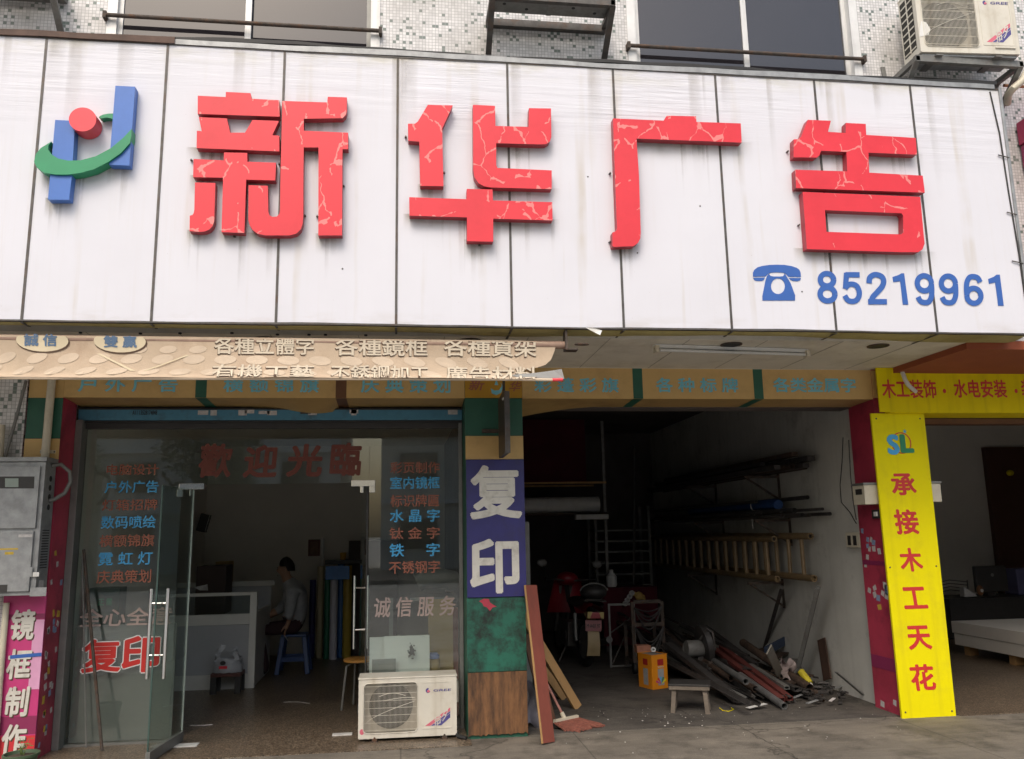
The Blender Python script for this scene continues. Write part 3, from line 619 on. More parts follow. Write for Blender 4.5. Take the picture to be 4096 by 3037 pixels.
mesh_obj('top_flashing', wavy_bar(-3.9, -1.62, YS-.02, YS+.2, 5.108, .022, 4, .008), mat('rust_brown_flashing', (.1,.06,.045), .7, .1, .3, 8), sign)
mesh_obj('edge_gasket', wavy_bar(-1.72, 4.77, YS-.008, YS+.1, 5.137, .011, 3, .012, 90), K['black'], sign)
mesh_obj('edge_gasket', wavy_bar(-3.9, 4.78, YS-.007, YS-.001, 5.082, .005, 5, .003, 90), K['steel'], sign)
mesh_obj('side_trim', MB().box(4.775, 4.80, YS-.012, YS+.28, 3.05, 5.1), K['galv'], sign, bevel=.004)
mesh_obj('side_trim', MB().tube([(4.70,YS-.004,5.06),(4.735,YS-.006,4.7),(4.748,YS-.004,4.2),(4.765,YS-.006,3.7),(4.77,YS-.004,3.06)], .006, 6), K['black'], sign)
for z, dx in ((4.5,.06),(4.02,.05),(3.62,.06)): mesh_obj('cable_tie', MB().bar((4.755-dx, YS-.01, z+.01),(4.785, YS-.014, z-.01),.008,.006), K['steel'], sign)
mesh_obj('peeled_corner', MB().flat([(1.29,YS-.008,3.05),(1.33,YS-.03,3.048),(1.40,YS-.05,3.02),(1.385,YS-.05,2.985),(1.35,YS-.03,3.01)]), K['white'], sign)
for x, z in ((.55,4.46),(-.42,3.45),(2.95,3.35),(1.35,4.2),(-1.25,4.4),(2.2,4.0),(3.5,4.35),(1.7,3.62)):
    mesh_obj('screw_head', MB().lathe([(.006,0),(.005,.004)], (x,YS,z), 8, Matrix.Rotation(R(90),3,'X')), K['steel'], sign)

def arcpts(c, r, a0, a1, n=8): return [(c[0]+r[0]*math.cos(R(a0+(a1-a0)*i/n)), c[1]+r[1]*math.sin(R(a0+(a1-a0)*i/n))) for i in range(n+1)]
LD = .07                                     # how far the characters stand off the sign
def raised(name, polys, m, front=LD, back=None, lab=None, side=None):
    mb = MB()
    for p in polys:
        outer, holes = (p, ()) if not isinstance(p, tuple) else p
        o = [atY(x, y, YS-front) for x, y in outer]; hs = [[atY(x, y, YS-front) for x, y in h] for h in holes]
        mb.prism(o, (0, (front if back is None else back)-.006, 0), hs)
    ob = mesh_obj(name, mb, [m, side] if side else m, sign)
    if side:
        for p in ob.data.polygons: p.material_index = 0 if abs(p.normal.y) > .9 else 1
    if lab: ob['label'] = lab
    return ob
xin = [
 [(791,383),(902.5,388.5),(903.5,368),(1002,373),(1006,395),(1117,401),(1118.5,467),(790.5,456)],
 [(795,469),(907.5,474),(921,531),(980,531),(1009.5,480),(1116,484),(1089,541),(1117,543),(1117.5,606),(786,592.5),(787.5,523),(807,525)],
 [(774,636),(894.5,642),(896,610),(989,612),(989,647),(1104,651),(1101,722),(984.5,719),(977.5,932),(886,928.5),(892,711),(772.5,709)],
 [(780,730),(861.5,732),(857,885),(850,905),(838,918),(820,926),(800,928),(758,925),(759,863),(770,860),(775,852),(777,840)],
 [(1129,404),(1308.5,410),(1311,387.5),(1387.5,390),(1387.5,445),(1383,460),(1370,473),(1215,475.5),(1215,523),(1392.5,531),(1392.5,597),(1370,597),(1368,942),(1273,942),(1274,590),(1215,590),(1213.5,700),(1213,860),(1211,895),(1203,918),(1185,935),(1158,942),(1060,942),(1030,935),(1010,920),(998,900),(993,880),(994,741),(1071,743.5),(1073,846),(1078,862),(1090,868),(1108,866),(1118,855),(1120,840),(1122,700),(1126,540)]]
hua = [
 [(1711,419.5),(1811,422),(1769,513),(1774,745),(1681,744),(1677,567),(1633,563),(1632,495),(1660,495),(1671,487)],
 [(1891.6,419.6),(1980,423.6),(1982,504),(2114,508),(2116,433),(2204,434.5),(2205.5,548),(2199,567),(2183,577),(2160,578),(1985,573),(1985,662),(1990,672),(2207,682),(2207,757),(1960,750),(1935,745),(1913,732),(1898,710),(1893,680)],
 [(1637,789),(1866,797),(1867,756),(1970,758),(1972,802),(2209,809),(2210.5,882),(1973,875),(1973,967),(1868,965),(1868,870),(1638,863)]]
guang = [[(2452,474),(2655,483),(2667,463),(2784,465.5),(2786,488),(2963,494),(2967,571),(2546,554.5),(2556,700),(2563,932),(2561,955),(2552,972),(2534,985),(2455,988),(2450,985),(2450,930),(2465,925),(2468,912),(2456,600)]]
gao = [
 [(3231,479.6),(3323.7,483.5),(3312,528),(3383,532),(3383,492),(3463,496),(3465,540),(3663,552),(3668,619),(3474,611),(3477,691),(3691,703),(3699.5,771),(3184.5,752.6),(3181,679),(3389,686),(3386,607.5),(3284,603.5),(3278,622),(3268,630.6),(3174.6,629.6),(3174.6,558),(3194,557),(3204,548)],
 ([(3210.5,768),(3681,787.6),(3698.5,975),(3690,998),(3674,1009),(3600,1009),(3227.7,996.6)], [[(3300,841),(3606,853.5),(3612.5,862),(3613,930),(3606,938),(3306,927.7)]])]
raised('raised_character', xin, K['letter_red'], side=K['letter_side'], lab='leftmost red raised character, of many strokes')
raised('raised_character', hua, K['letter_red'], side=K['letter_side'], lab='second red raised character, with a cross at its foot')
raised('raised_character', guang, K['letter_red'], side=K['letter_side'], lab='third red raised character, a roof with one long leg')
raised('raised_character', gao, K['letter_red'], side=K['letter_side'], lab='rightmost red raised character, with a box at its foot')
q = 2.0255
raised('logo_bar', [[(447/q,972/q),(608/q,980/q),(583/q,1415/q),(559/q,1619/q),(388/q,1618/q)]], K['logo_blue'], .075, lab='shorter blue logo bar')
raised('logo_bar', [[(935/q,695/q),(1095/q,703/q),(1047/q,1342/q),(883/q,1335/q)]], K['logo_blue'], .075, lab='taller blue logo bar')
raised('logo_disc', [arcpts((330,478),(55,48),0,360,36)[:-1]], K['logo_red'], .125)
raised('logo_swoosh', [[(a/q, b/q) for a, b in [(415,1148),(330,1200),(290,1250),(275,1310),(300,1360),(360,1400),(450,1415),(550,1415),(650,1402),(760,1372),(880,1310),(980,1240),(1050,1160),(1062,1110),(1066,1045),(1000,1115),(900,1200),(780,1265),(650,1300),(550,1302),(470,1285),(415,1250),(390,1210),(392,1180)]]], K['logo_green'], .092)
raised('logo_arc', [[(a/q, b/q) for a, b in [(800,950),(815,938),(840,928),(880,921),(916,920),(912,965),(890,957),(865,953),(840,955),(818,962)]]], K['logo_green'], .06)
g = 2.033
def T(pts): return [atY(3000+a/g, 700+b/g, YS-.004) for a, b in pts]
ph = MB()
ph.prism(T([(25,828),(25,795),(35,772),(60,752),(100,740),(160,732),(220,730),(280,732),(340,742),(380,755),(402,772),(412,795),(415,830),(312,828),(290,803),(272,796),(222,792),(172,795),(152,801),(127,825)]), (0,.003,0))
ph.prism(T([(26,837),(122,834),(112,855),(95,862),(60,862),(36,856)]), (0,.003,0))
ph.prism(T([(316,838),(415,839),(408,857),(385,865),(350,862),(332,855)]), (0,.003,0))
ph.prism(T([(130,845),(140,822),(154,804),(167,822),(195,826),(240,826),(270,824),(283,803),(298,826),(330,880),(368,980),(366,1021),(103,1021),(101,985)]), (0,.003,0), [T([(228+57*math.cos(k*.2618), 905+64*math.sin(k*.2618)) for k in range(24)])])
mesh_obj('telephone_symbol', ph, K['print_blue'], sign)
dg = MB(); lay = [0]
def cr(p, n=6):                              # smooth a centre line
    out = []
    for i in range(len(p)-1):
        a, b, c, d = p[max(i-1,0)], p[i], p[i+1], p[min(i+2,len(p)-1)]
        for k in range(n):
            t = k/n; out.append(tuple(.5*(2*b[j]+(c[j]-a[j])*t+(2*a[j]-5*b[j]+4*c[j]-d[j])*t*t+(3*b[j]-a[j]-3*c[j]+d[j])*t**3) for j in (0,1)))
    return out+[p[-1]]
def stroke(p, bx, tw=44):
    lay[0] += 1; l, t, r, b = bx; vs = []
    for i, q in enumerate(p):
        a, c = p[max(i-1,0)], p[min(i+1,len(p)-1)]; dx, dy = c[0]-a[0], c[1]-a[1]; n = math.hypot(dx, dy) or 1
        for s_ in (-1, 1):
            x, y = q[0]-dy/n*s_*tw/2, q[1]+dx/n*s_*tw/2
            vs.append(atY(3000+(l+(r-l-10)*x/165+10*y/265)/g, 700+(t+(b-t)*y/265)/g, YS-.0042-.0001*lay[0]))
    dg.add(vs, [(2*i, 2*i+1, 2*i+3, 2*i+2) for i in range(len(p)-1)])
ell = lambda cx, cy, rx, ry: [(cx+rx*math.cos(k*.1745), cy+ry*math.sin(k*.1745)) for k in range(37)]
nine = [cr([(141,86),(143,140),(137,195),(115,234),(82,243),(45,232),(24,196)]), ell(82,84,60,62)]
strokes = {'8': [ell(82,72,54,50), ell(82,188,60,55)], '9': nine, '6': [[(165-x, 265-y) for x, y in p] for p in nine],
    '5': [[(152,22),(34,22)], [(44,6),(30,138)], cr([(26,136),(55,106),(90,100),(126,118),(143,165),(136,208),(112,236),(80,243),(45,232),(22,194)])],
    '2': [cr([(22,92),(28,48),(58,24),(92,22),(126,40),(138,76),(124,118),(88,160),(48,204),(32,246)]), [(8,243),(158,243)]]}
for i, ch in enumerate('85219961'):
    if ch == '1':
        dg.prism(T([(1160,830),(1205,815),(1232,800),(1254,800),(1288,1055),(1244,1054),(1222,864),(1166,872)] if i == 3 else [(1938,846),(1983,828),(2005,811),(2032,811),(2064,1064),(2019,1063),(1995,874),(1944,886)]), (0,.003,0)); continue
    bx = [(541,780,717,1047),(742,790,914,1050),(943,790,1122,1053),0,(1336,798,1505,1060),(1532,801,1700,1061),(1735,805,1903,1065)][i]
    for p in strokes[ch]: stroke(p, bx)
mesh_obj('telephone_number', dg, K['print_blue'], sign)

def stain_shade_mat(name, col, a):
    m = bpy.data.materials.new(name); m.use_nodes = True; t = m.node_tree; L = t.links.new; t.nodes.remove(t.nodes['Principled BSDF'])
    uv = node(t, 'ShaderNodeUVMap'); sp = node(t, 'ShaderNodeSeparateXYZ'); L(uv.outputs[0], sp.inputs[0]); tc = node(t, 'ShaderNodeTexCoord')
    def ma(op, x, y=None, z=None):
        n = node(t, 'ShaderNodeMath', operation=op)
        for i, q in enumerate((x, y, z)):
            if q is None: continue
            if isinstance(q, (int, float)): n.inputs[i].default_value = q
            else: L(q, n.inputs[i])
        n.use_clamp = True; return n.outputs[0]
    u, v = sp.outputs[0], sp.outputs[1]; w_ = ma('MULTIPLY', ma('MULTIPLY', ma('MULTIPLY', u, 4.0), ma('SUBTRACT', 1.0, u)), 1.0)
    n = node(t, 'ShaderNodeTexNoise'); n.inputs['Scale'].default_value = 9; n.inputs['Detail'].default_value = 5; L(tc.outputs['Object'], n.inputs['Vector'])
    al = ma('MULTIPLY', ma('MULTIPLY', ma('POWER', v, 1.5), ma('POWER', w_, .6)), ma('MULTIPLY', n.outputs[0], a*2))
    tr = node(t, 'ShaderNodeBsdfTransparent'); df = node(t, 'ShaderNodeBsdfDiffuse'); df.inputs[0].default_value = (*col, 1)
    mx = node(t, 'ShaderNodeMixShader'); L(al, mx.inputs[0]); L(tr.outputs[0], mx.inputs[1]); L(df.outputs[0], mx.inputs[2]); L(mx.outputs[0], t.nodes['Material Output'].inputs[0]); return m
def stain_shade_marks(name, spots, m):
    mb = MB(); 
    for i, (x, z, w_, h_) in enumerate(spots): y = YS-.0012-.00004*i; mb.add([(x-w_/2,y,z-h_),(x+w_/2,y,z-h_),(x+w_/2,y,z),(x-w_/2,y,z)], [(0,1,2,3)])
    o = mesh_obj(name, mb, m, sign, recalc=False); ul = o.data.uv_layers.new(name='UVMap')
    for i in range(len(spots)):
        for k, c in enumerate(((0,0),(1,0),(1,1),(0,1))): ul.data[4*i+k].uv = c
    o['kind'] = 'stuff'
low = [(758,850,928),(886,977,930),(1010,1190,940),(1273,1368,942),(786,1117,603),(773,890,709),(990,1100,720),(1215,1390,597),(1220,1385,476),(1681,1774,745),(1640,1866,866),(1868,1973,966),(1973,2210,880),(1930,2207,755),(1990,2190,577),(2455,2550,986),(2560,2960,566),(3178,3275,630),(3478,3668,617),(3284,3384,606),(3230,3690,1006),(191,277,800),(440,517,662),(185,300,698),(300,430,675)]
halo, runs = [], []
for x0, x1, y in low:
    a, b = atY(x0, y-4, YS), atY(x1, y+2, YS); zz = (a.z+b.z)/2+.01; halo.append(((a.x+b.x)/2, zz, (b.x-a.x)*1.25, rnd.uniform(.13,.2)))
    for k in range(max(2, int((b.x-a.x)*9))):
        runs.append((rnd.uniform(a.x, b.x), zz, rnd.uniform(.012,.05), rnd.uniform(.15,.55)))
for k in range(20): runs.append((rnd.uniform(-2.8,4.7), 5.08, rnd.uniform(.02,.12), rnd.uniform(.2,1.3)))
stain_shade_marks('mould_shade_halo', halo, stain_shade_mat('olive_mould_shade', (.2,.18,.07), .6)); stain_shade_marks('rain_run_marks', runs, stain_shade_mat('brown_run_marks', (.3,.25,.17), .26))  # olive halos: grime plus contact shade painted below the strokes; runs are dirt
for px, py in ((948,773),(1374,744),(1219,862),(1269,865),(1623,547),(1776,690),(2441,693),(2440,968),(3152,605),(3197,900),(1918,980),(937,945),(765,640),(1117,655)):
    p = atY(px, py, YS-.02); mesh_obj('fixing_bolt', MB().box(p.x-.008,p.x+.008,YS-.02,YS,p.z-.003,p.z+.003).box(p.x-.003,p.x+.003,YS-.026,YS-.021,p.z-.006,p.z+.006), K['steel'], sign)

# ------------------------------------------------------------------ fascia boxes over the two bays
def fascia(x0, x1, label, sag, divs, texts, name='fascia_box'):
    t = thing(name, label, 'fascia', ((x0+x1)/2, 0, 2.76))
    zt, zb = 3.036, 2.764
    mesh_obj('front_panel', MB().box(x0, x1, 0, .012, zb, zt), K['mustard'], t)
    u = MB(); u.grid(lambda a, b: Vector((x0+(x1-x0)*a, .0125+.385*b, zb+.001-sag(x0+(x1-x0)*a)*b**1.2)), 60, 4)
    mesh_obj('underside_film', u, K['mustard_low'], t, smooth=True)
    mesh_obj('top_edge', MB().box(x0, x1, -.006, .01, zt, zt+.0045), K['soffit'], t)
    for a, b, m in divs:
        c = x0+(x1-x0)*0; dv = MB().box(a, b, -.002, 0, zb, zt)
        dv.grid(lambda s, v: Vector((a+(b-a)*s, .013+.384*v, zb-.001-sag(a+(b-a)*s)*v**1.2)), 2, 4)
        mesh_obj('divider', dv, K[m], t)
    for body, bx in texts:
        mb = MB(); text_px(mb, body, bx, -.003, .024); mesh_obj('lettering', mb, K['lb_blue'], t)
    return t
def bump_(x, c, w_): 
    d = (x-c)/w_; return math.exp(-d*d)
fascia(-2.722, .528, 'brown lit fascia box with faded blue characters above the glass shop front',
       lambda x: .02+.085*bump_(x, -.75, .3)*(1 if x < -.56 else .15), [(-1.697,-1.608,'green'), (-.56,-.471,'brownstripe')],
       [('户 外 广 告', (170,822,387,853)), ('横 额 锦 旗', (486,822,694,854)), ('庆 典 策 划', (785,820,980,855))])
fascia(1.03, 4.277, 'brown lit fascia box with faded blue characters above the open workshop bay',
       lambda x: .015+.10*max(0, 1-(x-1.03)/.75)**1.6, [(2.02,2.108,'green'), (3.139,3.226,'green')],
       [('彩 蓬 彩 旗', (1162,822,1346,854)), ('各 种 标 牌', (1427,822,1606,854)), ('各类金属字', (1682,822,1862,854))])
ft = thing('pillar_light_box', 'small amber light box with a logo over the middle pillar', 'light box', (.78, 0, 2.77))
mesh_obj('front_panel', MB().box(.531, 1.027, -.004, .012, 2.768, 3.036), K['amber'], ft)
for ch, bx in (('新',(1018,825,1050,850)),('华',(1105,830,1130,852))): mb = MB(); text_px(mb, ch, bx, -.006, .02, shear=.03); mesh_obj('lettering', mb, K['rust_text'], ft)
mb = MB(); mb.prism([dY(a, b, -.006) for a, b in [(1068,845),(1076,850),(1086,849),(1092,840),(1090,833),(1095,842),(1090,855),(1080,860),(1070,856)]], (0,.002,0)); mb.prism([dY(a, b, -.006) for a, b in [(1076,838),(1080,825),(1084,838)]], (0,.002,0))
mesh_obj('logo', mb, K['lb_blue'], ft)

# ------------------------------------------------------------------ signs on the pillars
blue = thing('pillar_sign', 'navy blue sign with two big white characters on the middle pillar', 'sign', (.78, -.01, 1.1))
mesh_obj('board', MB().box(.535, 1.028, -.018, -.007, 1.102, 2.236), K['blue_board'], blue, bevel=.002)
mb = MB(); text_px(mb, '复', (1022,1012,1136,1130), -.0195, .032); mesh_obj('lettering', mb, K['letter_white'], blue)
mb = MB(); text_px(mb, '印', (1022,1172,1130,1292), -.0195, .032); mesh_obj('lettering', mb, K['letter_white'], blue)
ys = thing('yellow_pillar_sign', 'tall yellow sign with a column of red characters on the right pillar', 'sign', (4.5, -.03, 0))
zt = atY(3590, 1656, -.03).z
mesh_obj('board', MB().prism([atY(3484,1654,-.03), atY(3696,1655,-.03), atY(3825,2867,-.03), atY(3609,2876,-.03)][::-1], (0,.022,0)), K['yellow'], ys)
for ch, bx in (('承',(1940,1030,1994,1078)),('接',(1948,1108,2000,1163)),('木',(1959,1192,2008,1244)),('工',(1966,1277,2018,1325)),('天',(1976,1361,2027,1414)),('花',(1983,1445,2036,1503))):
    mb = MB(); text_px(mb, ch, bx, -.0315, .03, shear=-.015); mesh_obj('lettering', mb, K['sign_red'], ys)
for px, py in ((3505,1675),(3680,1675),(3560,2270),(3745,2265),(3622,2850),(3808,2845)):
    p = atY(px, py, -.03); mesh_obj('screw_head', MB().lathe([(.008,0),(.006,.004)], p, 10, Matrix.Rotation(R(90),3,'X')), K['steel'], ys)
lg = MB(); c = dY(1961, 964, -.0312)
ring = lambda r, n=32: [Vector((c.x+r*math.cos(2*math.pi*k/n), c.y, c.z+r*1.0*math.sin(2*math.pi*k/n))) for k in range(n)]
mesh_obj('logo_ring', MB().prism(ring(.098), (0,.001,0), [ring(.088)]), K['sign_red'], ys)
mb = MB(); text_px(mb, 'S', (1930,945,1957,990), -.033, .05); mesh_obj('logo_letter', mb, K['cyan_text'], ys)
mb = MB(); text_px(mb, 'L', (1958,945,1988,986), -.034, .06); mesh_obj('logo_letter', mb, K['logo_green'], ys)
mb = MB(); mb.prism([Vector((c.x+.045+(.022 if k%2==0 else .009)*math.sin(k*math.pi/5), -.0325, c.z+.105+(.022 if k%2==0 else .009)*math.cos(k*math.pi/5))) for k in range(10)][::-1], (0,.001,0)); mesh_obj('logo_star', mb, K['cyan_text'], ys)
yh = thing('yellow_fascia_sign', 'long yellow sign board with a row of red characters over the neighbouring shop', 'sign', (6, -.1, 2.63))
mesh_obj('board', MB().box(4.275, 9.0, -.10, -.085, 2.632, 3.04), K['yellow_dull'], yh)
mesh_obj('return', MB().box(4.38, 9.0, -.084, .25, 2.625, 2.65), K['yellow_dull'], yh)
mesh_obj('return', MB().box(4.75, 9.0, .26, .4, 2.57, 2.62), K['brownstripe'], yh)
mb = MB(); text_px(mb, '木工装饰', (1919,826,2037,867), -.1015, .022); mesh_obj('lettering', mb, K['sign_red'], yh)
mb = MB(); text_px(mb, '水电安装', (2075,826,2190,866), -.1015, .022); mesh_obj('lettering', mb, K['sign_red'], yh)
for x in (2055, 2211):
    mb = MB(); p = dY(x, 851, -.1015); mb.prism([p+Vector((.016*math.cos(k*.524),0,.02*math.sin(k*.524))) for k in range(12)], (0,.001,0)); mesh_obj('lettering_dot', mb, K['sign_red'], yh)
mb = MB(); text_px(mb, '装', (2222,826,2250,866), -.1015, .022); mesh_obj('lettering', mb, K['sign_red'], yh)
mg = thing('magenta_pillar_sign', 'magenta printed sign with a column of white shaded characters on the left pillar', 'sign', (-2.86, -.02, 0))
mesh_obj('board', MB().box(-3.03, -2.722, -.02, -.004, .0, 1.235), K['pink'], mg)
mesh_obj('print_band', MB().box(-3.03, -2.722, -.0215, -.0202, .20, .33), K['plum'], mg)
mesh_obj('print_band', MB().box(-3.03, -2.722, -.0215, -.0202, .0, .19), K['scarlet'], mg)
mesh_obj('print_band', MB().box(-2.80, -2.722, -.0215, -.0202, .52, 1.03), K['pink_pale'], mg)
mesh_obj('print_band', MB().box(-2.99, -2.722, -.0213, -.0202, 1.035, 1.075), K['plum'], mg)
for ch, bx in (('镜',(21,1326,74,1393)),('框',(13,1412,66,1478)),('制',(9,1494,60,1560)),('作',(1,1576,54,1645))):
    l, t, r_, b = bx; mb = MB(); text_px(mb, ch, (l+2.5,t+2.5,r_+2.5,b+2.5), -.0225, .03, shear=.012); mesh_obj('letter_shade', mb, K['canvas_shade'], mg)
    mb = MB(); text_px(mb, ch, bx, -.024, .03, shear=.012); mesh_obj('lettering', mb, K['letter_white'], mg)
a, b = dY(22, 1430, -.026), dY(90, 1424, -.026)
mesh_obj('tape', MB().bar(a, b, .002, .026), K['print_blue'], mg)

# ------------------------------------------------------------------ roll-up canvas banner under the sign
YB = -1.36
bn = thing('roll_up_banner', 'long faded beige canvas banner, torn at its right end, hanging from a roller', 'banner', (-.8, YB, 2.98))
def bz(u): return 2.985-.006*u
cv = MB(); bt = 2.682
outl = [(1.105,2.955),(1.09,2.90),(1.07,2.845),(1.02,2.805),(.93,2.775),(.83,2.765)]
ends = {0:1.11}
def right_edge(z):
    pts = [(2.9591,1.0889),(2.9296,1.0840),(2.8757,1.0693),(2.8217,1.0448),(2.7825,1.0006),(2.7629,0.9319),(2.7501,0.8535),(2.7334,0.8437),(2.6795,0.8437)]
    for (z0, x0), (z1, x1) in zip(pts, pts[1:]):
        if z1 <= z <= z0: return x0+(x1-x0)*(z0-z)/(z0-z1)
    return .8437
def canvas(u, v, dy=0):
    z = 2.96-(2.96-bt)*v; x1 = right_edge(z); x = -3.9+(x1+3.9)*u
    y = YB + .012*math.sin(x*1.7)*v + .006*math.sin(x*6+z*20)*v + .018*math.sin(v*3.1) - .02*max(0, v-.93)/.07 + dy
    return Vector((x, y, z + (.006*math.sin(x*.9)+.002*math.sin(x*7))*v))
cv.grid(canvas, 120, 16)
mesh_obj('canvas', cv, K['canvas'], bn, smooth=True)
hem = MB(); hem.tube([(-3.9,YB+.004,bt-.002)]+[(x, YB+.012*math.sin(x*1.7), bt-.003+.006*math.sin(x*.9)) for x in [(-3.8+.2*k) for k in range(24)]]+[(1.06,YB+.005,2.679)], .011, 8)
mesh_obj('bottom_hem', hem, K['canvas_pale'], bn, smooth=True)
mesh_obj('torn_backing', MB().flat([dY(1205,806,YB+.01), dY(1222,803,YB+.0), dY(1228,824,YB+.005), dY(1140,826,YB+.01), dY(1110,816,YB+.01), dY(1160,812,YB+.01)]), K['grey_cloth'], bn)
mesh_obj('weight_bar', MB().tube([(1.05,YB+.005,2.679),(1.125,YB+.005,2.681)], .012, 8), K['logo_red'], bn)
mesh_obj('roller', MB().tube([(-3.9,YB+.03,2.943),(1.148,YB+.03,2.937)], .028, 14), mat('faded_roller', (.3,.2,.15), .7, 0, .2, 10), bn, smooth=True)
bk = MB().box(1.148, 1.163, YB-.02, YB+.07, 2.895, 3.04).box(1.164, 1.24, YB-.02, YB+.07, 2.895, 2.905)
mesh_obj('end_bracket', bk, K['rust'], bn)
mesh_obj('crank_loop', MB().lathe([(.05,-.006),(.056,0),(.05,.006)], (1.275,YB+.02,2.943), 16, Matrix.Scale(.45,3,(0,1,0))), K['rust'], bn)
def ysurf(x, z):
    v = (2.96-z)/(2.96-bt); return YB + .012*math.sin(x*1.7)*v + .006*math.sin(x*6+z*20)*v + .018*math.sin(v*3.1) - .02*max(0, v-.93)/.07
yb = YB-.0
def onc(off): return lambda p: Vector((p.x, ysurf(p.x, p.z)-off+(p.y-YB), p.z))
def oval(mb, a, b, rx, ry, ang=0, y=yb, n=26, cut=None):
    pts = []
    for k in range(n):
        u, v = rx*math.cos(2*math.pi*k/n), ry*math.sin(2*math.pi*k/n); pts.append(dY(a+u*math.cos(ang)-v*math.sin(ang), b+u*math.sin(ang)+v*math.cos(ang), y))
    for p in pts:
        p.z = min(p.z, 2.955)
        p.z = max(p.z, 2.685)
    c_ = sum(pts, Vector())/len(pts)
    pts = [Vector((p.x, ysurf(p.x, p.z)-.0025+(y-YB), p.z)) for p in pts]; cc_ = Vector((c_.x, ysurf(c_.x, c_.z)-.0025+(y-YB), c_.z))
    mb.add([cc_]+pts, [(0, k+1, (k+1) % len(pts)+1) for k in range(len(pts))])
ov = MB()
for i in range(17):
    a = 45+i*63; t_ = (i-8)*.045
    oval(ov, a*1.09-40, 777+i*.75, 24, 10, t_)
    if i < 17: oval(ov, a*1.09-70, 804+i*.8, 24, 7, t_)
for i in range(5): oval(ov, 300+i*65, 760, 19, 8, -.1)
mesh_obj('printed_oval_pattern', ov, K['canvas_pale'], bn)
mesh_obj('printed_cross', MB().add([onc(.003)(dY(*q, yb)) for q in ((208,768),(216,768),(294,807),(284,807))], [(0,1,2,3)]).add([onc(.003)(dY(*q, yb)) for q in ((405,772),(413,772),(318,807),(310,807))], [(0,1,2,3)]), K['canvas_cream'], bn)
for (cx, cy), body, bx in (((92,741),'誠 信',(52,727,124,753)), ((261,743),'雙 贏',(225,731,298,756))):
    o1 = MB(); oval(o1, cx+1, cy+2.5, 58, 24, .02, yb-.001); mesh_obj('oval_shade', o1, K['canvas_shade'], bn)
    o2 = MB(); oval(o2, cx-1, cy-.5, 57, 23.5, .02, yb-.002); mesh_obj('oval_badge', o2, K['canvas_cream'], bn)
    mb = MB(); text_px(mb, body, bx, yb, .03, map3=onc(.007)); mesh_obj('lettering', mb, K['canvas_blue'], bn)
for body, bx in (('各種立體字',(466,733,683,771)),('各種鏡框',(729,735,931,774)),('各種貨架',(966,735,1168,775)),('有機工藝',(461,793,684,827)),('不銹鋼加工',(720,794,933,829)),('廣告材料',(969,796,1170,831))):
    l, t, r_, b = bx
    mb = MB(); text_px(mb, body, (l-1,t+2,r_-1,b+2), yb, .018, map3=onc(.003), zclip=(2.684, 2.95)); mesh_obj('letter_shade', mb, K['canvas_shade'], bn)
    mb = MB(); text_px(mb, body, bx, yb, .016, map3=onc(.0055), zclip=(2.684, 2.95)); mesh_obj('lettering', mb, K['canvas_letter'], bn)

# ------------------------------------------------------------------ glass shop front
K['outline_white'] = mat('white_vinyl', (.8,.8,.8), .5, 0, .04, 5)
YG = .40
sf = thing('glass_shopfront', 'frameless glass shop front with its door swung open and vinyl characters', 'shop front', (-1.1, YG, 0))
mesh_obj('frame_post', MB().box(-2.72, -2.665, YG-.11, YG+.03, .005, 2.62), K['alu_dark'], sf, bevel=.003)
mesh_obj('frame_post', MB().box(.498, .53, YG-.03, YG+.03, .005, 2.62), K['alu_dark'], sf, bevel=.003)
mesh_obj('head_rail', MB().box(-2.665, .498, YG-.03, YG+.03, 2.555, 2.615), K['dark'], sf)
mesh_obj('fixed_pane', MB().box(-2.665, -1.868, YG, YG+.01, .02, 2.555), K['clear'], sf)
mesh_obj('fixed_pane', MB().box(-.285, .498, YG, YG+.01, .02, 2.555), K['clear'], sf)
mesh_obj('transom_pane', MB().box(-1.866, -.287, YG, YG+.01, 2.075, 2.555), K['clear'], sf)
mesh_obj('sill', MB().box(-2.665, -1.868, YG-.02, YG+.03, .0, .02).box(-.285, .498, YG-.02, YG+.03, .0, .02), K['alu_dark'], sf)
c1 = MB().box(-1.885, -1.68, YG-.016, YG+.026, 2.035, 2.085).box(-1.90, -1.852, YG-.012, YG+.022, 1.975, 2.035); c1.box(-1.80,-1.785,YG,YG+.01,1.98,2.035)
mesh_obj('corner_clamp', c1, K['chrome'], sf, bevel=.003)
c2 = MB().box(-.44, -.235, YG-.016, YG+.026, 2.045, 2.098).box(-.285, -.235, YG-.016, YG+.026, 1.99, 2.046); c2.box(-.365,-.335,YG,YG+.012,1.99,2.046)
mesh_obj('corner_clamp', c2, K['chrome'], sf, bevel=.003)
mesh_obj('floor_plate', MB().box(-1.80, -1.60, .20, .30, .005, .012), K['alu'], sf)
mesh_obj('floor_plate', MB().box(-.56, -.40, .33, .40, .005, .012), K['alu'], sf)
def handle(p, dirv, x=.0):
    """pull handle pair: two long bars with two through bolts; p = door point, dirv = door normal"""
    n = Vector(dirv).normalized(); m = MB()
    for s in (-1, 1):
        o = Vector(p)+n*(.062*s)
        m.tube([o+Vector((0,0,z)) for z in (.59,.75,1.0,1.25)], .014, 10)
    for z in (.76, 1.14): m.tube([Vector(p)+n*-.062+Vector((0,0,z)), Vector(p)+n*.062+Vector((0,0,z))], .008, 8)
    return m
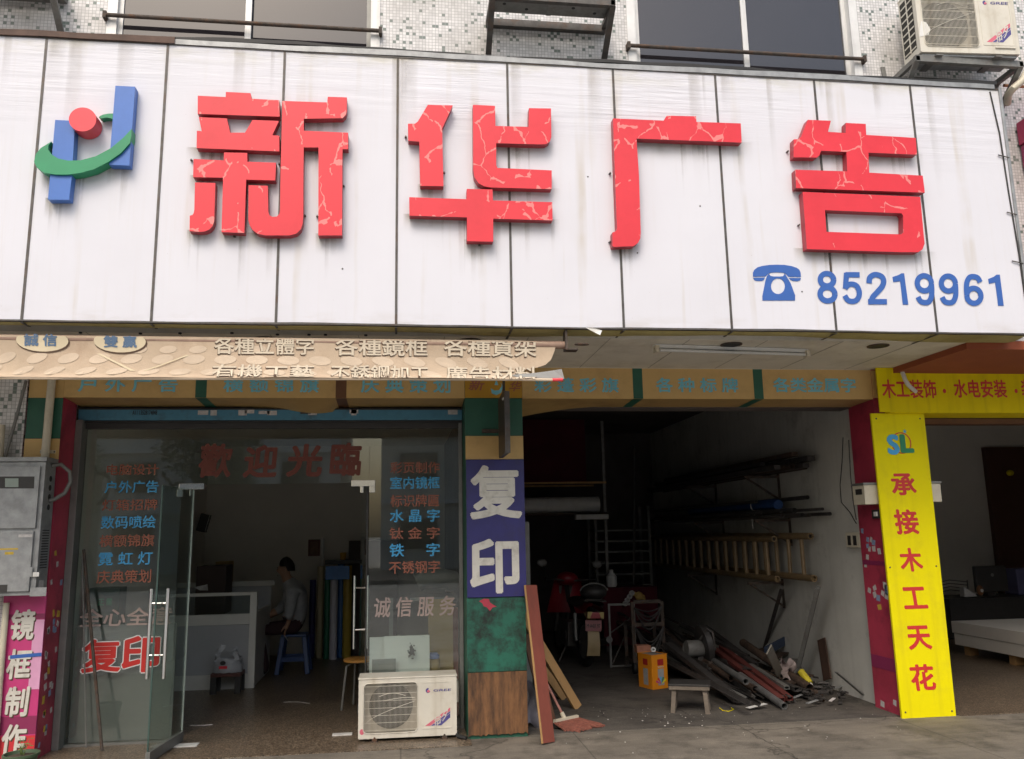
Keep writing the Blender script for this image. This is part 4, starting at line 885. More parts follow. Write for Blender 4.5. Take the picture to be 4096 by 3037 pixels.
# left leaf, open towards the street
hA = Vector((-1.765, YG, 0)); fA = Vector((-1.84, -.27, 0)); d = (fA-hA).normalized(); n = Vector((d.y, -d.x, 0))
def leaf(a, b, z0, z1, t): 
    m = MB(); nn = Vector(((b-a).y, -(b-a).x, 0)).normalized()*t/2
    return m.add([a-nn+Vector((0,0,z0)), b-nn+Vector((0,0,z0)), b+nn+Vector((0,0,z0)), a+nn+Vector((0,0,z0)), a-nn+Vector((0,0,z1)), b-nn+Vector((0,0,z1)), b+nn+Vector((0,0,z1)), a+nn+Vector((0,0,z1))], [(0,3,2,1),(4,5,6,7),(0,1,5,4),(1,2,6,5),(2,3,7,6),(3,0,4,7)])
dr = mesh_obj('door', leaf(hA, fA, .015, 2.035, .012), K['clear_door'], sf); dr['label'] = 'left glass door, swung out'
mesh_obj('bottom_rail', leaf(hA, fA, .01, .085, .034), K['alu_dark'], dr, bevel=.002)
mesh_obj('polished_edge', leaf(fA+d*.0005, fA+d*.006, .09, 2.03, .0125), mat('glass_edge', (.05,.09,.08), .25), dr)
mesh_obj('polished_edge', leaf(hA-d*.004, hA-d*.0005, .09, 2.03, .0125), K['alu'], dr)
mesh_obj('handle', handle(hA+d*.615, n), K['chrome'], dr, smooth=True)
# right leaf, open inwards
hB = Vector((-.30, YG+.02, 0)); fB = Vector((-.385, 1.2, 0))
dr2 = mesh_obj('door', leaf(hB, fB, .015, 2.04, .012), K['clear_door'], sf); dr2['label'] = 'right glass door, swung in'
mesh_obj('bottom_rail', leaf(hB, fB, .01, .085, .034), K['alu_dark'], dr2, bevel=.002)
mesh_obj('polished_edge', leaf(hB-Vector((0,.006,0)), hB-Vector((0,.001,0)), .09, 2.03, .0125), K['dark'], dr2)
mesh_obj('handle', handle((-.375, 1.1, 0), (1,.05,0)), K['chrome'], dr2, smooth=True)
yt = YG-.003
for body, bx, m in (('电脑设计',(232,1010,346,1034),'rust_text'),('户外广告',(228,1046,345,1073),'cyan_text'),('灯箱招牌',(222,1086,343,1111),'rust_text'),('数码喷绘',(220,1122,339,1150),'cyan_text'),('横额锦旗',(216,1163,336,1190),'rust_text'),('霓 虹 灯',(214,1201,332,1230),'cyan_text'),('庆典策划',(210,1240,329,1269),'rust_text'),('全心全意',(172,1323,372,1362),'pinkgrey'),
    ('彩页制作',(849,1005,957,1030),'rust_text'),('室内镜框',(849,1037,957,1064),'cyan_text'),('标识牌匾',(849,1076,956,1103),'rust_text'),('水 晶 字',(848,1108,957,1136),'cyan_text'),('钛 金 字',(847,1147,957,1173),'rust_text'),('铁     字',(847,1182,957,1211),'cyan_text'),('不锈钢字',(846,1220,957,1248),'rust_text'),('诚 信 服 务',(812,1298,990,1342),'pinkgrey')):
    mb = MB(); text_px(mb, body, bx, yt, .018, shear=(.012 if '心' in body or '信' in body else 0)); mesh_obj('lettering', mb, K[m], sf)
for ch, bx in (('歡',(430,965,502,1040)),('迎',(528,968,602,1040)),('光',(622,966,700,1038)),('臨',(716,963,784,1036))):
    mb = MB(); text_px(mb, ch, bx, yt, .035, shear=.02); mesh_obj('lettering', mb, K['welcome_red'], sf)
mb = MB(); text_px(mb, '复', (175,1388,266,1466), yt, .058); text_px(mb, '印', (263,1381,350,1466), yt, .058); mesh_obj('letter_outline', mb, K['outline_white'], sf)
mb = MB(); text_px(mb, '复', (177.5,1390.5,263.5,1463.5), yt-.002, .03); text_px(mb, '印', (265.5,1383.5,347.5,1463.5), yt-.002, .03); mesh_obj('lettering', mb, K['sign_red'], sf)
sh = thing('shutter_housing', 'blue roller shutter housing with torn paper stickers above the glass front', 'shutter', (-1.1, .35, 2.62))
mesh_obj('casing', MB().box(-2.72, .53, .335, .42, 2.622, 2.722), K['sky_blue_box'], sh, bevel=.004)
mesh_obj('slot', MB().box(-2.72, .53, .345, .415, 2.60, 2.62), K['black'], sh)
mesh_obj('ridge', MB().box(-2.72, .53, .327, .334, 2.712, 2.722), K['dark'], sh)
mb = MB(); text_px(mb, 'A11 13528174848', (288,893,342,903), .3325, .02); mesh_obj('stencilled_number', mb, K['black'], sh)
for i, x in enumerate((442, 465, 528, 543, 575, 592, 665, 680, 770, 770, 985)):
    p = dY(x, 897, .334); w_ = rnd.uniform(.02,.05); mesh_obj('sticker', MB().box(p.x-w_, p.x+w_, .331, .334, p.z-rnd.uniform(.01,.03), p.z+rnd.uniform(.01,.025)), K[rnd.choice(['paper','paper','galv','dark'])], sh)
# ------------------------------------------------------------------ air conditioners
K['ac_white'] = mat('aged_white_enamel', (.66,.63,.55), .45, 0, .06, 4, streak=((.34,.27,.17), .4), dirt=((.42,.36,.26), .4, 5))
K['fan_dark'] = mat('fan_shadow_plastic', (.022,.02,.016), .7, 0, .3, 6)
K['fan_cowl'] = mat('dusty_cowl', (.4,.36,.29), .8, 0, .25, 7); K['ac_red'] = mat('red_label', (.62,.14,.2), .5); K['ac_navy'] = mat('navy_label', (.08,.07,.25), .5)
def ac_unit(name, label, loc, W, D, H, rz=0, fan=True, gw=.54, glen=.86):
    """local frame: front at y=0 facing -y, x 0..W, z 0..H"""
    t = thing(name, label, 'air conditioner', loc); t.rotation_euler = (0, 0, rz)
    P = lambda n, mb, m, par=None, **k: mesh_obj(n, mb, m, par or t, local=True, **k)
    gx0, gx1, gz0, gz1 = .055*W, gw*W+.055*W, .09*H, .90*H
    # casing as a shell with a front opening
    cs = MB(); th = .012
    def rr(x0, x1, z0, z1, r, n=5):
        o = []
        for cx, cz, a in ((x1-r, z0+r, -90), (x1-r, z1-r, 0), (x0+r, z1-r, 90), (x0+r, z0+r, 180)):
            o += [Vector((cx+r*math.cos(R(a+90*i/n)), 0, cz+r*math.sin(R(a+90*i/n)))) for i in range(n+1)]
        return o
    cs.prism(rr(0, W, 0, H*.975, .012), (0, th, 0), [rr(gx0, gx1, gz0, gz1, .035)])
    P('front_panel', cs, K['ac_white'], bevel=.002)
    P('casing', MB().box(0, .006, th+.001, D, 0, H*.975).box(W-.006, W, th+.001, D, 0, H*.975).box(.006, W-.006, D-.006, D, 0, H*.975).box(.006, W-.006, th+.001, D-.006, 0, .006), K['ac_white'])
    P('lid', MB().box(-.006, W+.006, -.006, D+.004, H*.976, H), K['ac_white'], bevel=.006)
    cx, cz, fr = (gx0+gx1)/2, (gz0+gz1)/2, min(gx1-gx0, gz1-gz0)*.47
    P('fan_cowl', MB().box(gx0-.01, gx1+.01, .09, .1, gz0-.01, gz1+.01), K['fan_cowl'])
    bl = MB(); bl.lathe([(fr*1.0,0),(fr*1.0,.004)], (0,0,0), 40, Matrix.Translation((cx,.088,cz)).to_3x3() @ Matrix.Rotation(R(90),3,'X'))
    bl.v = [v+Vector((cx,.089,cz)) for v in bl.v]
    P('fan_opening', bl, K['fan_dark'])
    fb = MB()
    for k in range(3):
        a = k*2.094+.4; pts = []
        for r_, da, yy in ((.2,0,.04),(.6,-.25,.05),(.97,-.1,.06),(.97,.75,.075),(.6,.6,.07),(.2,.7,.06)): pts.append(Vector((cx+fr*r_*math.cos(a+da), yy, cz+fr*r_*math.sin(a+da))))
        fb.add(pts, [(0,1,2,3,4,5)])
    hb = MB().lathe([(fr*.22,0),(fr*.2,.02),(fr*.05,.03)], (0,0,0), 16, Matrix.Rotation(R(90),3,'X')); fb.add([v+Vector((cx,.06,cz)) for v in hb.v], hb.f)
    P('fan', fb, K['fan_dark'], recalc=False)
    gr = MB(); n = 42
    for i in range(n+1):
        x = gx0+.006+(gx1-gx0-.012)*i/n; e = .018*max(0, 1-min(x-gx0, gx1-x)/.03); gr.box(x-.0010, x+.0010, -.004, 0, gz0+.004+e, gz1-.004-e)
    for i in range(7):
        z = gz0+.02+(gz1-gz0-.04)*i/6; gr.box(gx0+.004, gx1-.004, 0, .0035, z-.0014, z+.0014)
    lo = rr(gx0-.004, gx1+.004, gz0-.004, gz1+.004, .036); lo = [p+Vector((0,-.003,0)) for p in lo]; gr.tube(lo+[lo[0], lo[1]], .0035, 6, cap=False)
    arc = [Vector((gx0+(gx1-gx0)*(.28+.5*u), -.006, gz0+(gz1-gz0)*(.74+.06*math.sin(math.pi*u)))) for u in [i/10 for i in range(11)]]; gr.tube(arc, .0022, 5)
    arc = [Vector((gx0+(gx1-gx0)*(.36+.6*u), -.006, gz0+(gz1-gz0)*(.65+.05*math.sin(2.2*u)))) for u in [i/10 for i in range(11)]]; gr.tube(arc, .0022, 5)
    arc = [Vector((gx0+(gx1-gx0)*(.03+.92*u), -.006, gz0+(gz1-gz0)*(.2+.42*u**.7))) for u in [i/10 for i in range(11)]]; gr.tube(arc, .0022, 5)
    P('grille', gr, K['ac_white'])
    bx0, bx1, bz0, bz1 = gx1+.04*W, W*.955, .12*H, .90*H
    fl = MB(); a = rr(bx0, bx1, bz0, bz1, .012); b_ = rr(bx0+.008, bx1-.008, bz0+.008, bz1-.008, .01); fl.prism([p+Vector((0,-.003,0)) for p in a], (0,.003,0), [[p+Vector((0,-.003,0)) for p in b_]])
    P('raised_rim', fl, K['ac_white'])
    tb = MB(); ww = bx1-bx0
    text_box(tb, 'GREE', bx0+.38*ww, bx0+.95*ww, H*.735, H*.775, -.0012, .014, shear=.006); P('brand_lettering', tb, K['ac_navy'])
    rd = MB(); cc = (bx0+.22*ww, H*.757); rd.prism([Vector((cc[0]+.019*math.cos(k*.2618+1.2), -.0012, cc[1]+.019*math.sin(k*.2618+1.2))) for k in range(19)]+[Vector((cc[0],-.0012,cc[1]))], (0,.001,0)); P('brand_roundel', rd, K['ac_navy'])
    rd = MB(); rd.prism([Vector((cc[0]+.003+.012*math.cos(k*.5), -.0016, cc[1]-.006+.01*math.sin(k*.5))) for k in range(12)], (0,.001,0)); P('brand_roundel', rd, K['ac_red'])
    def band(s0, s1, m, yy):
        # diagonal stripe in the lower right corner of the panel
        x0, x1, z0, z1 = bx0+.12*ww, bx0+.93*ww, H*.17, H*.46
        dx = s0*.3*ww; q = [(x0+s0*ww, z0), (x1, z1-(s0)*1.1*(z1-z0)), (x1, z1-(s1)*1.1*(z1-z0)), (x0+s1*ww, z0)]
        P('label_stripe', MB().prism([Vector((a, yy, b)) for a, b in q], (0,.0008,0)), K[m])
    band(0, .17, 'ac_red', -.001); band(.19, .28, 'ac_navy', -.001); band(.30, .52, 'ac_navy', -.001)
    lt = MB(); text_box(lt, '拾夕', bx0+.42*ww, bx0+.86*ww, H*.2, H*.37, -.002, .015, map3=lambda p: Vector((p.x, p.y, p.z+(p.x-bx0-.6*ww)*.7))); P('label_lettering', lt, K['letter_white'])
    sd = MB()
    for i in range(8): sd.box(-.004, 0, .05, D-.03, .12*H+i*.1*H, .12*H+i*.1*H+.012)
    sd.box(-.005, 0, D*.5, D*.5+.012, .1*H, .92*H)
    P('side_louvre', sd, K['ac_white'])
    P('side_opening', MB().box(-.0015, -.0002, .045, D-.02, .1*H, .92*H), K['fan_dark'])
    P('valve_cover', MB().box(W, W+.02, D*.35, D*.85, H*.5, H*.86), K['ac_white'], bevel=.004)
    return t, P
AW, AH = .785, .462
ac, P = ac_unit('air_conditioner', 'weathered white air conditioner outdoor unit standing on the pavement before the glass', (-.337, .06, .028), AW, .27, AH, R(-.5))
for x in (.1, AW-.13): P('foot', MB().box(x, x+.06, -.02, .28, -.035, -.022).box(x+.01, x+.05, -.015, .27, -.022, 0).lathe([(.007,-.02),(.007,.012)], (x+.03,-.008,0), 8), K['rust'])
P('sticker', MB().prism([Vector((.03+.018*math.cos(k*.5), -.001, .055+.022*math.sin(k*.5))) for k in range(12)], (0,.0008,0)), K['ac_red'])
hs = MB().tube([(.40,.2,.1),(.43,.12,.05),(.46,.03,.02),(.52,-.02,.016)], .016, 8)
single('drain_hose', hs, K['black'], 'short black drain hose lying beside the pavement air conditioner', 'hose', smooth=True)
UZ = atY(3684, 207, -1.45).z; UX = atY(3684, 207, -1.45).x
uac, P = ac_unit('air_conditioner', 'white air conditioner outdoor unit on a bracket at the top right corner', (UX, -1.45, UZ), .84, .24, .60, R(-3))
P('torn_paper', MB().prism([Vector((a,-.003,b)) for a,b in ((.0,.13),(.08,.15),(.1,.2),(.07,.26),(.03,.27),(.01,.2))], (0,.001,0)), K['white'])
P('label_holder', MB().box(.63, .80, -.012, 0, .045, .06), K['ac_white'], bevel=.004)
P('base_tray', MB().box(.02, .82, .02, .23, -.02, -.004), K['galv'])
for x in (.12, .62): P('foot', MB().box(x, x+.06, -.01, .24, -.03, -.021), K['grey_steel'])
def bracket(name, label, xa, xb, z, yf, tray=None, m='steel', dz=.26):
    t = thing(name, label, 'bracket', ((xa+xb)/2, YW, z), 'air conditioner brackets on the upper wall')
    mesh_obj('front_beam', MB().box(xa, xb, yf, yf+.04, z-.01, z+.045), K[m], t)
    mesh_obj('wall_beam', MB().box(xa, xb, YW-.05, YW-.002, z-.03, z+.03), K[m], t)
    for x in (xa+.015, xb-.015):
        mesh_obj('arm', MB().bar((x, yf, z+.016), (x, YW, z+.016), .035, .04), K[m], t)
        mesh_obj('strut', MB().bar((x, yf+.02, z), (x, YW-.01, z-dz), .045, .02), K[m], t)
    if tray:
        tr = MB()
        tr.box(xa+.03, xb-.03, yf+.03, YW-.12, z+.036, z+.044)
        mesh_obj('tray', tr, K[tray], t)
        for i in range(5):
            x = xa+.12+i*(xb-xa-.24)/4; mesh_obj('tray_hole', MB().lathe([(.014,0),(.014,.002)], (x, -1.28+.05*((i*7)%3-1), z+.0335), 10), K['black'], t)
        mesh_obj('tray_rib', MB().box((xa+xb)/2-.02, (xa+xb)/2+.02, yf+.03, YW-.12, z+.031, z+.0355), K[tray], t)
    return t
zb_ = atY(2440, 20, -1.45).z
bracket('wall_bracket', 'empty dark steel shelf bracket with a rusty tray above the sign middle', .64, 1.60, zb_, -1.46, tray='grey_steel')
bracket('wall_bracket', 'grey steel bracket carrying the white air conditioner at the top right', UX-.04, UX+.9, UZ-.066, -1.44, m='grey_steel')
bracket('wall_bracket', 'shelf bracket with a stained tray at the top left corner', -3.4, -2.49, 5.58, -1.45, tray='rust', m='grey_steel', dz=.3)
st = MB().bar((UX-.12, YW-.01, UZ+.06),(UX-.09, YW-.01, UZ-.22), .035,.012)
single('wall_strap', st, K['grey_steel'], 'loose grey steel strap on the mosaic wall left of the top right air conditioner', 'strap')
# pipe and hose at the right end of the sign
pp = MB().tube([dY(2300,60,-1.2), dY(2262,110,-1.3), dY(2238,150,-1.38), dY(2222,178,-1.38), dY(2205,192,-1.36), dY(2194,205,-1.3), dY(2192,225,-1.2)], .03, 12)
single('drain_pipe', pp, K['cream'], 'bent white drain pipe at the upper right end of the sign', 'pipe', smooth=True)
single('copper_pipe', MB().tube([dY(2184,186,-1.2), dY(2290,193,-1.2)], .013, 8), mat('copper', (.35,.17,.08), .4, .4), 'thin brown pipe along the wall below the top right air conditioner', 'pipe', smooth=True)
ns = thing('neighbour_sign', 'edge of a magenta shop sign at the right border of the photo', 'sign', (5.6, -1.4, 3.6))
p0 = dY(2207, 200, -1.3)
for i in range(6):
    mesh_obj('panel', MB().box(p0.x+.13+.012*i, 7.5, -1.42, -1.12, 4.95-.21*i-.2, 4.95-.21*i), K['plum'] if i % 2 else mat('magenta_panel', (.36,.03,.09), .5), ns, bevel=.004)
mesh_obj('side_plate', MB().box(4.86, 4.9, -1.2, -1.11, 3.1, 4.9), K['mosaic_purple'], ns)

# ------------------------------------------------------------------ fittings under the soffit
la, lb = Vector((1.93,-.94,2.99)), Vector((3.25,-.82,2.99)); dl = (lb-la).normalized()
lt = thing('fluorescent_lamp', 'unlit fluorescent batten lamp on the soffit above the workshop bay', 'lamp', la)
mesh_obj('housing', MB().bar(la+Vector((0,0,.024)), lb+Vector((0,0,.024)), .05, .05), K['white'], lt, bevel=.003)
mesh_obj('tube', MB().tube([la+Vector((0,-.035,.0))+dl*.04, lb+Vector((0,-.035,.0))-dl*.04], .013, 10), mat('unlit_tube', (.6,.6,.58), .3), lt, smooth=True)
for p in (la, lb-dl*.03): mesh_obj('end_cap', MB().bar(p+Vector((0,-.02,.008)), p+dl*.03+Vector((0,-.02,.008)), .06, .05), K['cream'], lt)
mesh_obj('gap', MB().bar(la+Vector((0,-.027,.012)), lb+Vector((0,-.027,.012)), .004, .012), K['black'], lt)
# projecting sign seen edge-on
x0 = atY(2018, 1600, -.49).x; z0, z1 = atY(2030, 1812, -.49).z, atY(2030, 1556, -.49).z
pj = thing('projecting_sign', 'dark projecting sign seen edge on over the middle pillar', 'sign', (x0, -.25, z0))
mesh_obj('panel', MB().prism([Vector((x0,-.49,z0)),Vector((x0,-.03,z0)),Vector((x0,-.03,z1-.02)),Vector((x0,-.40,z1)),Vector((x0,-.49,z1-.02))], (.034,0,0)), mat('sooty_sign_face', (.06,.045,.035), .5, 0, .3, 5, dirt=((.02,.02,.02), .7, 6)), pj)
mesh_obj('edge_strip', MB().box(x0-.002, x0+.04, -.502, -.491, z0, z1-.02), K['steel'], pj)
mesh_obj('hanger', MB().box(x0-.14, x0+.02, -.03, -.005, z1-.30, z1-.27), K['rust'], pj); mesh_obj('hanger', MB().box(x0+.01,x0+.03,-.3,-.28,z1-.02,3.04), K['rust'], pj)
for z in (z1-.07,): 
    for y in (-.44,-.40): mesh_obj('bolt', MB().lathe([(.01,0),(.008,.008)], (x0,y,z), 8, Matrix.Rotation(R(-90),3,'Y')), K['alu'], pj)
# left corner: pipes, meter cabinet, plant
pv = thing('pvc_pipe', 'cream plastic pipe clamped to the green panel of the left pillar', 'pipe', (-2.8, -.06, 2.25))
mesh_obj('tube', MB().tube([(-2.80,-.045,3.03),(-2.803,-.045,2.7),(-2.805,-.045,2.255)], .031, 14), K['cream'], pv, smooth=True)
mesh_obj('clamp', MB().box(-2.86,-2.745,-.012,-.004,2.31,2.335).lathe([(.035,0),(.035,.025)], (-2.805,-.045,2.31), 14), K['cream'], pv)
for x in (-2.853,-2.752): mesh_obj('bolt', MB().lathe([(.007,0),(.005,.004)], (x,-.012,2.322), 8, Matrix.Rotation(R(90),3,'X')), K['steel'], pv)
pts = [dY(57,828,-.05), dY(38,900,-.05), dY(14,985,-.05), dY(8,1006,-.05)]
single('conduit', MB().tube(pts, .013, 8), K['grey_steel'], 'thin grey metal conduit slanting down the mosaic wall at the left', 'conduit', smooth=True)
single('drain_pipe', MB().tube([dY(2,925,-.06), dY(-2,1006,-.06)], .03, 10), K['cream'], 'cream drain pipe at the left border above the meter cabinet', 'pipe', smooth=True)
single('drain_pipe', MB().tube([dY(14,1312,-.05), dY(0,1480,-.05), dY(-12,1645,-.05)], .022, 10), K['cream'], 'cream drain pipe running down left of the magenta sign', 'pipe', smooth=True)
mc = thing('meter_cabinet', 'grey galvanised electric meter cabinet on the left wall', 'cabinet', (-3.0, -.1, 1.22))
ZB, ZT, XR, YF, YBK = 1.225, 2.225, -2.722, -.25, -.03
mesh_obj('body', MB().box(-3.5, XR, YF+.02, YBK, ZB, ZT), K['galv'], mc, bevel=.004)
mesh_obj('roof', MB().box(-3.5, XR+.015, YF-.005, YBK, ZT+.001, ZT+.035), K['galv'], mc, bevel=.004)
mesh_obj('door', MB().box(-3.46, XR-.03, YF, YF+.018, 1.72, 2.19), K['galv'], mc, bevel=.005)
mesh_obj('door', MB().box(-3.46, XR-.04, YF, YF+.018, 1.255, 1.70), K['galv'], mc, bevel=.005)
pw = [dY(a, b, YF-.001) for a, b in ((-20,1037),(75,1037),(74,1063),(-20,1063))]
wd = mesh_obj('meter_window', MB().prism(pw[::-1], (0,.0008,0)), K['dark'], mc)
pw = [dY(a, b, YF-.003) for a, b in ((11,1041),(40,1041),(40,1060),(11,1060))]
mesh_obj('meter', MB().prism(pw[::-1], (0,.0015,0)), mat('meter_face', (.3,.36,.32), .4), mc)
for i in range(15): mesh_obj('vent_slot', MB().box(XR, XR+.003, YF+.06, YBK-.04, 1.42+i*.02, 1.428+i*.02), K['black'], mc)
for z in (2.1,2.03,1.96,1.88): mesh_obj('knockout', MB().lathe([(.022,0),(.022,.004)], (XR,-.12,z), 12, Matrix.Rotation(R(90),3,'Y')), K['black'], mc)
for a, b, w_, h_, m in ((12,1195,40,3,'paper_yel'),(6,1281,14,14,'dark'),(62,1245,12,18,'galv'),(78,1250,10,8,'white'),(55,1166,22,5,'paper'),(83,1288,26,16,'galv'),(20,1204,14,5,'paper_yel')):
    p = dY(a, b, YF-.001); mesh_obj('torn_label', MB().box(p.x-w_*.0022, p.x+w_*.0022, YF-.0012, YF-.0004, p.z-h_*.002, p.z+h_*.002), K[m], mc)
mesh_obj('sticker', MB().box(XR+.001, XR+.003, -.18, -.1, 1.24, 1.33), K['paper'], mc)
cdp = [(XR,-.12,2.20),(XR+.06,-.1,2.215),(XR+.115,-.06,2.16),(XR+.12,-.04,2.08),(XR+.09,-.06,1.99),(XR+.03,-.1,1.94),(XR,-.12,1.93)]
single('flexible_conduit', MB().tube(cdp, .016, 10), K['grey_steel'], 'loop of flexible grey conduit on the right side of the meter cabinet', 'conduit', smooth=True)
pt = atZ(85, 3014, .17)
pot = thing('flower_pot', 'round green plastic flower pot with a sparse weed below the magenta sign', 'plant pot', (pt.x, pt.y, 0))
mesh_obj('pot', MB().lathe([(.085,.0),(.105,.15),(.118,.155),(.118,.172),(.106,.172),(.1,.15),(.02,.149)], (pt.x,pt.y,0), 28), mat('green_pot', (.07,.11,.06), .5), pot, smooth=True)
mesh_obj('soil', MB().lathe([(.1,.151),(.05,.158),(.01,.16)], (pt.x,pt.y,0), 20), mat('soil', (.06,.045,.03), .95, 0, .3, 40), pot)
lf = MB()
for k in range(9):
    a = k*2.4; L_ = rnd.uniform(.05,.13); b0 = Vector((pt.x+rnd.uniform(-.015,.02), pt.y, .155)); q = b0+Vector((math.cos(a)*.03, math.sin(a)*.03, L_))
    tip = q+Vector((math.cos(a)*.045, math.sin(a)*.03, -.005)); lf.bar(b0, q, .003, .003); sx = Vector((-math.sin(a), math.cos(a), .2))*.008; lf.add([q, (q+tip)/2+sx, tip, (q+tip)/2-sx], [(0,1,2,3)])
mesh_obj('weed', lf, mat('weed_green', (.16,.22,.06), .6), pot, recalc=False)
hz = [dY(1961,799,-.14), dY(1964,812,-.16), dY(1969,826,-.18), dY(1976,838,-.18), dY(1985,846,-.15), dY(1992,852,-.112)]
single('cable_hose', MB().tube(hz, .019, 10), K['white'], 'white corrugated hose drooping across the yellow sign board', 'hose', smooth=True)
# meter boxes on the right pillar
def meter(name, label, x0, x1, y0, y1, z0, z1):
    t = thing(name, label, 'meter box', ((x0+x1)/2, y0, z0))
    mesh_obj('case', MB().box(x0, x1, y0, y1, z0, z1), K['cream'], t, bevel=.006)
    mesh_obj('cap', MB().box(x0-.008, x1+.008, y0-.01, y1, z1, z1+.02), K['alu_dark'], t, bevel=.004)
    return t
p0, p1 = atX(3400, 1935, 4.2), atX(3498, 2018, 4.26)
m1 = meter('electric_meter', 'cream electric meter box on the left side of the right pillar', 4.12, 4.274, .02, .22, atY(3460,2018,.02).z, atY(3460,1940,.02).z)
mesh_obj('reading_window', MB().box(4.1185, 4.1196, .06, .17, m1.location.z+.09, m1.location.z+.14), K['dark'], m1)
q = dY(2044, 1080, -.05)
meter('electric_meter', 'cream meter box half hidden behind the right edge of the yellow pillar sign', 4.7, dY(2048,1080,.0).x, -.006, .12, dY(2040,1092,.0).z, dY(2040,1052,.0).z)
bz0 = atY(3478, 2075, .04).z
br = thing('circuit_breaker', 'small black circuit breaker below the cream meter box on the crimson pillar', 'breaker', (4.25, .05, bz0))
mesh_obj('base', MB().box(4.245, 4.2755, .02, .15, bz0, bz0+.08), K['dark'], br, bevel=.003); mesh_obj('switch', MB().box(4.233, 4.245, .05, .1, bz0+.02, bz0+.06), K['alu'], br, bevel=.003)
sk = thing('socket_box', 'cream switch box on the workshop wall next to the crimson pillar', 'switch', (4.33, .6, 1.3))
a = atX(3395, 2130, 4.33); b = atX(3435, 2190, 4.33)
mesh_obj('case', MB().box(4.29, 4.3385, a.y-.25, a.y, b.z, a.z), K['cream'], sk, bevel=.005)
for k in range(2): mesh_obj('slot', MB().box(4.288, 4.2895, a.y-.2+.1*k, a.y-.14+.1*k, b.z+.02, a.z-.03), K['dark'], sk)
cb = [atX(*p, 4.333) for p in ((3372,1750),(3368,1850),(3360,1940),(3365,2010),(3400,2050),(3425,2095))]
single('wall_cable', MB().tube(cb, .004, 5), K['black'], 'thin black cable sagging down the workshop wall near the pillar', 'cable')
single('wall_cable', MB().tube([atX(*p, 4.336) for p in ((3395,1760),(3402,1900),(3412,2000),(3425,2080))], .006, 5), K['steel'], 'bundle of cables beside the crimson pillar edge', 'cable')
# ------------------------------------------------------------------ on the pavement and at the mouth of the workshop
bd = MB(); a, b = Vector((1.14,-.27,0.01)), Vector((1.062,-.035,1.19))
up = Vector((.55,-.83,0)); up = (up - (b-a).normalized()*up.dot((b-a).normalized())).normalized()
t = thing('leaning_board', 'long red stained board leaning against the right edge of the middle pillar', 'board', (1.14,-.27,0))
mesh_obj('face', MB().bar(a, b, .125, .012, up), K['redwood'], t, bevel=.001)
sd_ = (b-a).normalized().cross(up).normalized()
mesh_obj('raw_edge', MB().bar(a-sd_*.066, b-sd_*.066, .007, .016, up), K['pine'], t)
def plank(name, a, b, w_, h, up, m, label, cat='plank', group=None):
    a, b, up = Vector(a), Vector(b), Vector(up); d = (b-a).normalized(); up = (up-d*up.dot(d)).normalized()
    return single(name, MB().bar(a, b, w_, h, up), m, label, cat, group, bevel=.002)
f1 = atZ(2312, 2832, .01); plank('timber_plank', f1, (1.06, f1.y-.10, .96), .085, .03, (.5,-1,.2), K['pine'], 'longer bare pine plank leaning on the workshop side of the middle pillar')
f2 = atZ(2258, 2796, .01); plank('timber_plank', f2, (1.08, f2.y-.05, .72), .08, .025, (.5,-1,.2), K['pine'], 'shorter pine plank propped behind the long one')
f3 = atZ(2228, 2830, .01); plank('timber_plank', (1.26,.3,.01), (1.06,.18,.78), .12, .015, (.6,-1,0), mat('brown_board', (.16,.08,.05), .7, 0, .2, 5), 'dark brown board just behind the red stained board')
br = thing('broom', 'red bristled floor broom with a thin handle lying against the planks', 'broom', (1.5,.42,0))
hA_, hB_ = atZ(2218, 2886, .07), atZ(2310, 2866, .07)
br_h = MB(); br_h.bar(hA_, hB_, .03, .025)
mesh_obj('head_block', br_h, K['cream'], br)
bw = MB()
for i in range(150):
    p = hA_.lerp(hB_, rnd.random()); q = Vector((p.x+.07+rnd.uniform(-.01,.16)*1.0, p.y-.06+rnd.uniform(-.07,.02), rnd.uniform(.002,.02))); bw.bar(p+Vector((0,0,-.01)), q, .014, .014)
mesh_obj('bristle_block', bw, mat('red_bristles', (.24,.085,.06), .8, 0, .3, 30), br)
mid = hA_.lerp(hB_, .45); mesh_obj('handle', MB().tube([mid, Vector((1.10, .36, .62))], .011, 8), mat('handle_red', (.35,.16,.13), .5), br, smooth=True)
mesh_obj('ferrule', MB().tube([mid, mid+(Vector((1.10,.36,.62))-mid).normalized()*.06], .018, 10), K['cream'], br)
dp = thing('dust_pan', 'dark flat dustpan under the broom', 'dustpan', (1.35,.3,0))
a, b, c = atZ(2190,2905,.01), atZ(2270,2915,.005), atZ(2190,2930,.005)
mesh_obj('tray', MB().prism([Vector((1.22,.18,.03)),Vector((1.45,.16,.004)),Vector((1.47,.38,.004)),Vector((1.24,.4,.03))], (0,0,-.004)), K['dark'], dp)
mesh_obj('rim', MB().bar((1.22,.18,.04),(1.24,.4,.04),.008,.05), K['dark'], dp)
rl = MB().grid(lambda u, v: Vector((1.05+.16*u+.03*math.sin(v*6), .34-.2*v*.4+.06*math.sin(u*5), .34-.33*v+.03*math.sin(u*7))), 10, 10)
single('plastic_sheet', rl, mat('grey_plastic_sheet', (.26,.25,.3), .4, 0, .2, 7), 'crumpled grey plastic sheet tucked behind the red stained board', 'sheet', smooth=True)
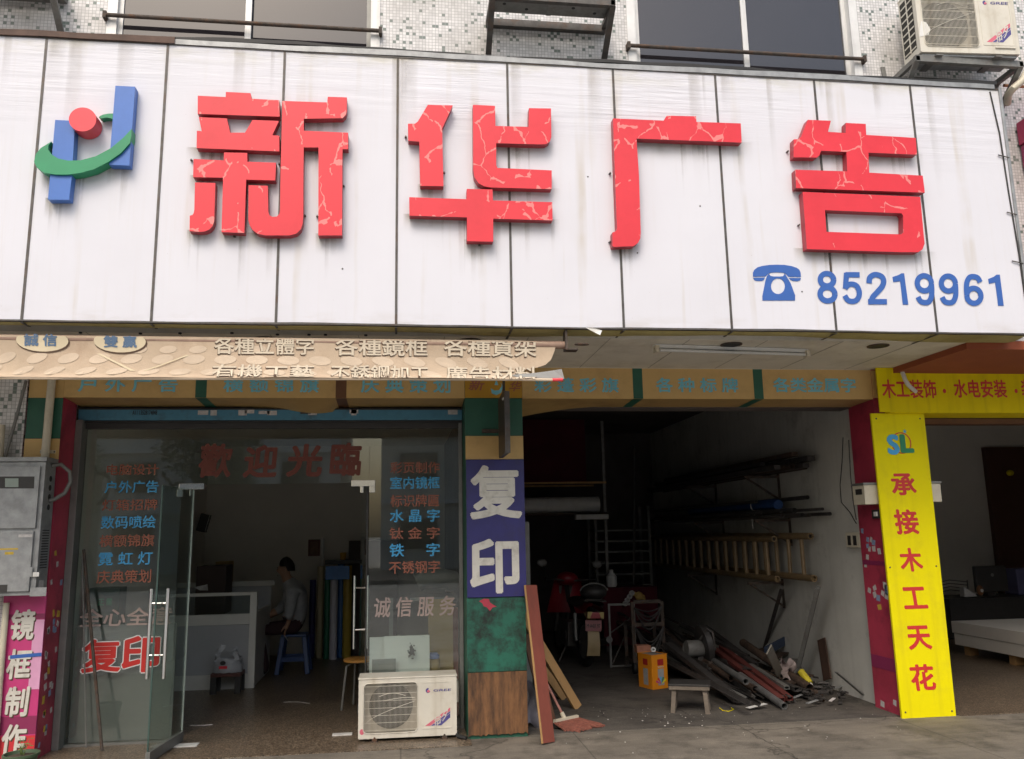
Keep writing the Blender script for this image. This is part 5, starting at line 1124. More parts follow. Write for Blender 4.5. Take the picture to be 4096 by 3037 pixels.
# bench
bt_ = thing('wooden_bench', 'low worn wooden bench with a dark top near the workshop entrance', 'bench', (2.56,.62,0))
hz_ = atY(2760, 2742, .5).z; q0, q1, q2 = atZ(2692,2853,0), atZ(2832,2858,0), atZ(2705,2836,0)
ux = (q1-q0).normalized(); uy = Vector((-ux.y, ux.x, 0)); L_ = (q1-q0).length; Wd = .21
woodw = mat('grimy_bench_wood', (.17,.14,.11), .8, 0, .25, 12, dirt=((.1,.085,.07), .6, 10))
for s in (0, 1):
    for r_ in (0, 1):
        f = q0+ux*(L_*s)+uy*(Wd*r_); tp = q0+ux*(.02+(L_-.04)*s)+uy*(.02+(Wd-.04)*r_)+Vector((0,0,hz_-.03)); mesh_obj('leg', MB().bar(f, tp, .04, .04, uy), woodw, bt_, bevel=.003)
Mx = Matrix((ux, uy, Vector((0,0,1)))).transposed().to_4x4(); Mx.translation = q0
mesh_obj('apron', MB().box(-.025, L_+.025, -.025, Wd+.025, hz_-.045, hz_-.012, Mx), woodw, bt_, bevel=.003)
mesh_obj('seat', MB().box(-.03, L_+.03, -.03, Wd+.03, hz_-.011, hz_+.006, Mx), K['dark'], bt_, bevel=.003)
# orange tin
c0, c1 = atZ(2612, 2762, 0), atZ(2674, 2754, 0); c3 = atZ(2567, 2750, 0); th_ = atY(2610, 2624, c0.y).z
ux = (c1-c0); wt = ux.length; ux.normalize(); uy = Vector((-ux.y, ux.x, 0)); dt = .24
tn = thing('paint_tin', 'square orange metal tin with red and grey labels beside the trolley', 'tin', c0)
Mx = Matrix((ux, uy, Vector((0,0,1)))).transposed().to_4x4(); Mx.translation = c0
wt = max(wt, .2)
mesh_obj('body', MB().box(0, wt, 0, dt, 0, th_, Mx), K['orange'], tn, bevel=.006)
mesh_obj('rim', MB().box(-.003, wt+.003, -.003, .006, th_+.001, th_+.008, Mx).box(-.003, wt+.003, dt-.006, dt+.003, th_+.001, th_+.008, Mx).box(-.003, .006, .0065, dt-.0065, th_+.001, th_+.008, Mx).box(wt-.006, wt+.003, .0065, dt-.0065, th_+.001, th_+.008, Mx), K['orange'], tn)
mesh_obj('lid_sheet', MB().box(.008, wt-.008, .008, dt-.008, th_+.0005, th_+.002, Mx), K['galv'], tn)
greyl = mat('grey_label', (.36,.36,.36), .5, 0, .15, 20); redl = mat('dark_red_label', (.4,.02,.02), .5)
mesh_obj('label_red', MB().box(wt*.36, wt*.74, -.0022, -.0005, th_*.70, th_*.88, Mx), redl, tn)
mesh_obj('label_grey', MB().box(wt*.36, wt*.74, -.0022, -.0005, th_*.12, th_*.60, Mx), greyl, tn)
mesh_obj('label_red', MB().box(-.0022, -.0005, dt*.3, dt*.62, th_*.70, th_*.88, Mx), redl, tn)
mesh_obj('label_grey', MB().box(-.0022, -.0005, dt*.3, dt*.62, th_*.12, th_*.60, Mx), greyl, tn)
mb = MB(); text_box(mb, 'SANO', wt*.36, wt*.74, th_*.635, th_*.68, -.003, .03, map3=lambda p: Mx @ p); mesh_obj('lettering', mb, K['letter_white'], tn)
for i, m in enumerate(('yellow','logo_green','cyan_text','sign_red','pink')):
    a0 = .5+i*.5; cx_, cz_ = wt*.55, th_*.15
    mesh_obj('label_fan', MB().prism([Mx @ Vector(p) for p in ((cx_, -.0036, cz_), (cx_+.075*math.cos(a0), -.0036, cz_+.075*math.sin(a0)), (cx_+.075*math.cos(a0+.3), -.0036, cz_+.075*math.sin(a0+.3)))], Mx.to_3x3() @ Vector((0,.001,0))), K[m], tn)
single('brick', MB().box(atY(2547,2600,1.98).x, atY(2603,2600,1.98).x, 1.97, 2.08, th_+.006-.012, th_+.07), mat('brick', (.36,.16,.1), .9, 0, .2, 20), 'red brick lying on the back of the orange tin', 'brick', bevel=.004)
single('cap_nut', MB().lathe([(.026,0),(.026,.02),(.012,.02),(.012,.0)], atY(2612,2598,1.86), 14, Matrix.Rotation(R(90),3,'X')), K['white'], 'small white ring standing on the orange tin', 'ring')

# litter and debris
lit = MB()
for i in range(70):
    x, y = rnd.uniform(1.2, 4.1), rnd.uniform(-.7, 1.0); s_ = rnd.choice([.003,.004,.004,.005,.006,.008])
    if i < 28: x, y = rnd.gauss(2.55,.35), rnd.gauss(.3,.22)
    lit.lathe([(s_,.006),(s_*.8,.006+s_*.5),(s_*.2,.006+s_*.7)], (x, y, 0), 6)
tag(mesh_obj('litter', lit, mat('pale_litter', (.5,.48,.44), .8)), kind='stuff')
def ribbon(name, px, label, m, r=.003, z=.01):
    single(name, MB().tube([atZ(a, b, z) for a, b in px], r, 5), K[m], label, 'strip')
ribbon('paper_strip', ((760,2902),(815,2902),(850,2899)), 'thin white paper strip on the terrazzo in the doorway', 'paper', .004)
ribbon('paper_strip', ((1135,2809),(1190,2808),(1238,2814)), 'curved pale strip on the terrazzo before the counter', 'paper', .003)
ribbon('yellow_wire', ((2878,2832),(2890,2842),(2915,2846),(2935,2838),(2925,2832)), 'loop of yellow wire at the front of the scrap heap', 'yellow', .004)

# ------------------------------------------------------------------ scrap heap: every bar its own thing
GR = 'scrap metal lengths heaped by the workshop wall'
rust2 = mat('scrap_rust', (.075,.048,.034), .8, .2, .5, 12, dirt=((.03,.028,.028), .8, 9), bump=.3); dkst = mat('scrap_dark', (.065,.06,.058), .6, .4, .35, 9); greyp = mat('scrap_grey_pipe', (.15,.15,.15), .5, .3, .25, 8)
redm = mat('scrap_red_primer', (.13,.03,.025), .7, 0, .25, 8)
def seg(name, a, b, kind, m, label, **k):
    a, b = Vector(a), Vector(b)
    mb = MB()
    if kind == 'pipe': mb.pipe(a, b, k.get('r', .03), .004)
    elif kind == 'box':
        w_ = k.get('r', .03); d = (b-a).normalized(); x = d.cross(Vector((0,0,1))).normalized(); z = x.cross(d); vs = []; fs = []; t_ = .004
        for p, q in ((a, w_), (b, w_), (b, w_-t_), (a, w_-t_)):
            for sx, sz in ((-1,-.6),(1,-.6),(1,.6),(-1,.6)): vs.append(p+x*(sx*q)+z*(sz*q))
        for i in range(4):
            for j in range(4): fs.append((i*4+j, i*4+(j+1)%4, ((i+1)%4)*4+(j+1)%4, ((i+1)%4)*4+j))
        mb.add(vs, fs)
    elif kind == 'angle':
        w_ = k.get('r', .04); d = (b-a).normalized(); x = d.cross(Vector((0,0,1))).normalized(); z = x.cross(d); ang = k.get('roll', 0); x, z = x*math.cos(ang)+z*math.sin(ang), z*math.cos(ang)-x*math.sin(ang)
        pr_ = [(0,0),(w_,0),(w_,.004),(.004,.004),(.004,w_),(0,w_)]
        mb.prism([a+x*p+z*q for p, q in pr_], b-a)
    elif kind == 'bar': mb.bar(a, b, k.get('r', .04), k.get('h', .01), roll=k.get('roll', 0))
    return single(name, mb, m, label, 'scrap metal', GR)
P0 = lambda px, py, z: atZ(px, py, z)
seg('steel_pipe', P0(3138,2826,.035), P0(2960,2700,.16), 'pipe', greyp, 'grey steel pipe nearest the pavement, its open end lowest of the heap', r=.032)
seg('steel_pipe', P0(2984,2727,.2), P0(2790,2600,.28), 'pipe', greyp, 'grey pipe with a dark open mouth high in the middle of the heap', r=.03)
seg('channel_bar', P0(3128,2800,.06), P0(2850,2592,.3), 'box', redm, 'left one of the two long red primed box bars', r=.03)
seg('channel_bar', P0(3160,2795,.06), P0(2885,2588,.3), 'box', redm, 'right one of the two long red primed box bars', r=.03)
seg('steel_pipe', P0(3290,2803,.02), P0(3165,2726,.06), 'pipe', K['rust'], 'short rusty brown pipe at the right foot of the heap', r=.022)
seg('box_section', P0(3148,2752,.12), P0(3000,2660,.2), 'box', K['alu_dark'], 'short aluminium box section with an open bright end', r=.026)
seg('blue_beam', P0(3060,2606,.28), P0(3212,2524,.42), 'bar', mat('blue_primer', (.04,.06,.11), .6, 0, .2, 6), 'dull blue beam lying across the back of the heap', r=.02, h=.09)
seg('grey_bar', P0(3345,2688,.28), P0(3468,2792,.02), 'bar', K['grey_steel'], 'blue grey bar sloping down to the wall foot at the right', r=.045, h=.01)
seg('white_strip', P0(2990,2832,.03), P0(3062,2815,.045), 'bar', K['white'], 'crumpled white strip lying over the front bar ends', r=.05, h=.003)
for i in range(5):
    a = P0(2950+i*24, 2825-abs(i-2)*6+(i%2)*(-18), .03+.035*(i%3)); seg('angle_bar', a, a+Vector((-.12-.03*i, 1.8+.1*i, .12)), 'angle', K['alu_dark'] if i % 2 else dkst, 'aluminium angle bar among those ending at the front of the heap', r=.045, roll=.6*i)
for i in range(46):
    fx, fy = rnd.uniform(2.95, 4.0), rnd.uniform(.7, 2.2); L_ = rnd.uniform(1.3, 3.0); ang = rnd.uniform(1.5, 1.9); z0 = .02+.2*max(0, fy-.7)*rnd.random()+.06*rnd.random(); z1 = z0+rnd.uniform(.02,.34)
    a = Vector((fx, fy, z0)); b = a+Vector((math.cos(ang)*L_, math.sin(ang)*L_, z1-z0))
    b.x = max(b.x, 2.9); a.x = max(a.x, 3.1)
    kd = ('bar','pipe','box','angle','bar')[i % 5]; nm = {'bar':'flat_bar','pipe':'steel_pipe','box':'box_section','angle':'angle_bar'}[kd]
    seg(nm, a, b, kd, (rust2, dkst, dkst, rust2, K['steel'])[(i*3) % 5], {'bar':'dark flat steel bar in the thick of the scrap heap','pipe':'dark steel pipe in the thick of the scrap heap','box':'dark steel box section in the thick of the scrap heap','angle':'dark steel angle bar in the thick of the scrap heap'}[kd], r=rnd.uniform(.022,.05))
for i in range(7):
    a = Vector((3.75+.05*i, 1.1+.22*i, .12+.02*i)); seg('flat_bar', a, a+Vector((.35,.25+.1*(i%3),.03)), 'bar', (rust2, K['grey_steel'])[i % 2], 'short flat offcut stacked against the plaster wall', r=.12, h=.012)
plank('leaning_offcut', P0(3138,2738,.02), P0(3076,2598,.52), .10, .012, (-.3,-1,.3), mat('grey_board', (.17,.16,.13), .8, 0, .2, 6), 'grey board offcut leaning in the middle of the heap', 'board')
a = atX(3310, 2720, 4.28); b = atX(3285, 2556, 4.31); plank('leaning_offcut', a, b, .16, .012, (-1,0,.1), mat('rusty_plate', (.075,.04,.028), .8, 0, .3, 8), 'rusty brown plate leaning on the plaster wall', 'board')
bo = thing('oil_bottle', 'yellow plastic bottle with a white cap lying on the scrap heap', 'bottle', P0(3225,2715,.16)); p = bo.location
d = (P0(3240,2735,.12)-p).normalized()
mesh_obj('body', MB().tube([p-d*.09, p-d*.08, p+d*.04, p+d*.06], .035, 12), mat('yellow_plastic', (.5,.42,.03), .4), bo, smooth=True); mesh_obj('cap', MB().tube([p+d*.061, p+d*.09], .017, 10), K['white'], bo, smooth=True)
rg = MB(); c = P0(3150,2680,.22)
rg.grid(lambda u, v: c+Vector((.14*(u-.5)+.02*math.sin(v*9), .08*math.sin(u*6)*math.sin(v*5), .18*(.5-v)+.03*math.sin(u*11))), 10, 10)
single('rag', rg, mat('pinkish_rag', (.33,.27,.26), .9, 0, .2, 15), 'pinkish white rag hanging on the heap beside the slanted steel bar', 'rag', smooth=True)
rub = MB()
for i in range(130):
    x = rnd.uniform(3.5, 4.3); y = rnd.uniform(.6, 2.2); x = max(x, 3.45); s_ = rnd.uniform(.015,.05)
    M_ = Matrix.Rotation(rnd.uniform(0,6),4,'Z') @ Matrix.Rotation(rnd.uniform(-.5,.5),4,'X'); M_.translation = (x, y, rnd.uniform(.01,.1)); rub.box(-s_,s_,-s_*.4,s_*.4,-.008,.008,M_)
tag(mesh_obj('rubble', rub, dkst), kind='stuff')
for px, w_, m in (((3190,2790),.05,'galv'),((3330,2804),.03,'paper'),((3250,2812),.06,'galv'),((3360,2752),.06,'galv'),((3090,2738),.05,'galv')):
    p = P0(*px, .05); single('metal_offcut', MB().bar(p-Vector((w_,.01,0)), p+Vector((w_,.02,.02)), .03, .006), K[m], {3190:'small pale offcut by the red bars',3330:'pale offcut at the wall end of the heap',3250:'flat grey offcut in front of the rusty pipe',3360:'grey bent sheet near the wall foot',3090:'grey torn sheet above the red bar ends'}[px[0]], 'offcut')
# slanting props under the ladders
for a, b, r_, lab in (((3272,2352),(3188,2690),.045,'pale steel bar slanting down from the bamboo ladders, nearer the entrance'), ((3128,2350),(3052,2612),.03,'dark steel bar slanting down from the bamboo ladders, further in')):
    single('slanted_prop', MB().bar(atX(*a, 4.12), P0(*b, .12), r_*1.5, .04, (1,-1,0)), K['grey_steel'] if r_ > .04 else K['steel'], lab, 'prop')
# cut-off saw
sw = thing('cutoff_saw', 'dark cut-off saw with a round motor and blade guard on top of the scrap heap', 'saw', atY(2810, 2680, 1.9)); b0 = sw.location
for nm, mb, m, sm in (('base_plate', MB().box(b0.x-.17,b0.x+.2,1.72,2.08,b0.z-.02,b0.z+.04), K['steel'], False),
    ('motor', MB().tube([atY(2745,2595,1.88), atY(2752,2595,1.88), atY(2815,2592,1.98)], .085, 20), K['grey_steel'], True),
    ('blade_guard', MB().lathe([(.19,-.035),(.2,-.03),(.2,.03),(.19,.035)], atY(2818,2575,1.95), 28, Matrix.Rotation(R(80),3,'Y')), K['dark'], True),
    ('handle', MB().tube([atY(2800,2560,1.9), atY(2830,2515,1.8), atY(2850,2530,1.8), atY(2862,2600,1.85)], .014, 8), K['steel'], True),
    ('vice', MB().box(b0.x+.02,b0.x+.1,1.75,1.83,b0.z+.041,b0.z+.10), K['rust'], False)): mesh_obj(nm, mb, m, sw, smooth=sm)
mesh_obj('column', MB().box(b0.x-.03,b0.x+.03,1.93,2.0,b0.z+.041,b0.z+.2), K['steel'], sw)

# ------------------------------------------------------------------ bamboo ladders and stock along the right wall
bam = mat('bamboo', (.23,.16,.085), .5, 0, .2, 6, dirt=((.15,.09,.04), .5, 7)); bamin = mat('bamboo_inside', (.4,.28,.13), .7)
def ladder(label, x, y0, y1, zb_, zt_, n, r):
    t = thing('bamboo_ladder', label, 'ladder', (x, y0, zb_), 'bamboo ladders hung along the wall')
    for z in (zb_, zt_):
        m = MB(); pts = []; 
        m.pipe((x, y0, z), (x, y1, z), r, .011, 14)
        rl_ = mesh_obj('rail', m, bam, t, smooth=True)
        k = MB()
        for i in range(10): k.lathe([(r,-.006),(r*1.07,0),(r,.006)], (x, y0+.3+i*(y1-y0)/10, z), 14, Matrix.Rotation(R(90),3,'X'))
        mesh_obj('node_ring', k, bam, rl_, smooth=True)
        mesh_obj('end_plug', MB().lathe([(r*.68,-.002),(r*.68,.002)], (x, y0+.05, z), 14, Matrix.Rotation(R(90),3,'X')), K['dark'] if z == zt_ else bamin, rl_)
    for i in range(n):
        y = y0+.22+(y1-y0-.4)*i/(n-1); mesh_obj('rung', MB().tube([(x, y+rnd.uniform(-.01,.01), zb_+r*.6), (x, y, (zb_+zt_)/2), (x, y, zt_-r*.6)], .023, 8), bam, t, smooth=True)
ladder('bamboo ladder hung nearest the plaster wall, reaching furthest to the entrance', 4.22, 1.30, 6.4, 1.10, 1.53, 16, .036)
ladder('bamboo ladder hung in front of the other one, its ends set further in', 4.07, 1.85, 6.5, 1.07, 1.50, 15, .034)
for i, (y, z) in enumerate(((2.3,1.02),(4.4,1.02),(2.2,2.22),(4.2,2.22),(2.0,1.72),(4.0,1.72))):
    t = thing('shelf_bracket', ('lower','lower','upper','upper','middle','middle')[i]+' steel bracket on the workshop wall, '+('near the entrance' if i % 2 == 0 else 'deeper inside'), 'bracket', (4.33, y, z), 'brackets on the workshop wall')
    mesh_obj('arm', MB().box(3.92, 4.338, y-.015, y+.015, z-.03, z), K['rust'], t); mesh_obj('brace', MB().bar((3.95,y,z-.03),(4.33,y,z-.28),.02,.02), K['rust'], t); mesh_obj('back_plate', MB().box(4.326,4.339,y-.02,y+.02,z-.3,z+.02), K['rust'], t)
LG = 'long stock laid on the wall brackets'
for i, (x, z, y0, y1, r_, m, kd) in enumerate(((4.22,2.33,1.15,6.0,.04,dkst,'box'),(4.02,2.33,1.9,6.0,.03,dkst,'box'),(4.14,2.39,1.35,5.8,.035,rust2,'box'),(3.98,2.26,1.45,6.2,.035,dkst,'box'),(4.08,2.26,1.3,6.4,.03,rust2,'pipe'),(4.18,2.26,1.2,6.3,.035,dkst,'box'),(4.12,2.32,1.5,6.2,.03,dkst,'pipe'),(4.25,2.25,1.35,6.3,.025,rust2,'pipe'))):
    mb = MB(); (mb.pipe((x,y0,z),(x,y1,z),r_) if kd == 'pipe' else mb.bar((x,y0,z),(x,y1,z),r_*2,r_*1.4)); single('stock_length', mb, m, 'dark steel length lying on the upper wall brackets', 'stock', LG)
for i, (x, z, y0, r_) in enumerate(((4.0,1.745,1.45,.02),(4.1,1.745,1.2,.024),(4.2,1.745,1.25,.02),(4.05,1.80,1.6,.022),(4.16,1.80,1.5,.03),(3.96,1.79,1.9,.018),(4.22,1.80,1.0,.016),(4.27,1.75,.95,.018),(4.0,1.92,2.1,.02),(4.22,1.93,1.3,.022))):
    single('stock_length', MB().pipe((x,y0,z),(x,6.2,z),r_), dkst if i % 2 else K['steel'], 'dark rod lying on the middle wall brackets', 'stock', LG)
single('tarpaulin_roll', MB().tube([(4.1,1.75,1.87),(4.1,1.8,1.88),(4.1,2.6,1.885),(4.1,4.5,1.88),(4.1,4.6,1.87)], .055, 14), mat('blue_tarp', (.015,.05,.16), .6, 0, .2, 8), 'rolled blue tarpaulin lying on the dark rods along the wall', 'tarpaulin', smooth=True)
single('rope_tie', MB().tube([(4.1+.065*math.cos(k), 2.35, 1.88+.065*math.sin(k)) for k in [j*.6 for j in range(12)]]+[(4.04,2.35,1.72),(4.05,2.36,1.62)], .006, 5), K['paper'], 'white cord tied around the blue tarpaulin roll', 'cord')
K['grey_board'] = mat('grey_stained_board', (.2,.2,.19), .8, 0, .3, 4)
# ------------------------------------------------------------------ deeper in the workshop
tr = thing('hose_trolley', 'rusty steel tube trolley hung with loops of cable behind the orange tin', 'trolley', (2.85, 2.7, 0))
xa, xb, yt_ = atY(2536,2600,2.7).x, atY(2655,2600,2.7).x, 2.7; zt_ = atY(2600,2406,2.7).z; zs = atY(2600,2497,2.7).z; zl = atY(2600,2590,2.7).z
frm = MB()
for x in (xa, xb):
    for y in (2.7, 3.05): frm.box(x-.018, x+.018, y-.018, y+.018, .06, zt_ if y < 2.9 else zs)
mesh_obj('frame', frm, K['rust'], tr)
for z in (zt_, zs, zl, .14): mesh_obj('cross_bar', MB().box(xa+.0185, xb-.0185, 2.682, 2.718, z-.02, z+.02), K['rust'], tr)
for z in (zs, .14):
    for x in (xa, xb): mesh_obj('side_bar', MB().box(x-.015, x+.015, 2.72, 3.03, z-.015, z+.015), K['rust'], tr)
for x in (xa, xb): mesh_obj('wheel', MB().lathe([(.06,-.02),(.065,-.012),(.065,.012),(.06,.02)], (x, 2.7, .065), 18, Matrix.Rotation(R(90),3,'Y')), K['black'], tr, smooth=True)
hc = MB()
for i in range(9):
    d_ = .05+.02*i; yy = 2.66-.006*i; z0 = zs-.02 if i > 3 else zt_-.06
    hc.tube([(xa+.01+(xb-xa-.02)*u, yy, z0-(d_+.08*(i%3))*math.sin(math.pi*u)) for u in [k/12 for k in range(13)]], .008, 6)
mesh_obj('cable_loops', hc, K['dark'], tr, smooth=True)['kind'] = 'stuff'
fx0, fx1 = atY(2440,2550,3.2).x, atY(2540,2550,3.2).x; ft_ = thing('welded_frame', 'thin welded steel frame standing left of the trolley', 'frame', (fx0, 3.2, 0)); zf = atY(2480,2414,3.2).z
mesh_obj('outline', MB().box(fx0-.012,fx0+.012,3.19,3.21,.0,zf).box(fx1-.012,fx1+.012,3.19,3.21,.0,zf).box(fx0+.012,fx1-.012,3.19,3.21,zf-.024,zf).box(fx0+.012,fx1-.012,3.19,3.21,.01,.03), K['grey_steel'], ft_)
mesh_obj('brace', MB().bar((fx0+.02,3.2,.55*zf),(fx1,3.2,zf*.8),.014,.014).bar((fx0+.02,3.2,.05),(fx1-.1,3.2,.55*zf),.014,.014), K['steel'], ft_)
# motorbike seen from behind (local frame, +y forwards)
mo = thing('motorbike', 'red motorbike seen from behind, parked inside the workshop', 'motorbike', (2.24, 3.05, .005)); mo.rotation_euler = (0, R(3), R(4))
PM = lambda n, mb, m, par=None, **k: mesh_obj(n, mb, m, par or mo, local=True, **k)
redp = mat('red_fairing', (.25,.01,.02), .3, 0, .1, 5)
def wheel(y):
    w_ = PM('wheel', MB().lathe([(.19,-.03),(.2,-.028),(.2,.028),(.19,.03)], (0,y,.29), 28, Matrix.Rotation(R(90),3,'Y')), K['grey_steel'], smooth=True)
    ty = MB(); n, k = 32, 10; vs = [Vector((.05*math.cos(2*math.pi*j/k)*.9, (.245+.045*math.sin(2*math.pi*j/k))*math.cos(2*math.pi*i/n), (.245+.045*math.sin(2*math.pi*j/k))*math.sin(2*math.pi*i/n)))+Vector((0,y,.29)) for i in range(n) for j in range(k)]
    ty.add(vs, [(i*k+j, ((i+1)%n)*k+j, ((i+1)%n)*k+(j+1)%k, i*k+(j+1)%k) for i in range(n) for j in range(k)]); mesh_obj('tyre', ty, K['black'], w_, local=True, smooth=True)
    hb = MB()
    for s in range(12): a = s*.5236; hb.bar((0,y,.29),(0,y+.2*math.cos(a),.29+.2*math.sin(a)),.006,.006)
    mesh_obj('spokes', hb, K['alu'], w_, local=True)
wheel(.29); wheel(1.5)
fen = MB(); fen.grid(lambda u, v: Vector(((v-.5)*(.11+.05*(1-u)), .29-.34*math.cos(R(-20+110*u)), .29+.36*math.sin(R(-20+110*u)))), 12, 4); PM('mudguard', fen, mat('pale_mudguard', (.4,.3,.16), .5, 0, .15, 6), smooth=True)
PM('number_plate', MB().box(-.1, .1, -.09, -.08, .44, .57, Matrix.Rotation(R(-8),4,'X')), mat('dull_red_plate', (.32,.12,.12), .5, 0, .15, 20), bevel=.004)
mb = MB(); text_box(mb, 'M·A4X 97', -.085, .085, .475, .525, -.0915, .02, map3=lambda p: Matrix.Rotation(R(-8),3,'X') @ p); PM('plate_lettering', mb, K['dark'])
tl = PM('tail_light', MB().box(-.10, .10, -.10, -.03, .60, .67), mat('tail_red', (.35,.05,.06), .3), bevel=.01)
for s in (-1, 1): PM('indicator', MB().prism([(s*.1,-.105,.60),(s*.1,-.105,.675),(s*.04,-.105,.675),(s*.07,-.105,.60)][::(1 if s<0 else -1)], (0,.03,0)), mat('amber_lens', (.45,.35,.12), .3))
PM('tail_body', MB().grid(lambda u, v: Vector((.12*math.cos(math.pi*v)*(1-.1*u), -.06+.55*u, .66+.09*math.sin(math.pi*v)+.03*u)), 6, 10), redp, smooth=True)
PM('seat', MB().grid(lambda u, v: Vector((.135*math.cos(math.pi*v), .0+.75*u, .74+.07*math.sin(math.pi*v)-.03*math.sin(3*u))), 10, 10), K['dark'], smooth=True)
PM('rack', MB().tube([(-.12,.2,.82),(-.13,-.08,.80),(.13,-.08,.80),(.12,.2,.82)], .01, 8).tube([(-.1,0,.81),(.1,0,.81)],.008,6), K['steel'], smooth=True)
PM('engine', MB().box(-.16,.16,.55,.95,.2,.5).tube([(-.17,.7,.3),(.17,.7,.3)],.1,14), K['steel'], bevel=.02)
PM('frame_tube', MB().tube([(0,.3,.6),(0,.8,.55),(0,1.15,.75),(0,1.25,.9)], .03, 8).tube([(.07,.29,.29),(.07,.75,.35)],.02,8).tube([(-.07,.29,.29),(-.07,.75,.35)],.02,8), K['dark'], smooth=True)
PM('shock_absorber', MB().tube([(.12,.3,.3),(.12,.38,.62)], .025, 10).tube([(-.12,.3,.3),(-.12,.38,.62)], .025, 10), K['alu_dark'], smooth=True)
PM('exhaust', MB().tube([(.17,.75,.25),(.18,.3,.28),(.18,-.08,.36)], .04, 12), K['steel'], smooth=True)
PM('front_fairing', MB().grid(lambda u, v: Vector((.28*math.cos(math.pi*v)*(1-.35*u), 1.2+.12*math.sin(math.pi*v), .55+.45*u)), 8, 10), redp, smooth=True)
PM('headlamp_cowl', MB().sphere((0,1.22,1.0), .15, .12, .09), redp, smooth=True)
PM('handlebar', MB().tube([(-.34,1.02,1.0),(-.2,1.1,.99),(0,1.15,.97),(.2,1.1,.99),(.34,1.02,1.0)], .014, 8), K['steel'], smooth=True)
for s in (-1, 1):
    PM('grip', MB().tube([(s*.25,1.07,.995),(s*.35,1.015,1.0)], .02, 8), K['black'], smooth=True)
    mr_ = PM('mirror', MB().sphere((s*.38,1.1,1.2), .07, .02, .05), K['grey_steel'], smooth=True); mesh_obj('stalk', MB().tube([(s*.28,1.08,1.0),(s*.38,1.1,1.18)], .006, 6), K['black'], mr_, local=True)
PM('fork', MB().tube([(.07,1.5,.29),(.07,1.3,.9)], .022, 8).tube([(-.07,1.5,.29),(-.07,1.3,.9)], .022, 8), K['alu_dark'], smooth=True)
PM('side_stand', MB().tube([(-.1,.75,.25),(-.22,.72,.0)], .012, 6), K['steel'])
hl = thing('bag', 'dark rounded bag strapped on the motorbike rack', 'bag', (2.3,3.2,.9))
mesh_obj('shell', MB().sphere((2.33,3.25,.89), .17, .15, .1), K['dark'], hl, smooth=True); mesh_obj('strap', MB().tube([(2.33+.175*math.cos(R(a)),3.22,.89+.105*math.sin(R(a))) for a in range(10,180,20)], .01, 6), K['grey_steel'], hl)

# table with red cloth, bottle, racks
tb = thing('work_table', 'table draped with a dark red cloth at the back of the workshop', 'table', (2.9,4.6,0)); X0, X1 = atY(2415,2400,4.5).x, atY(2622,2400,4.5).x; zt2 = atY(2500,2352,4.5).z
mesh_obj('table_top', MB().box(X0, X1, 4.5, 5.3, zt2-.03, zt2), K['steel'], tb)
for x in (X0+.04, X1-.04):
    for y in (4.54, 5.26): mesh_obj('leg', MB().box(x-.02,x+.02,y-.02,y+.02,.005,zt2-.03), K['steel'], tb)
single('red_cloth', MB().grid(lambda u, v: Vector((X0-.02+(X1-X0+.04)*u, (4.9-.42*v*2 if v < .5 else 4.478-.02*math.sin(u*22)*(v-.5)), zt2+.006 if v < .5 else zt2+.006-(v-.5)*2*(zt2-.08))), 40, 8), K['cloth_red'], 'dark red cloth hanging over the front of the back table', 'cloth', smooth=True)
wp = atY(2447, 2350, 4.62); wz = zt2+.012
wbt = thing('white_bottle', 'white plastic bottle standing on the red cloth', 'bottle', (wp.x,4.62,wz))
mesh_obj('body', MB().lathe([(.06,0),(.075,.02),(.075,.14),(.03,.19),(.028,.2)], (wp.x,4.62,wz), 18), K['white'], wbt, smooth=True); mesh_obj('cap', MB().lathe([(.03,.201),(.03,.23),(.01,.235)], (wp.x,4.62,wz), 14), K['white'], wbt, smooth=True)
gp = atY(2556, 2385, 4.44)
for i in range(4):
    q = atY(2500+i*9, 2415-i*14, 4.40); single('tape_roll', MB().lathe([(.035,-.02),(.035,.02),(.02,.02),(.02,-.02)], q, 14, Matrix.Rotation(R(80),3,'X')), K['paper'], 'pale tape roll strung on a cord in front of the red cloth', 'tape roll', 'tape rolls strung before the red cloth')
single('yellow_glove', MB().sphere(gp, .06, .03, .06).sphere(gp+Vector((.06,0,-.03)), .03, .02, .05).sphere(gp+Vector((-.06,0,.03)), .035,.02,.03), mat('yellow_cloth', (.5,.33,.1), .9), 'crumpled yellow glove hanging at the red cloth', 'glove', smooth=True)
rk = thing('storage_rack', 'grey steel rack with many narrow shelves at the back of the workshop', 'rack', (3.3,5.8,0)); X0, X1 = atY(2385,2200,5.8).x, atY(2600,2200,5.8).x
for x in (X0, X1):
    for y in (5.8, 6.3): mesh_obj('post', MB().box(x-.02,x+.02,y-.02,y+.02,.005,2.0), K['grey_steel'], rk)
for py in (2122,2165,2207,2252,2297,2342):
    z = atY(2500,py,5.8).z; mesh_obj('shelf', MB().box(X0+.021,X1-.021,5.785,6.3,z-.012,z+.012), K['alu_dark'], rk)
oh = thing('overhead_rack', 'wooden overhead rack at the back of the workshop carrying rolls', 'rack', (2,4.8,2.0)); zA, zB_ = atY(2250,1928,4.7).z, atY(2250,2052,4.7).z; XA, XB = 1.0, atY(2428,2000,4.7).x
for z in (zA, zB_): mesh_obj('beam', MB().box(XA,XB,4.7,4.74,z-.025,z).box(XA,XB,5.5,5.54,z-.025,z), K['pine'] if z == zA else K['rust'], oh)
mesh_obj('deck', MB().box(XA,XB,4.745,5.495,zB_-.02,zB_-.005), K['ply'], oh)
for x in (XB-.02, 1.05): mesh_obj('post', MB().box(x-.02,x+.02,4.741,4.78,.005,3.2), K['grey_steel'], oh)
zr = (atY(2250,1985,4.7).z)
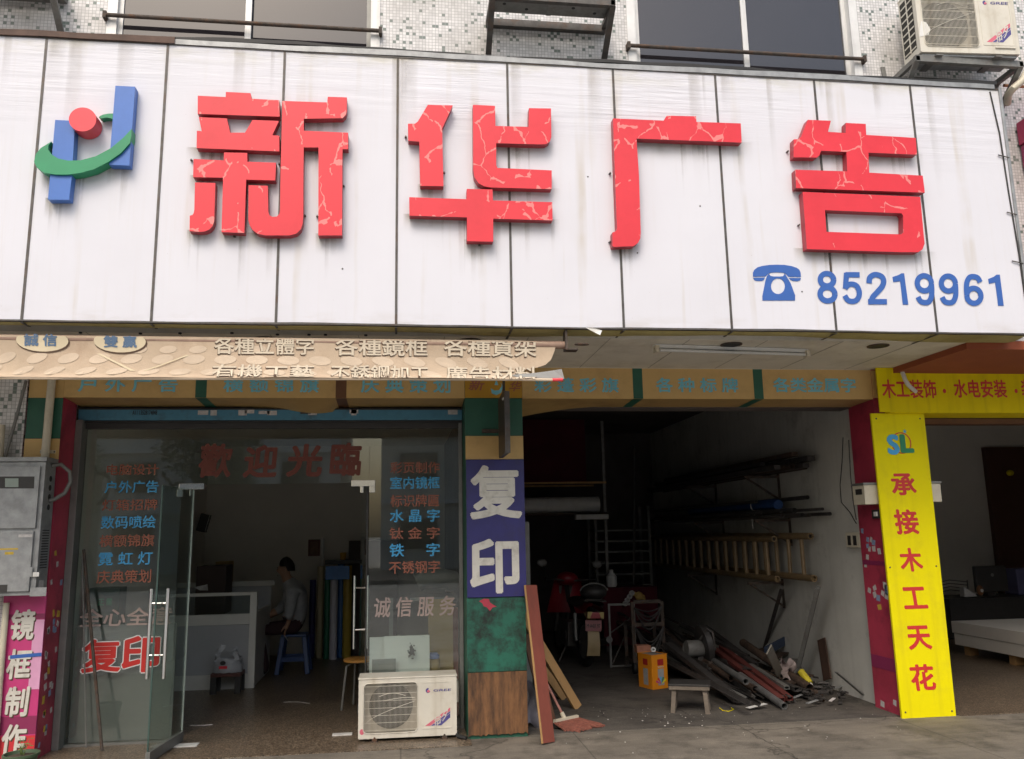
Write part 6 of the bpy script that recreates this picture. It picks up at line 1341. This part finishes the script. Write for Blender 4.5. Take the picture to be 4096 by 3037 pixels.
single('vinyl_roll', MB().tube([(XA+.02,4.9,zB_+.115),(XB-.08,4.9,zB_+.115)], .115, 20), K['white'], 'long white vinyl roll lying on the overhead rack of the workshop', 'roll', smooth=True)
single('folded_sheet', MB().box(atY(2300,2030,4.6).x, XB-.02, 4.55, 4.68, zB_-.10, zB_-.03), K['white'], 'white folded sheet hung below the vinyl roll', 'sheet', bevel=.01)
single('stacked_panel', MB().box(XA+.02, XB-.2, 5.1, 5.14, zA+.01, zA+.95), K['cloth_red'], 'dark red panel standing on the upper beam of the overhead rack', 'panel')
single('stacked_panel', MB().box(1.03, 1.20, .9, .94, .01, 1.72), K['grey_board'], 'grey board standing just inside the workshop beside the middle pillar', 'panel')
single('dark_locker', MB().box(1.1, 1.9, 5.6, 6.2, .005, 1.7), K['dark_wall'], 'dark locker in the far left corner of the workshop', 'locker', bevel=.01)
single('workshop_pipe', MB().tube([(3.35,5.2,.3),(3.5,5.25,2.9)], .02, 8), K['steel'], 'thin steel pole standing at the back between racks', 'pole')

# ------------------------------------------------------------------ inside the left shop
ct = thing('reception_counter', 'white panelled reception counter behind the left glass door', 'counter', (-2.1, 2.8, 0))
yc = 2.8; xr = atY(1022,2600,yc).x; zt3 = atY(1000,2368,yc).z; zg0, zg1 = atY(900,2457,yc).z, atY(900,2388,yc).z; zm = atY(900,2500,yc).z
cw = mat('counter_grey', (.44,.45,.47), .5, 0, .05, 3); cf = mat('counter_frame', (.72,.71,.67), .4, 0, .05, 3)
mesh_obj('end_post', MB().box(xr-.075, xr, yc-.02, yc+.06, .005, zt3), cf, ct, bevel=.005)
mesh_obj('top_rail', MB().box(-2.74, xr-.0755, yc-.01, yc+.05, zg1+.01, zt3-.002), cf, ct, bevel=.004)
mesh_obj('mid_rail', MB().box(-2.74, xr-.0755, yc-.008, yc+.05, zm, zg0-.002), cf, ct, bevel=.004)
mesh_obj('panel', MB().box(-2.74, xr-.0755, yc, yc+.04, .16, zm-.002), cw, ct)
mesh_obj('plinth', MB().box(-2.74, xr-.0755, yc-.006, yc+.045, .005, .158), cf, ct)
mesh_obj('glass_strip', MB().box(-2.74, xr-.0755, yc+.015, yc+.021, zg0, zg1+.008), K['clear'], ct)
mesh_obj('side_panel', MB().box(xr-.06, xr-.02, yc+.061, 4.0, .005, zg0), cf, ct)
mesh_obj('worktop', MB().box(-2.74, xr-.061, yc+.06, yc+.7, zm-.1, zm-.06), cf, ct)
mesh_obj('back_rail', MB().box(-2.74, atY(1098,2330,3.95).x, 3.95, 3.99, atY(1050,2342,3.95).z, atY(1050,2324,3.95).z), cf, ct)
mesh_obj('back_panel', MB().box(-2.74, atY(1085,2330,3.95).x, 3.96, 3.98, .3, atY(1050,2344,3.95).z), cw, ct)
single('computer_box', MB().box(atY(800,2300,3.6).x, atY(918,2300,3.6).x, 3.4, 3.8, zg0-.05, atY(860,2262,3.5).z), mat('dark_box', (.05,.03,.025), .6), 'dark box on the worktop behind the counter', 'box', bevel=.01)
single('carton', MB().box(atY(868,2270,4.2).x, atY(922,2270,4.2).x, 4.1, 4.4, .6, atY(900,2246,4.2).z), K['card'], 'brown carton stacked behind the dark box', 'carton', bevel=.005)
single('paper_sheet', MB().flat([atY(775,2350,3.0), atY(830,2338,3.0), atY(832,2362,3.05), atY(800,2362,3.0)]), K['paper'], 'white paper sheet sticking up behind the counter top', 'paper')
single('blue_folder', MB().box(atY(940,2450,3.1).x, atY(1000,2450,3.1).x, 3.05, 3.2, zm-.058, zm+.0), K['print_blue'], 'blue folder on the worktop behind the glass strip', 'folder', bevel=.004)
sp2 = thing('wall_speaker', 'small dark speaker tilted on the rear wall above the counter', 'speaker', (-2.75, 4.6, 1.8)); p = atY(815, 2092, 4.9)
mesh_obj('case', MB().box(-.06,.06,-.06,.06,-.12,.12, Matrix.Translation(p) @ Matrix.Rotation(R(14),4,'Y')), K['dark'], sp2, bevel=.006); mesh_obj('edge', MB().bar(p+Vector((.035,-.065,-.12)), p+Vector((.09,-.065,.1)),.005,.004), K['alu'], sp2); mesh_obj('arm', MB().bar(p+Vector((-.03,.06,0)), p+Vector((-.05,.5,0)),.02,.02), K['dark'], sp2)
ps = thing('framed_picture', 'small reddish framed picture on the rear wall of the shop', 'picture', atY(1256,2190,5.38))
a, b = atY(1232,2225,5.38), atY(1281,2158,5.38)
mesh_obj('frame', MB().box(a.x,b.x,5.37,5.397,a.z,b.z), mat('dark_red_frame', (.14,.05,.03), .5), ps); mesh_obj('print', MB().box(a.x+.03,b.x-.03,5.366,5.3695,a.z+.03,b.z-.03), mat('brown_print', (.2,.1,.06), .6, 0, .4, 14), ps)
for k_, c_ in (('white',(.75,.74,.85)),('blue',(.05,.16,.42)),('yellow',(.55,.4,.06)),('tan',(.5,.43,.28)),('green',(.03,.2,.12))): K['roll_'+k_] = mat(k_+'_film', c_, .35, 0, .06, 3)
for nm, l, r_, t_, y, m, lab in (('vinyl_roll',1262,1290,2266,4.95,'roll_tan','tan vinyl roll standing leftmost of the rolls'),('vinyl_roll',1293,1317,2315,4.85,'roll_green','green vinyl roll standing between the tan and the pale one'),('vinyl_roll',1316,1347,2262,4.78,'roll_white','pale lavender vinyl roll standing in front of the blue ones'),('vinyl_roll',1345,1375,2255,4.95,'roll_blue','blue vinyl roll standing behind the pale one'),('vinyl_roll',1368,1404,2262,4.9,'roll_yellow','yellow vinyl roll standing rightmost of the rolls'),('vinyl_roll',1233,1258,2320,4.95,'blue_board','navy vinyl roll standing beside the seated person')):
    a, b = atY(l,2600,y), atY(r_,2600,y); h_ = atY((l+r_)/2, t_, y).z; q = (b.x-a.x)/2; t = thing(nm, lab, 'roll', ((a.x+b.x)/2, y, .005), 'vinyl rolls standing at the rear of the shop')
    mesh_obj('film', MB().lathe([(q*.97,.005),(q,.012),(q,h_-.006),(q*.97,h_)], ((a.x+b.x)/2,y,0), 22), K[m], t, smooth=True); mesh_obj('core', MB().lathe([(q*.4,h_+.001),(q*.4,h_+.003)], ((a.x+b.x)/2,y,0), 14), K['card'], t)
a = atY(1325,2290,4.72); single('blue_sheet', MB().box(atY(1303,2290,4.70).x, atY(1398,2290,4.70).x, 4.66, 4.675, atY(1350,2318,4.7).z, atY(1350,2264,4.7).z), mat('blue_sheet', (.05,.22,.6), .4), 'short blue sheet laid across the tops of the rolls', 'sheet')
single('white_tube', MB().tube([atY(1290,2270,5.1), atY(1291,2152,5.1)], .022, 10), K['white'], 'thin white tube sticking up above the rolls', 'tube', smooth=True)
single('dark_shelf', MB().box(atY(1302,2250,5).x, atY(1440,2250,5).x, 4.9, 5.38, atY(1370,2256,5).z, atY(1370,2240,5).z), K['dark'], 'dark shelf board above the vinyl rolls', 'shelf')
single('shelf_unit', MB().box(atY(1395,2300,5.2).x, -.05, 5.1, 5.38, .005, 1.55), K['dark_wall'], 'dark shelf unit behind the right glass door', 'shelf')
single('yellow_cup', MB().lathe([(.035,0),(.045,.1)], (atY(1372,2240,5).x, 5.0, atY(1370,2240,5).z), 14), K['amber'], 'yellow cup standing on the dark shelf board', 'cup', smooth=True)
# round stool
rs = thing('round_stool', 'round stool with an orange wooden seat and bent steel legs in the doorway', 'stool', (-.40,1.45,0))
mesh_obj('seat', MB().lathe([(.13,.43),(.15,.435),(.15,.455),(.13,.462)], (-.40,1.45,0), 26), mat('orange_wood', (.5,.24,.05), .4, 0, .12, 6), rs, smooth=True)
for k, (fx, fy) in enumerate(((-.555,1.34),(-.46,1.62),(-.26,1.33),(-.24,1.58))): mesh_obj('leg', MB().tube([(-.40+(fx+.40)*.35,1.45+(fy-1.45)*.35,.425),(-.40+(fx+.40)*.75,1.45+(fy-1.45)*.75,.40),(fx,fy,.01)], .011, 8), K['alu_dark'], rs, smooth=True)
# low dark stool + carrier bag
xs0, xs1 = atY(842,2720,2.5).x, atY(963,2720,2.5).x; zst = atY(900,2694,2.5).z
ds = thing('low_stool', 'low dark wooden stool in front of the white counter', 'stool', ((xs0+xs1)/2,2.6,0))
mesh_obj('seat', MB().box(xs0,xs1,2.48,2.74,zst-.035,zst), mat('dark_red_wood', (.09,.03,.025), .6), ds, bevel=.004)
for x in (xs0+.03, xs1-.03):
    for y in (2.51, 2.71): mesh_obj('leg', MB().box(x-.03,x+.03,y-.025,y+.025,.005,zst-.0355), K['dark'], ds)
bg_ = thing('carrier_bag', 'thin white plastic carrier bag standing on the low dark stool', 'bag', ((xs0+xs1)/2,2.6,zst)); bx_ = (xs0+xs1)/2
bagm = mat('white_plastic_film', (.42,.43,.46), .35, 0, .12, 8)
mesh_obj('body', MB().grid(lambda u, v: Vector((bx_+.15*math.cos(2*math.pi*u)*(1-.12*v+.02*math.sin(9*u+4*v)), 2.6+.1*math.sin(2*math.pi*u)*(1-.1*v), zst+.002+.15*v+.012*math.sin(13*u)*v)), 28, 8), bagm, bg_, smooth=True)
for s in (-1, 1): mesh_obj('handle', MB().grid(lambda u, v: Vector((bx_+s*(.085+.055*math.sin(math.pi*(.5+u*.5)) - .05*v)+.01*math.sin(v*8), 2.53+.02*v, zst+.12+(.18 if s < 0 else .155)*v*(1-.25*abs(u-.5)))), 6, 6), bagm, bg_, smooth=True)
mesh_obj('printed_mark', MB().box(bx_-.075,bx_+.01,2.497,2.499,zst+.045,zst+.075), K['logo_red'], bg_)
for ch in bg_.children:
    if ch.name.startswith(('body','handle')):
        for v in ch.data.vertices: v.co += Vector((rnd.uniform(-.011,.011), rnd.uniform(-.008,.008), rnd.uniform(-.012,.006)))
mesh_obj('printed_mark', MB().prism([Vector((bx_-.035+.03*math.cos(k*.5),2.496,zst+.105+.022*math.sin(k*.5))) for k in range(12)], (0,.002,0)), K['dark'], bg_)
# stock behind the right pane
def board(name, l, t_, r_, b, y, m, label, lean=.05):
    a = atY(l,(t_+b)/2,y); c = atY(r_,(t_+b)/2,y); h_ = atY((l+r_)/2,t_,y).z
    return single(name, MB().add([(a.x,y-lean,.02),(c.x,y-lean,.02),(c.x,y,h_),(a.x,y,h_),(a.x,y-lean+.012,.02),(c.x,y-lean+.012,.02),(c.x,y+.012,h_),(a.x,y+.012,h_)], [(0,1,2,3),(7,6,5,4),(0,4,5,1),(1,5,6,2),(2,6,7,3),(3,7,4,0)]), K[m], label, 'board')
K['white_spray'] = mat('white_board', (.72,.72,.7), .5, 0, .04, 3)
board('display_board', 1537, 2543, 1718, 2690, .60, 'white_spray', 'white board with a dark spray spot behind the right glass pane', .06)
p = atY(1648, 2605, .535); q_ = MB()
for i in range(60):
    a = rnd.uniform(0,6.28); r_ = abs(rnd.gauss(0,1)); c_ = Vector((p.x+.017*r_*math.cos(a), p.y+(p.z-.66)*.05-.0, p.z+.028*r_*math.sin(a))); q_.flat([c_+Vector((.012*math.cos(k*1.05)*(1.2-.3*r_),-.0002*i,.012*math.sin(k*1.05)*(1.2-.3*r_))) for k in range(6)])
board('display_board', 1478, 2549, 1540, 2690, .66, 'white_spray', 'pale narrow white board left of the spray spotted board', .05)
board('metal_sheet', 1488, 2637, 1583, 2693, .52, 'alu_dark', 'small grey metal sheet in front of the white boards', .03)
board('cardboard_sheet', 1713, 2396, 1812, 2690, .82, 'card', 'tall tan cardboard sheet behind the right glass pane', .05)
board('brown_strip', 1812, 2430, 1832, 2690, .85, 'redwood', 'thin brown board squeezed between cardboard and pillar', .04)
single('spray_spot', q_, K['dark'], 'dark spray paint spot on the white board', 'stain')
bt2 = atY(1735, 2665, .7); sb = thing('spray_can', 'pale jar with a blue lid beside the cardboard sheet', 'jar', (bt2.x,.7,.3))
zj = atY(1735,2634,.7).z
mesh_obj('body', MB().lathe([(.055,.02),(.055,zj-.02),(.04,zj)], (bt2.x,.7,0), 18), K['card'], sb, smooth=True); mesh_obj('lid', MB().lathe([(.05,zj+.001),(.05,zj+.03),(.03,zj+.05)], (bt2.x,.7,0), 18), mat('blue_lid', (.15,.22,.5), .4), sb, smooth=True)
rc = MB().tube([atY(1668,2330,1.1), atY(1690,2318,1.1), atY(1775,2315,1.15), atY(1815,2325,1.2)], .095, 14)
single('cloth_roll', rc, mat('grey_cloth_roll', (.22,.21,.2), .9, 0, .15, 8), 'thick grey cloth roll lying high behind the right glass pane', 'roll', smooth=True)
single('shelf_board', MB().box(atY(1640,2400,1.1).x,.5,.95,1.5,atY(1700,2385,1.1).z-.03,atY(1700,2385,1.1).z), K['alu_dark'], 'grey shelf board under the cloth roll', 'shelf')
for x in (.46, -.1): single('shelf_post', MB().box(x-.02,x+.02,1.42,1.46,.005,atY(1700,2385,1.1).z-.031), K['alu_dark'], 'grey post under the shelf board, '+('beside the pillar' if x > 0 else 'beside the door'), 'post')
gbx = thing('green_box', 'dark green box with pale characters standing behind the left glass pane', 'box', atY(440,2440,.75))
a, b = atY(350,2450,.75), atY(480,2350,.75)
mesh_obj('case', MB().box(a.x,b.x,.75,.95,.02,b.z), mat('deep_green', (.02,.05,.035), .5), gbx, bevel=.006)
mb = MB(); text_px(mb, '正 需', (213,1302,244,1318), .748, .03); mesh_obj('lettering', mb, K['logo_green'], gbx)
single('low_partition', MB().box(-2.655,-1.86,.46,.475,.02,.93), mat('grey_partition_board', (.17,.175,.17), .6, 0, .06, 2), 'low grey partition board right behind the left glass pane', 'partition')
single('pole', MB().tube([atZ(408,3003,.01)+Vector((0,.0,0)), (-2.60,.34,1.55)], .013, 8), K['rust'], 'rusty iron pole leaning on the glass frame at the left', 'pole')
single('pole', MB().tube([(-2.47,.33,.01), (-2.62,.375,1.5)], .007, 8), K['alu_dark'], 'thin pale rod standing in the left corner of the glass front', 'pole')

# ------------------------------------------------------------------ neighbour's shop at the right
sx = 7.0; tz = atX(3838,2490,sx)
sl_ = thing('panel_stack', 'stack of pale gypsum panels on blocks inside the neighbouring shop', 'panel stack', (7.5,2.4,.1)); z0_ = .12; z1_ = max(.3, atX(3845,2490,sx).z)
mesh_obj('panel', MB().box(sx, 8.3, 1.0, 3.2, z0_, (z0_+z1_)/2-.004), K['inner_white'], sl_, bevel=.004); mesh_obj('panel', MB().box(sx-.01, 8.3, 1.0, 3.22, (z0_+z1_)/2, z1_), K['inner_white'], sl_, bevel=.004)
for y in (1.3, 2.2, 3.0): mesh_obj('support_block', MB().box(sx+.05, sx+.17, y, y+.1, .005, z0_-.002), K['pine'], sl_)
dx0 = atY(3795,2400,4.4).x; dz = atY(3950,2392,4.4).z
dk = thing('office_desk', 'dark office desk at the back of the neighbouring shop', 'desk', (dx0,4.4,0))
mesh_obj('top', MB().box(dx0,10.6,4.4,5.1,dz-.035,dz), K['dark'], dk); mesh_obj('front_board', MB().box(dx0+.03,10.55,4.43,4.46,.01,dz-.036), K['dark'], dk); mesh_obj('side_board', MB().box(dx0+.03,dx0+.06,4.461,5.08,.01,dz-.036), K['dark'], dk)
a, b = atY(3908,2392,4.6), atY(4018,2262,4.6)
mn = thing('monitor', 'black computer monitor seen from behind on the dark desk', 'monitor', ((a.x+b.x)/2,4.6,dz)); mesh_obj('shell', MB().box(a.x,b.x,4.57,4.64,dz+.07,b.z), K['dark'], mn, bevel=.012); mesh_obj('stand', MB().box((a.x+b.x)/2-.06,(a.x+b.x)/2+.06,4.6,4.72,dz+.002,dz+.069), K['dark'], mn); p = atY(3970,2300,4.565); mesh_obj('badge', MB().lathe([(.025,0),(.025,.003)], (p.x,4.569,p.z), 14, Matrix.Rotation(R(90),3,'X')), K['alu_dark'], mn)
ppx = atY(3880,2370,4.5); single('paper_pile', MB().prism([ppx+Vector((-.09,0,-.06)), ppx+Vector((.11,0,-.06)), ppx+Vector((.08,0,-.02)), ppx+Vector((-.05,0,.06)), ppx+Vector((-.09,0,.07))], (0,.1,0)), K['paper'], 'white paper pile on the dark desk left of the monitor', 'paper')
p = atY(3920,2362,4.45); spk = thing('desk_speaker', 'small round faced speaker on the desk before the monitor', 'speaker', p); mesh_obj('case', MB().sphere(p, .05, .04, .075), mat('orange_brown', (.2,.08,.03), .4), spk, smooth=True); mesh_obj('cone', MB().lathe([(.025,0),(.02,.008)], p+Vector((0,-.042,0)), 14, Matrix.Rotation(R(90),3,'X')), K['alu'], spk)
chx = thing('office_chair', 'pale wire backed chair behind the dark desk', 'chair', (atY(3830,2380,5.2).x,5.3,0)); cxx = chx.location.x
ck = MB()
for k in range(4): ck.tube([(cxx-.25,5.3,dz+.02+.05*k),(cxx,5.36,dz+.05+.05*k),(cxx+.25,5.3,dz+.02+.05*k)], .008, 6)
ck.tube([(cxx-.25,5.3,.45),(cxx-.26,5.3,dz+.2)],.01,6).tube([(cxx+.25,5.3,.45),(cxx+.26,5.3,dz+.2)],.01,6)
mesh_obj('backrest', ck, K['grey_steel'], chx); mesh_obj('seat', MB().box(cxx-.24,cxx+.24,5.25,5.65,.42,.45), K['dark'], chx)
for sx_ in (-1,1):
    for yy in (5.28,5.6): mesh_obj('leg', MB().tube([(cxx+sx_*.22,yy,.01),(cxx+sx_*.22,yy,.42)],.012,6), K['grey_steel'], chx)
p = atY(4040,1892,5.85); single('yellow_lantern', MB().sphere(p, .06,.05,.05), K['yellow_dull'], 'yellow round ornament on the dark door of the neighbouring shop', 'ornament', smooth=True)
p = atY(4075,2330,4.7); single('blue_container', MB().box(p.x-.06,p.x+.5,4.65,4.95,dz,atY(4075,2275,4.7).z), mat('violet_box', (.1,.1,.2), .5), 'violet plastic box at the right end of the dark desk', 'box', bevel=.02)

# ------------------------------------------------------------------ blue stool and the seated person
stx, sty, sth = -1.29, 3.80, .46
bs = thing('plastic_stool', 'blue plastic stool under the seated person', 'stool', (stx,sty,0)); bluep = mat('blue_plastic', (.015,.05,.17), .4, 0, .1, 5)
mesh_obj('seat', MB().box(stx-.15,stx+.15,sty-.15,sty+.15,sth-.03,sth), bluep, bs, bevel=.012)
for sx_ in (-1,1):
    for sy_ in (-1,1): mesh_obj('leg', MB().bar((stx+sx_*.18,sty+sy_*.18,.006),(stx+sx_*.125,sty+sy_*.125,sth-.031),.055,.055,(1,0,0)), bluep, bs, bevel=.008)
for sy_ in (-1,1): mesh_obj('stretcher', MB().box(stx-.135,stx+.135,sty+sy_*.16-.012,sty+sy_*.16+.012,.15,.2), bluep, bs)
hd = atY(1132, 2338, 3.74); hn = atY(1148, 2508, 3.60)
J = {}; E_ = []; TAG = {}
def jn(n, p, r, tg, par=None): J[n] = (Vector(p), r, tg); (E_.append((par, n)) if par else None)
jn('pelvis', (stx+.0,sty,sth+.10), (.15,.115), 't'); jn('waist', (stx+.01,sty,sth+.22), (.18,.15), 's', 'pelvis'); jn('chest', (stx+.0,sty-.01,sth+.41), (.205,.165), 's', 'waist'); jn('shoulder', (stx-.045,sty-.01,sth+.56), (.135,.11), 's', 'chest')
nk = Vector((stx-.11,sty-.015,sth+.65)); jn('neck', nk, (.055,.055), 'k', 'shoulder')
hc_ = Vector((hd.x+.02,3.77,max(hd.z, nk.z+.13))); jn('jaw', nk.lerp(hc_,.62)+Vector((-.025,0,0)), (.062,.07), 'k', 'neck'); jn('head', hc_, (.082,.098), 'k', 'jaw'); jn('crown', hc_+Vector((.005,0,.05)), (.07,.08), 'k', 'head')
jn('nose', nk.lerp(hc_,.8)+Vector((-.115,-.01,0)), (.012,.014), 'k', 'head')
for s, nm in ((-1,'n'), (1,'f')):
    jn('sh'+nm, (stx-.02,sty+s*.2,sth+.50), (.085,.085), 's', 'shoulder')
    if s < 0: el = Vector((stx-.04,sty-.27,sth+.24)); wr = Vector((hn.x+.02,3.60,hn.z+.07)); hd_ = Vector((hn.x,3.59,hn.z))
    else: el = Vector((stx-.22,sty+.22,sth+.27)); wr = Vector((stx-.42,sty+.10,sth+.16)); hd_ = Vector((stx-.49,sty+.08,sth+.14))
    jn('el'+nm, el, (.062,.062), 's', 'sh'+nm); jn('fa'+nm, el.lerp(wr,.45), (.043,.043), 'k', 'el'+nm); jn('wr'+nm, wr, (.026,.03), 'k', 'fa'+nm); jn('pa'+nm, hd_, (.022,.038), 'k', 'wr'+nm)
    dv = (hd_-wr).normalized()
    for k, (o, ln) in enumerate(((-.03,.055),(-.01,.068),(.01,.07),(.03,.06))):
        b1 = hd_+dv*.03+Vector((0,o,0)); jn('k%d%s' % (k,nm), b1, (.0095,.0095), 'k', 'pa'+nm); jn('m%d%s' % (k,nm), b1+dv*ln*.55+Vector((-.006,0,-.006)), (.0085,.0085), 'k', 'k%d%s' % (k,nm)); jn('t%d%s' % (k,nm), b1+dv*ln+Vector((.004,0,-.016)), (.007,.007), 'k', 'm%d%s' % (k,nm))
    jn('th'+nm, hd_+Vector((-.03,-.035*s*-1 if s > 0 else -.035,.0)), (.011,.011), 'k', 'pa'+nm); jn('tt'+nm, hd_+dv*.05+Vector((-.045,-.04,0)), (.008,.008), 'k', 'th'+nm)
    jn('hip'+nm, (stx-.02,sty+s*.10,sth+.085), (.095,.09), 't', 'pelvis'); kn = Vector((stx-.44,sty+s*.16-.03,sth+.06)); ank = Vector((stx-.36-.06*s,sty+s*.17-.04,.10))
    jn('kn'+nm, kn, (.062,.062), 't', 'hip'+nm); jn('cf'+nm, kn.lerp(ank,.35)+Vector((.02,0,0)), (.055,.058), 't', 'kn'+nm); jn('an'+nm, ank, (.042,.045), 't', 'cf'+nm); jn('he'+nm, ank+Vector((-.02,0,-.05)), (.038,.04), 'b', 'an'+nm); jn('to'+nm, ank+Vector((-.19,-.02*s,-.068)), (.035,.025), 'b', 'he'+nm)
names = list(J); me = bpy.data.meshes.new('person'); me.from_pydata([tuple(J[n][0]) for n in names], [(names.index(a), names.index(b)) for a, b in E_], [])
po = bpy.data.objects.new('p', me); COL.objects.link(po); po.modifiers.new('s', 'SKIN'); sv = me.skin_vertices[0].data
for i, n in enumerate(names): sv[i].radius = J[n][1]; sv[i].use_root = (n == 'pelvis')
sb_ = po.modifiers.new('u', 'SUBSURF'); sb_.levels = sb_.render_levels = 2
dg = bpy.context.evaluated_depsgraph_get(); dg.update(); bmesh_ = bpy.data.meshes.new_from_object(po.evaluated_get(dg)); bpy.data.objects.remove(po)
skin = mat('skin', (.4,.23,.15), .55, 0, .08, 12); shirt = mat('grey_shirt', (.33,.34,.36), .9, 0, .2, 9, bump=.7, bscale=14); trou = mat('dark_trousers', (.045,.02,.024), .85, 0, .15, 10); hairm = mat('black_hair', (.012,.01,.01), .6, 0, .3, 40)
bmesh_.materials.clear()
for m in (skin, shirt, trou, K['dark']): bmesh_.materials.append(m)
ix = {'k':0,'s':1,'t':2,'b':3}
segs = [(J[a][0], J[b][0], J[a][2], J[b][2], min(J[a][1]), min(J[b][1])) for a, b in E_]
for p in bmesh_.polygons:
    c = p.center; best = None
    for a, b, ta, tb_, ra, rb in segs:
        d = b-a; u = max(0, min(1, (c-a).dot(d)/max(d.length_squared, 1e-9))); q = (a+d*u-c).length-(ra+(rb-ra)*u)
        if best is None or q < best[0]: best = (q, ta if u < .55 else tb_)
    p.material_index = ix[best[1]]; p.use_smooth = True
per = bpy.data.objects.new('person', bmesh_); COL.objects.link(per); tag(per, 'person in a grey shirt sitting in profile on the blue stool, holding a cigarette', 'person')
hr = MB(); hr.grid(lambda u, v: hc_+Vector((.012+.103*math.sin(v*1.75)*math.cos(2*math.pi*u)*(1 if math.cos(2*math.pi*u) > -.2 else .86), .09*math.sin(v*1.75)*math.sin(2*math.pi*u), .042+.1*math.cos(v*1.75)-(.055*v if math.cos(2*math.pi*u) > .1 else 0))), 24, 10); mesh_obj('hair', hr, hairm, per, smooth=True)
eb = hc_+Vector((-.088,-.03,-.005))
mesh_obj('eye', MB().sphere(eb, .008,.014,.007), K['dark'], per, smooth=True); mesh_obj('eyebrow', MB().bar(eb+Vector((-.004,-.02,.018)), eb+Vector((-.006,.02,.02)), .008, .006), hairm, per)
mesh_obj('ear', MB().sphere(hc_+Vector((.01,-.092,-.02)), .016,.008,.03), skin, per, smooth=True); mesh_obj('mouth', MB().bar(hc_+Vector((-.085,-.03,-.085)), hc_+Vector((-.09,.02,-.085)), .008,.006), mat('lips', (.25,.1,.08), .6), per)
cg = J['t1n'][0]; single('cigarette', MB().tube([cg+Vector((.0,-.012,.02)), cg+Vector((.05,-.03,-.05))], .005, 6), K['white'], 'white cigarette held in the fingers of the seated person', 'cigarette')
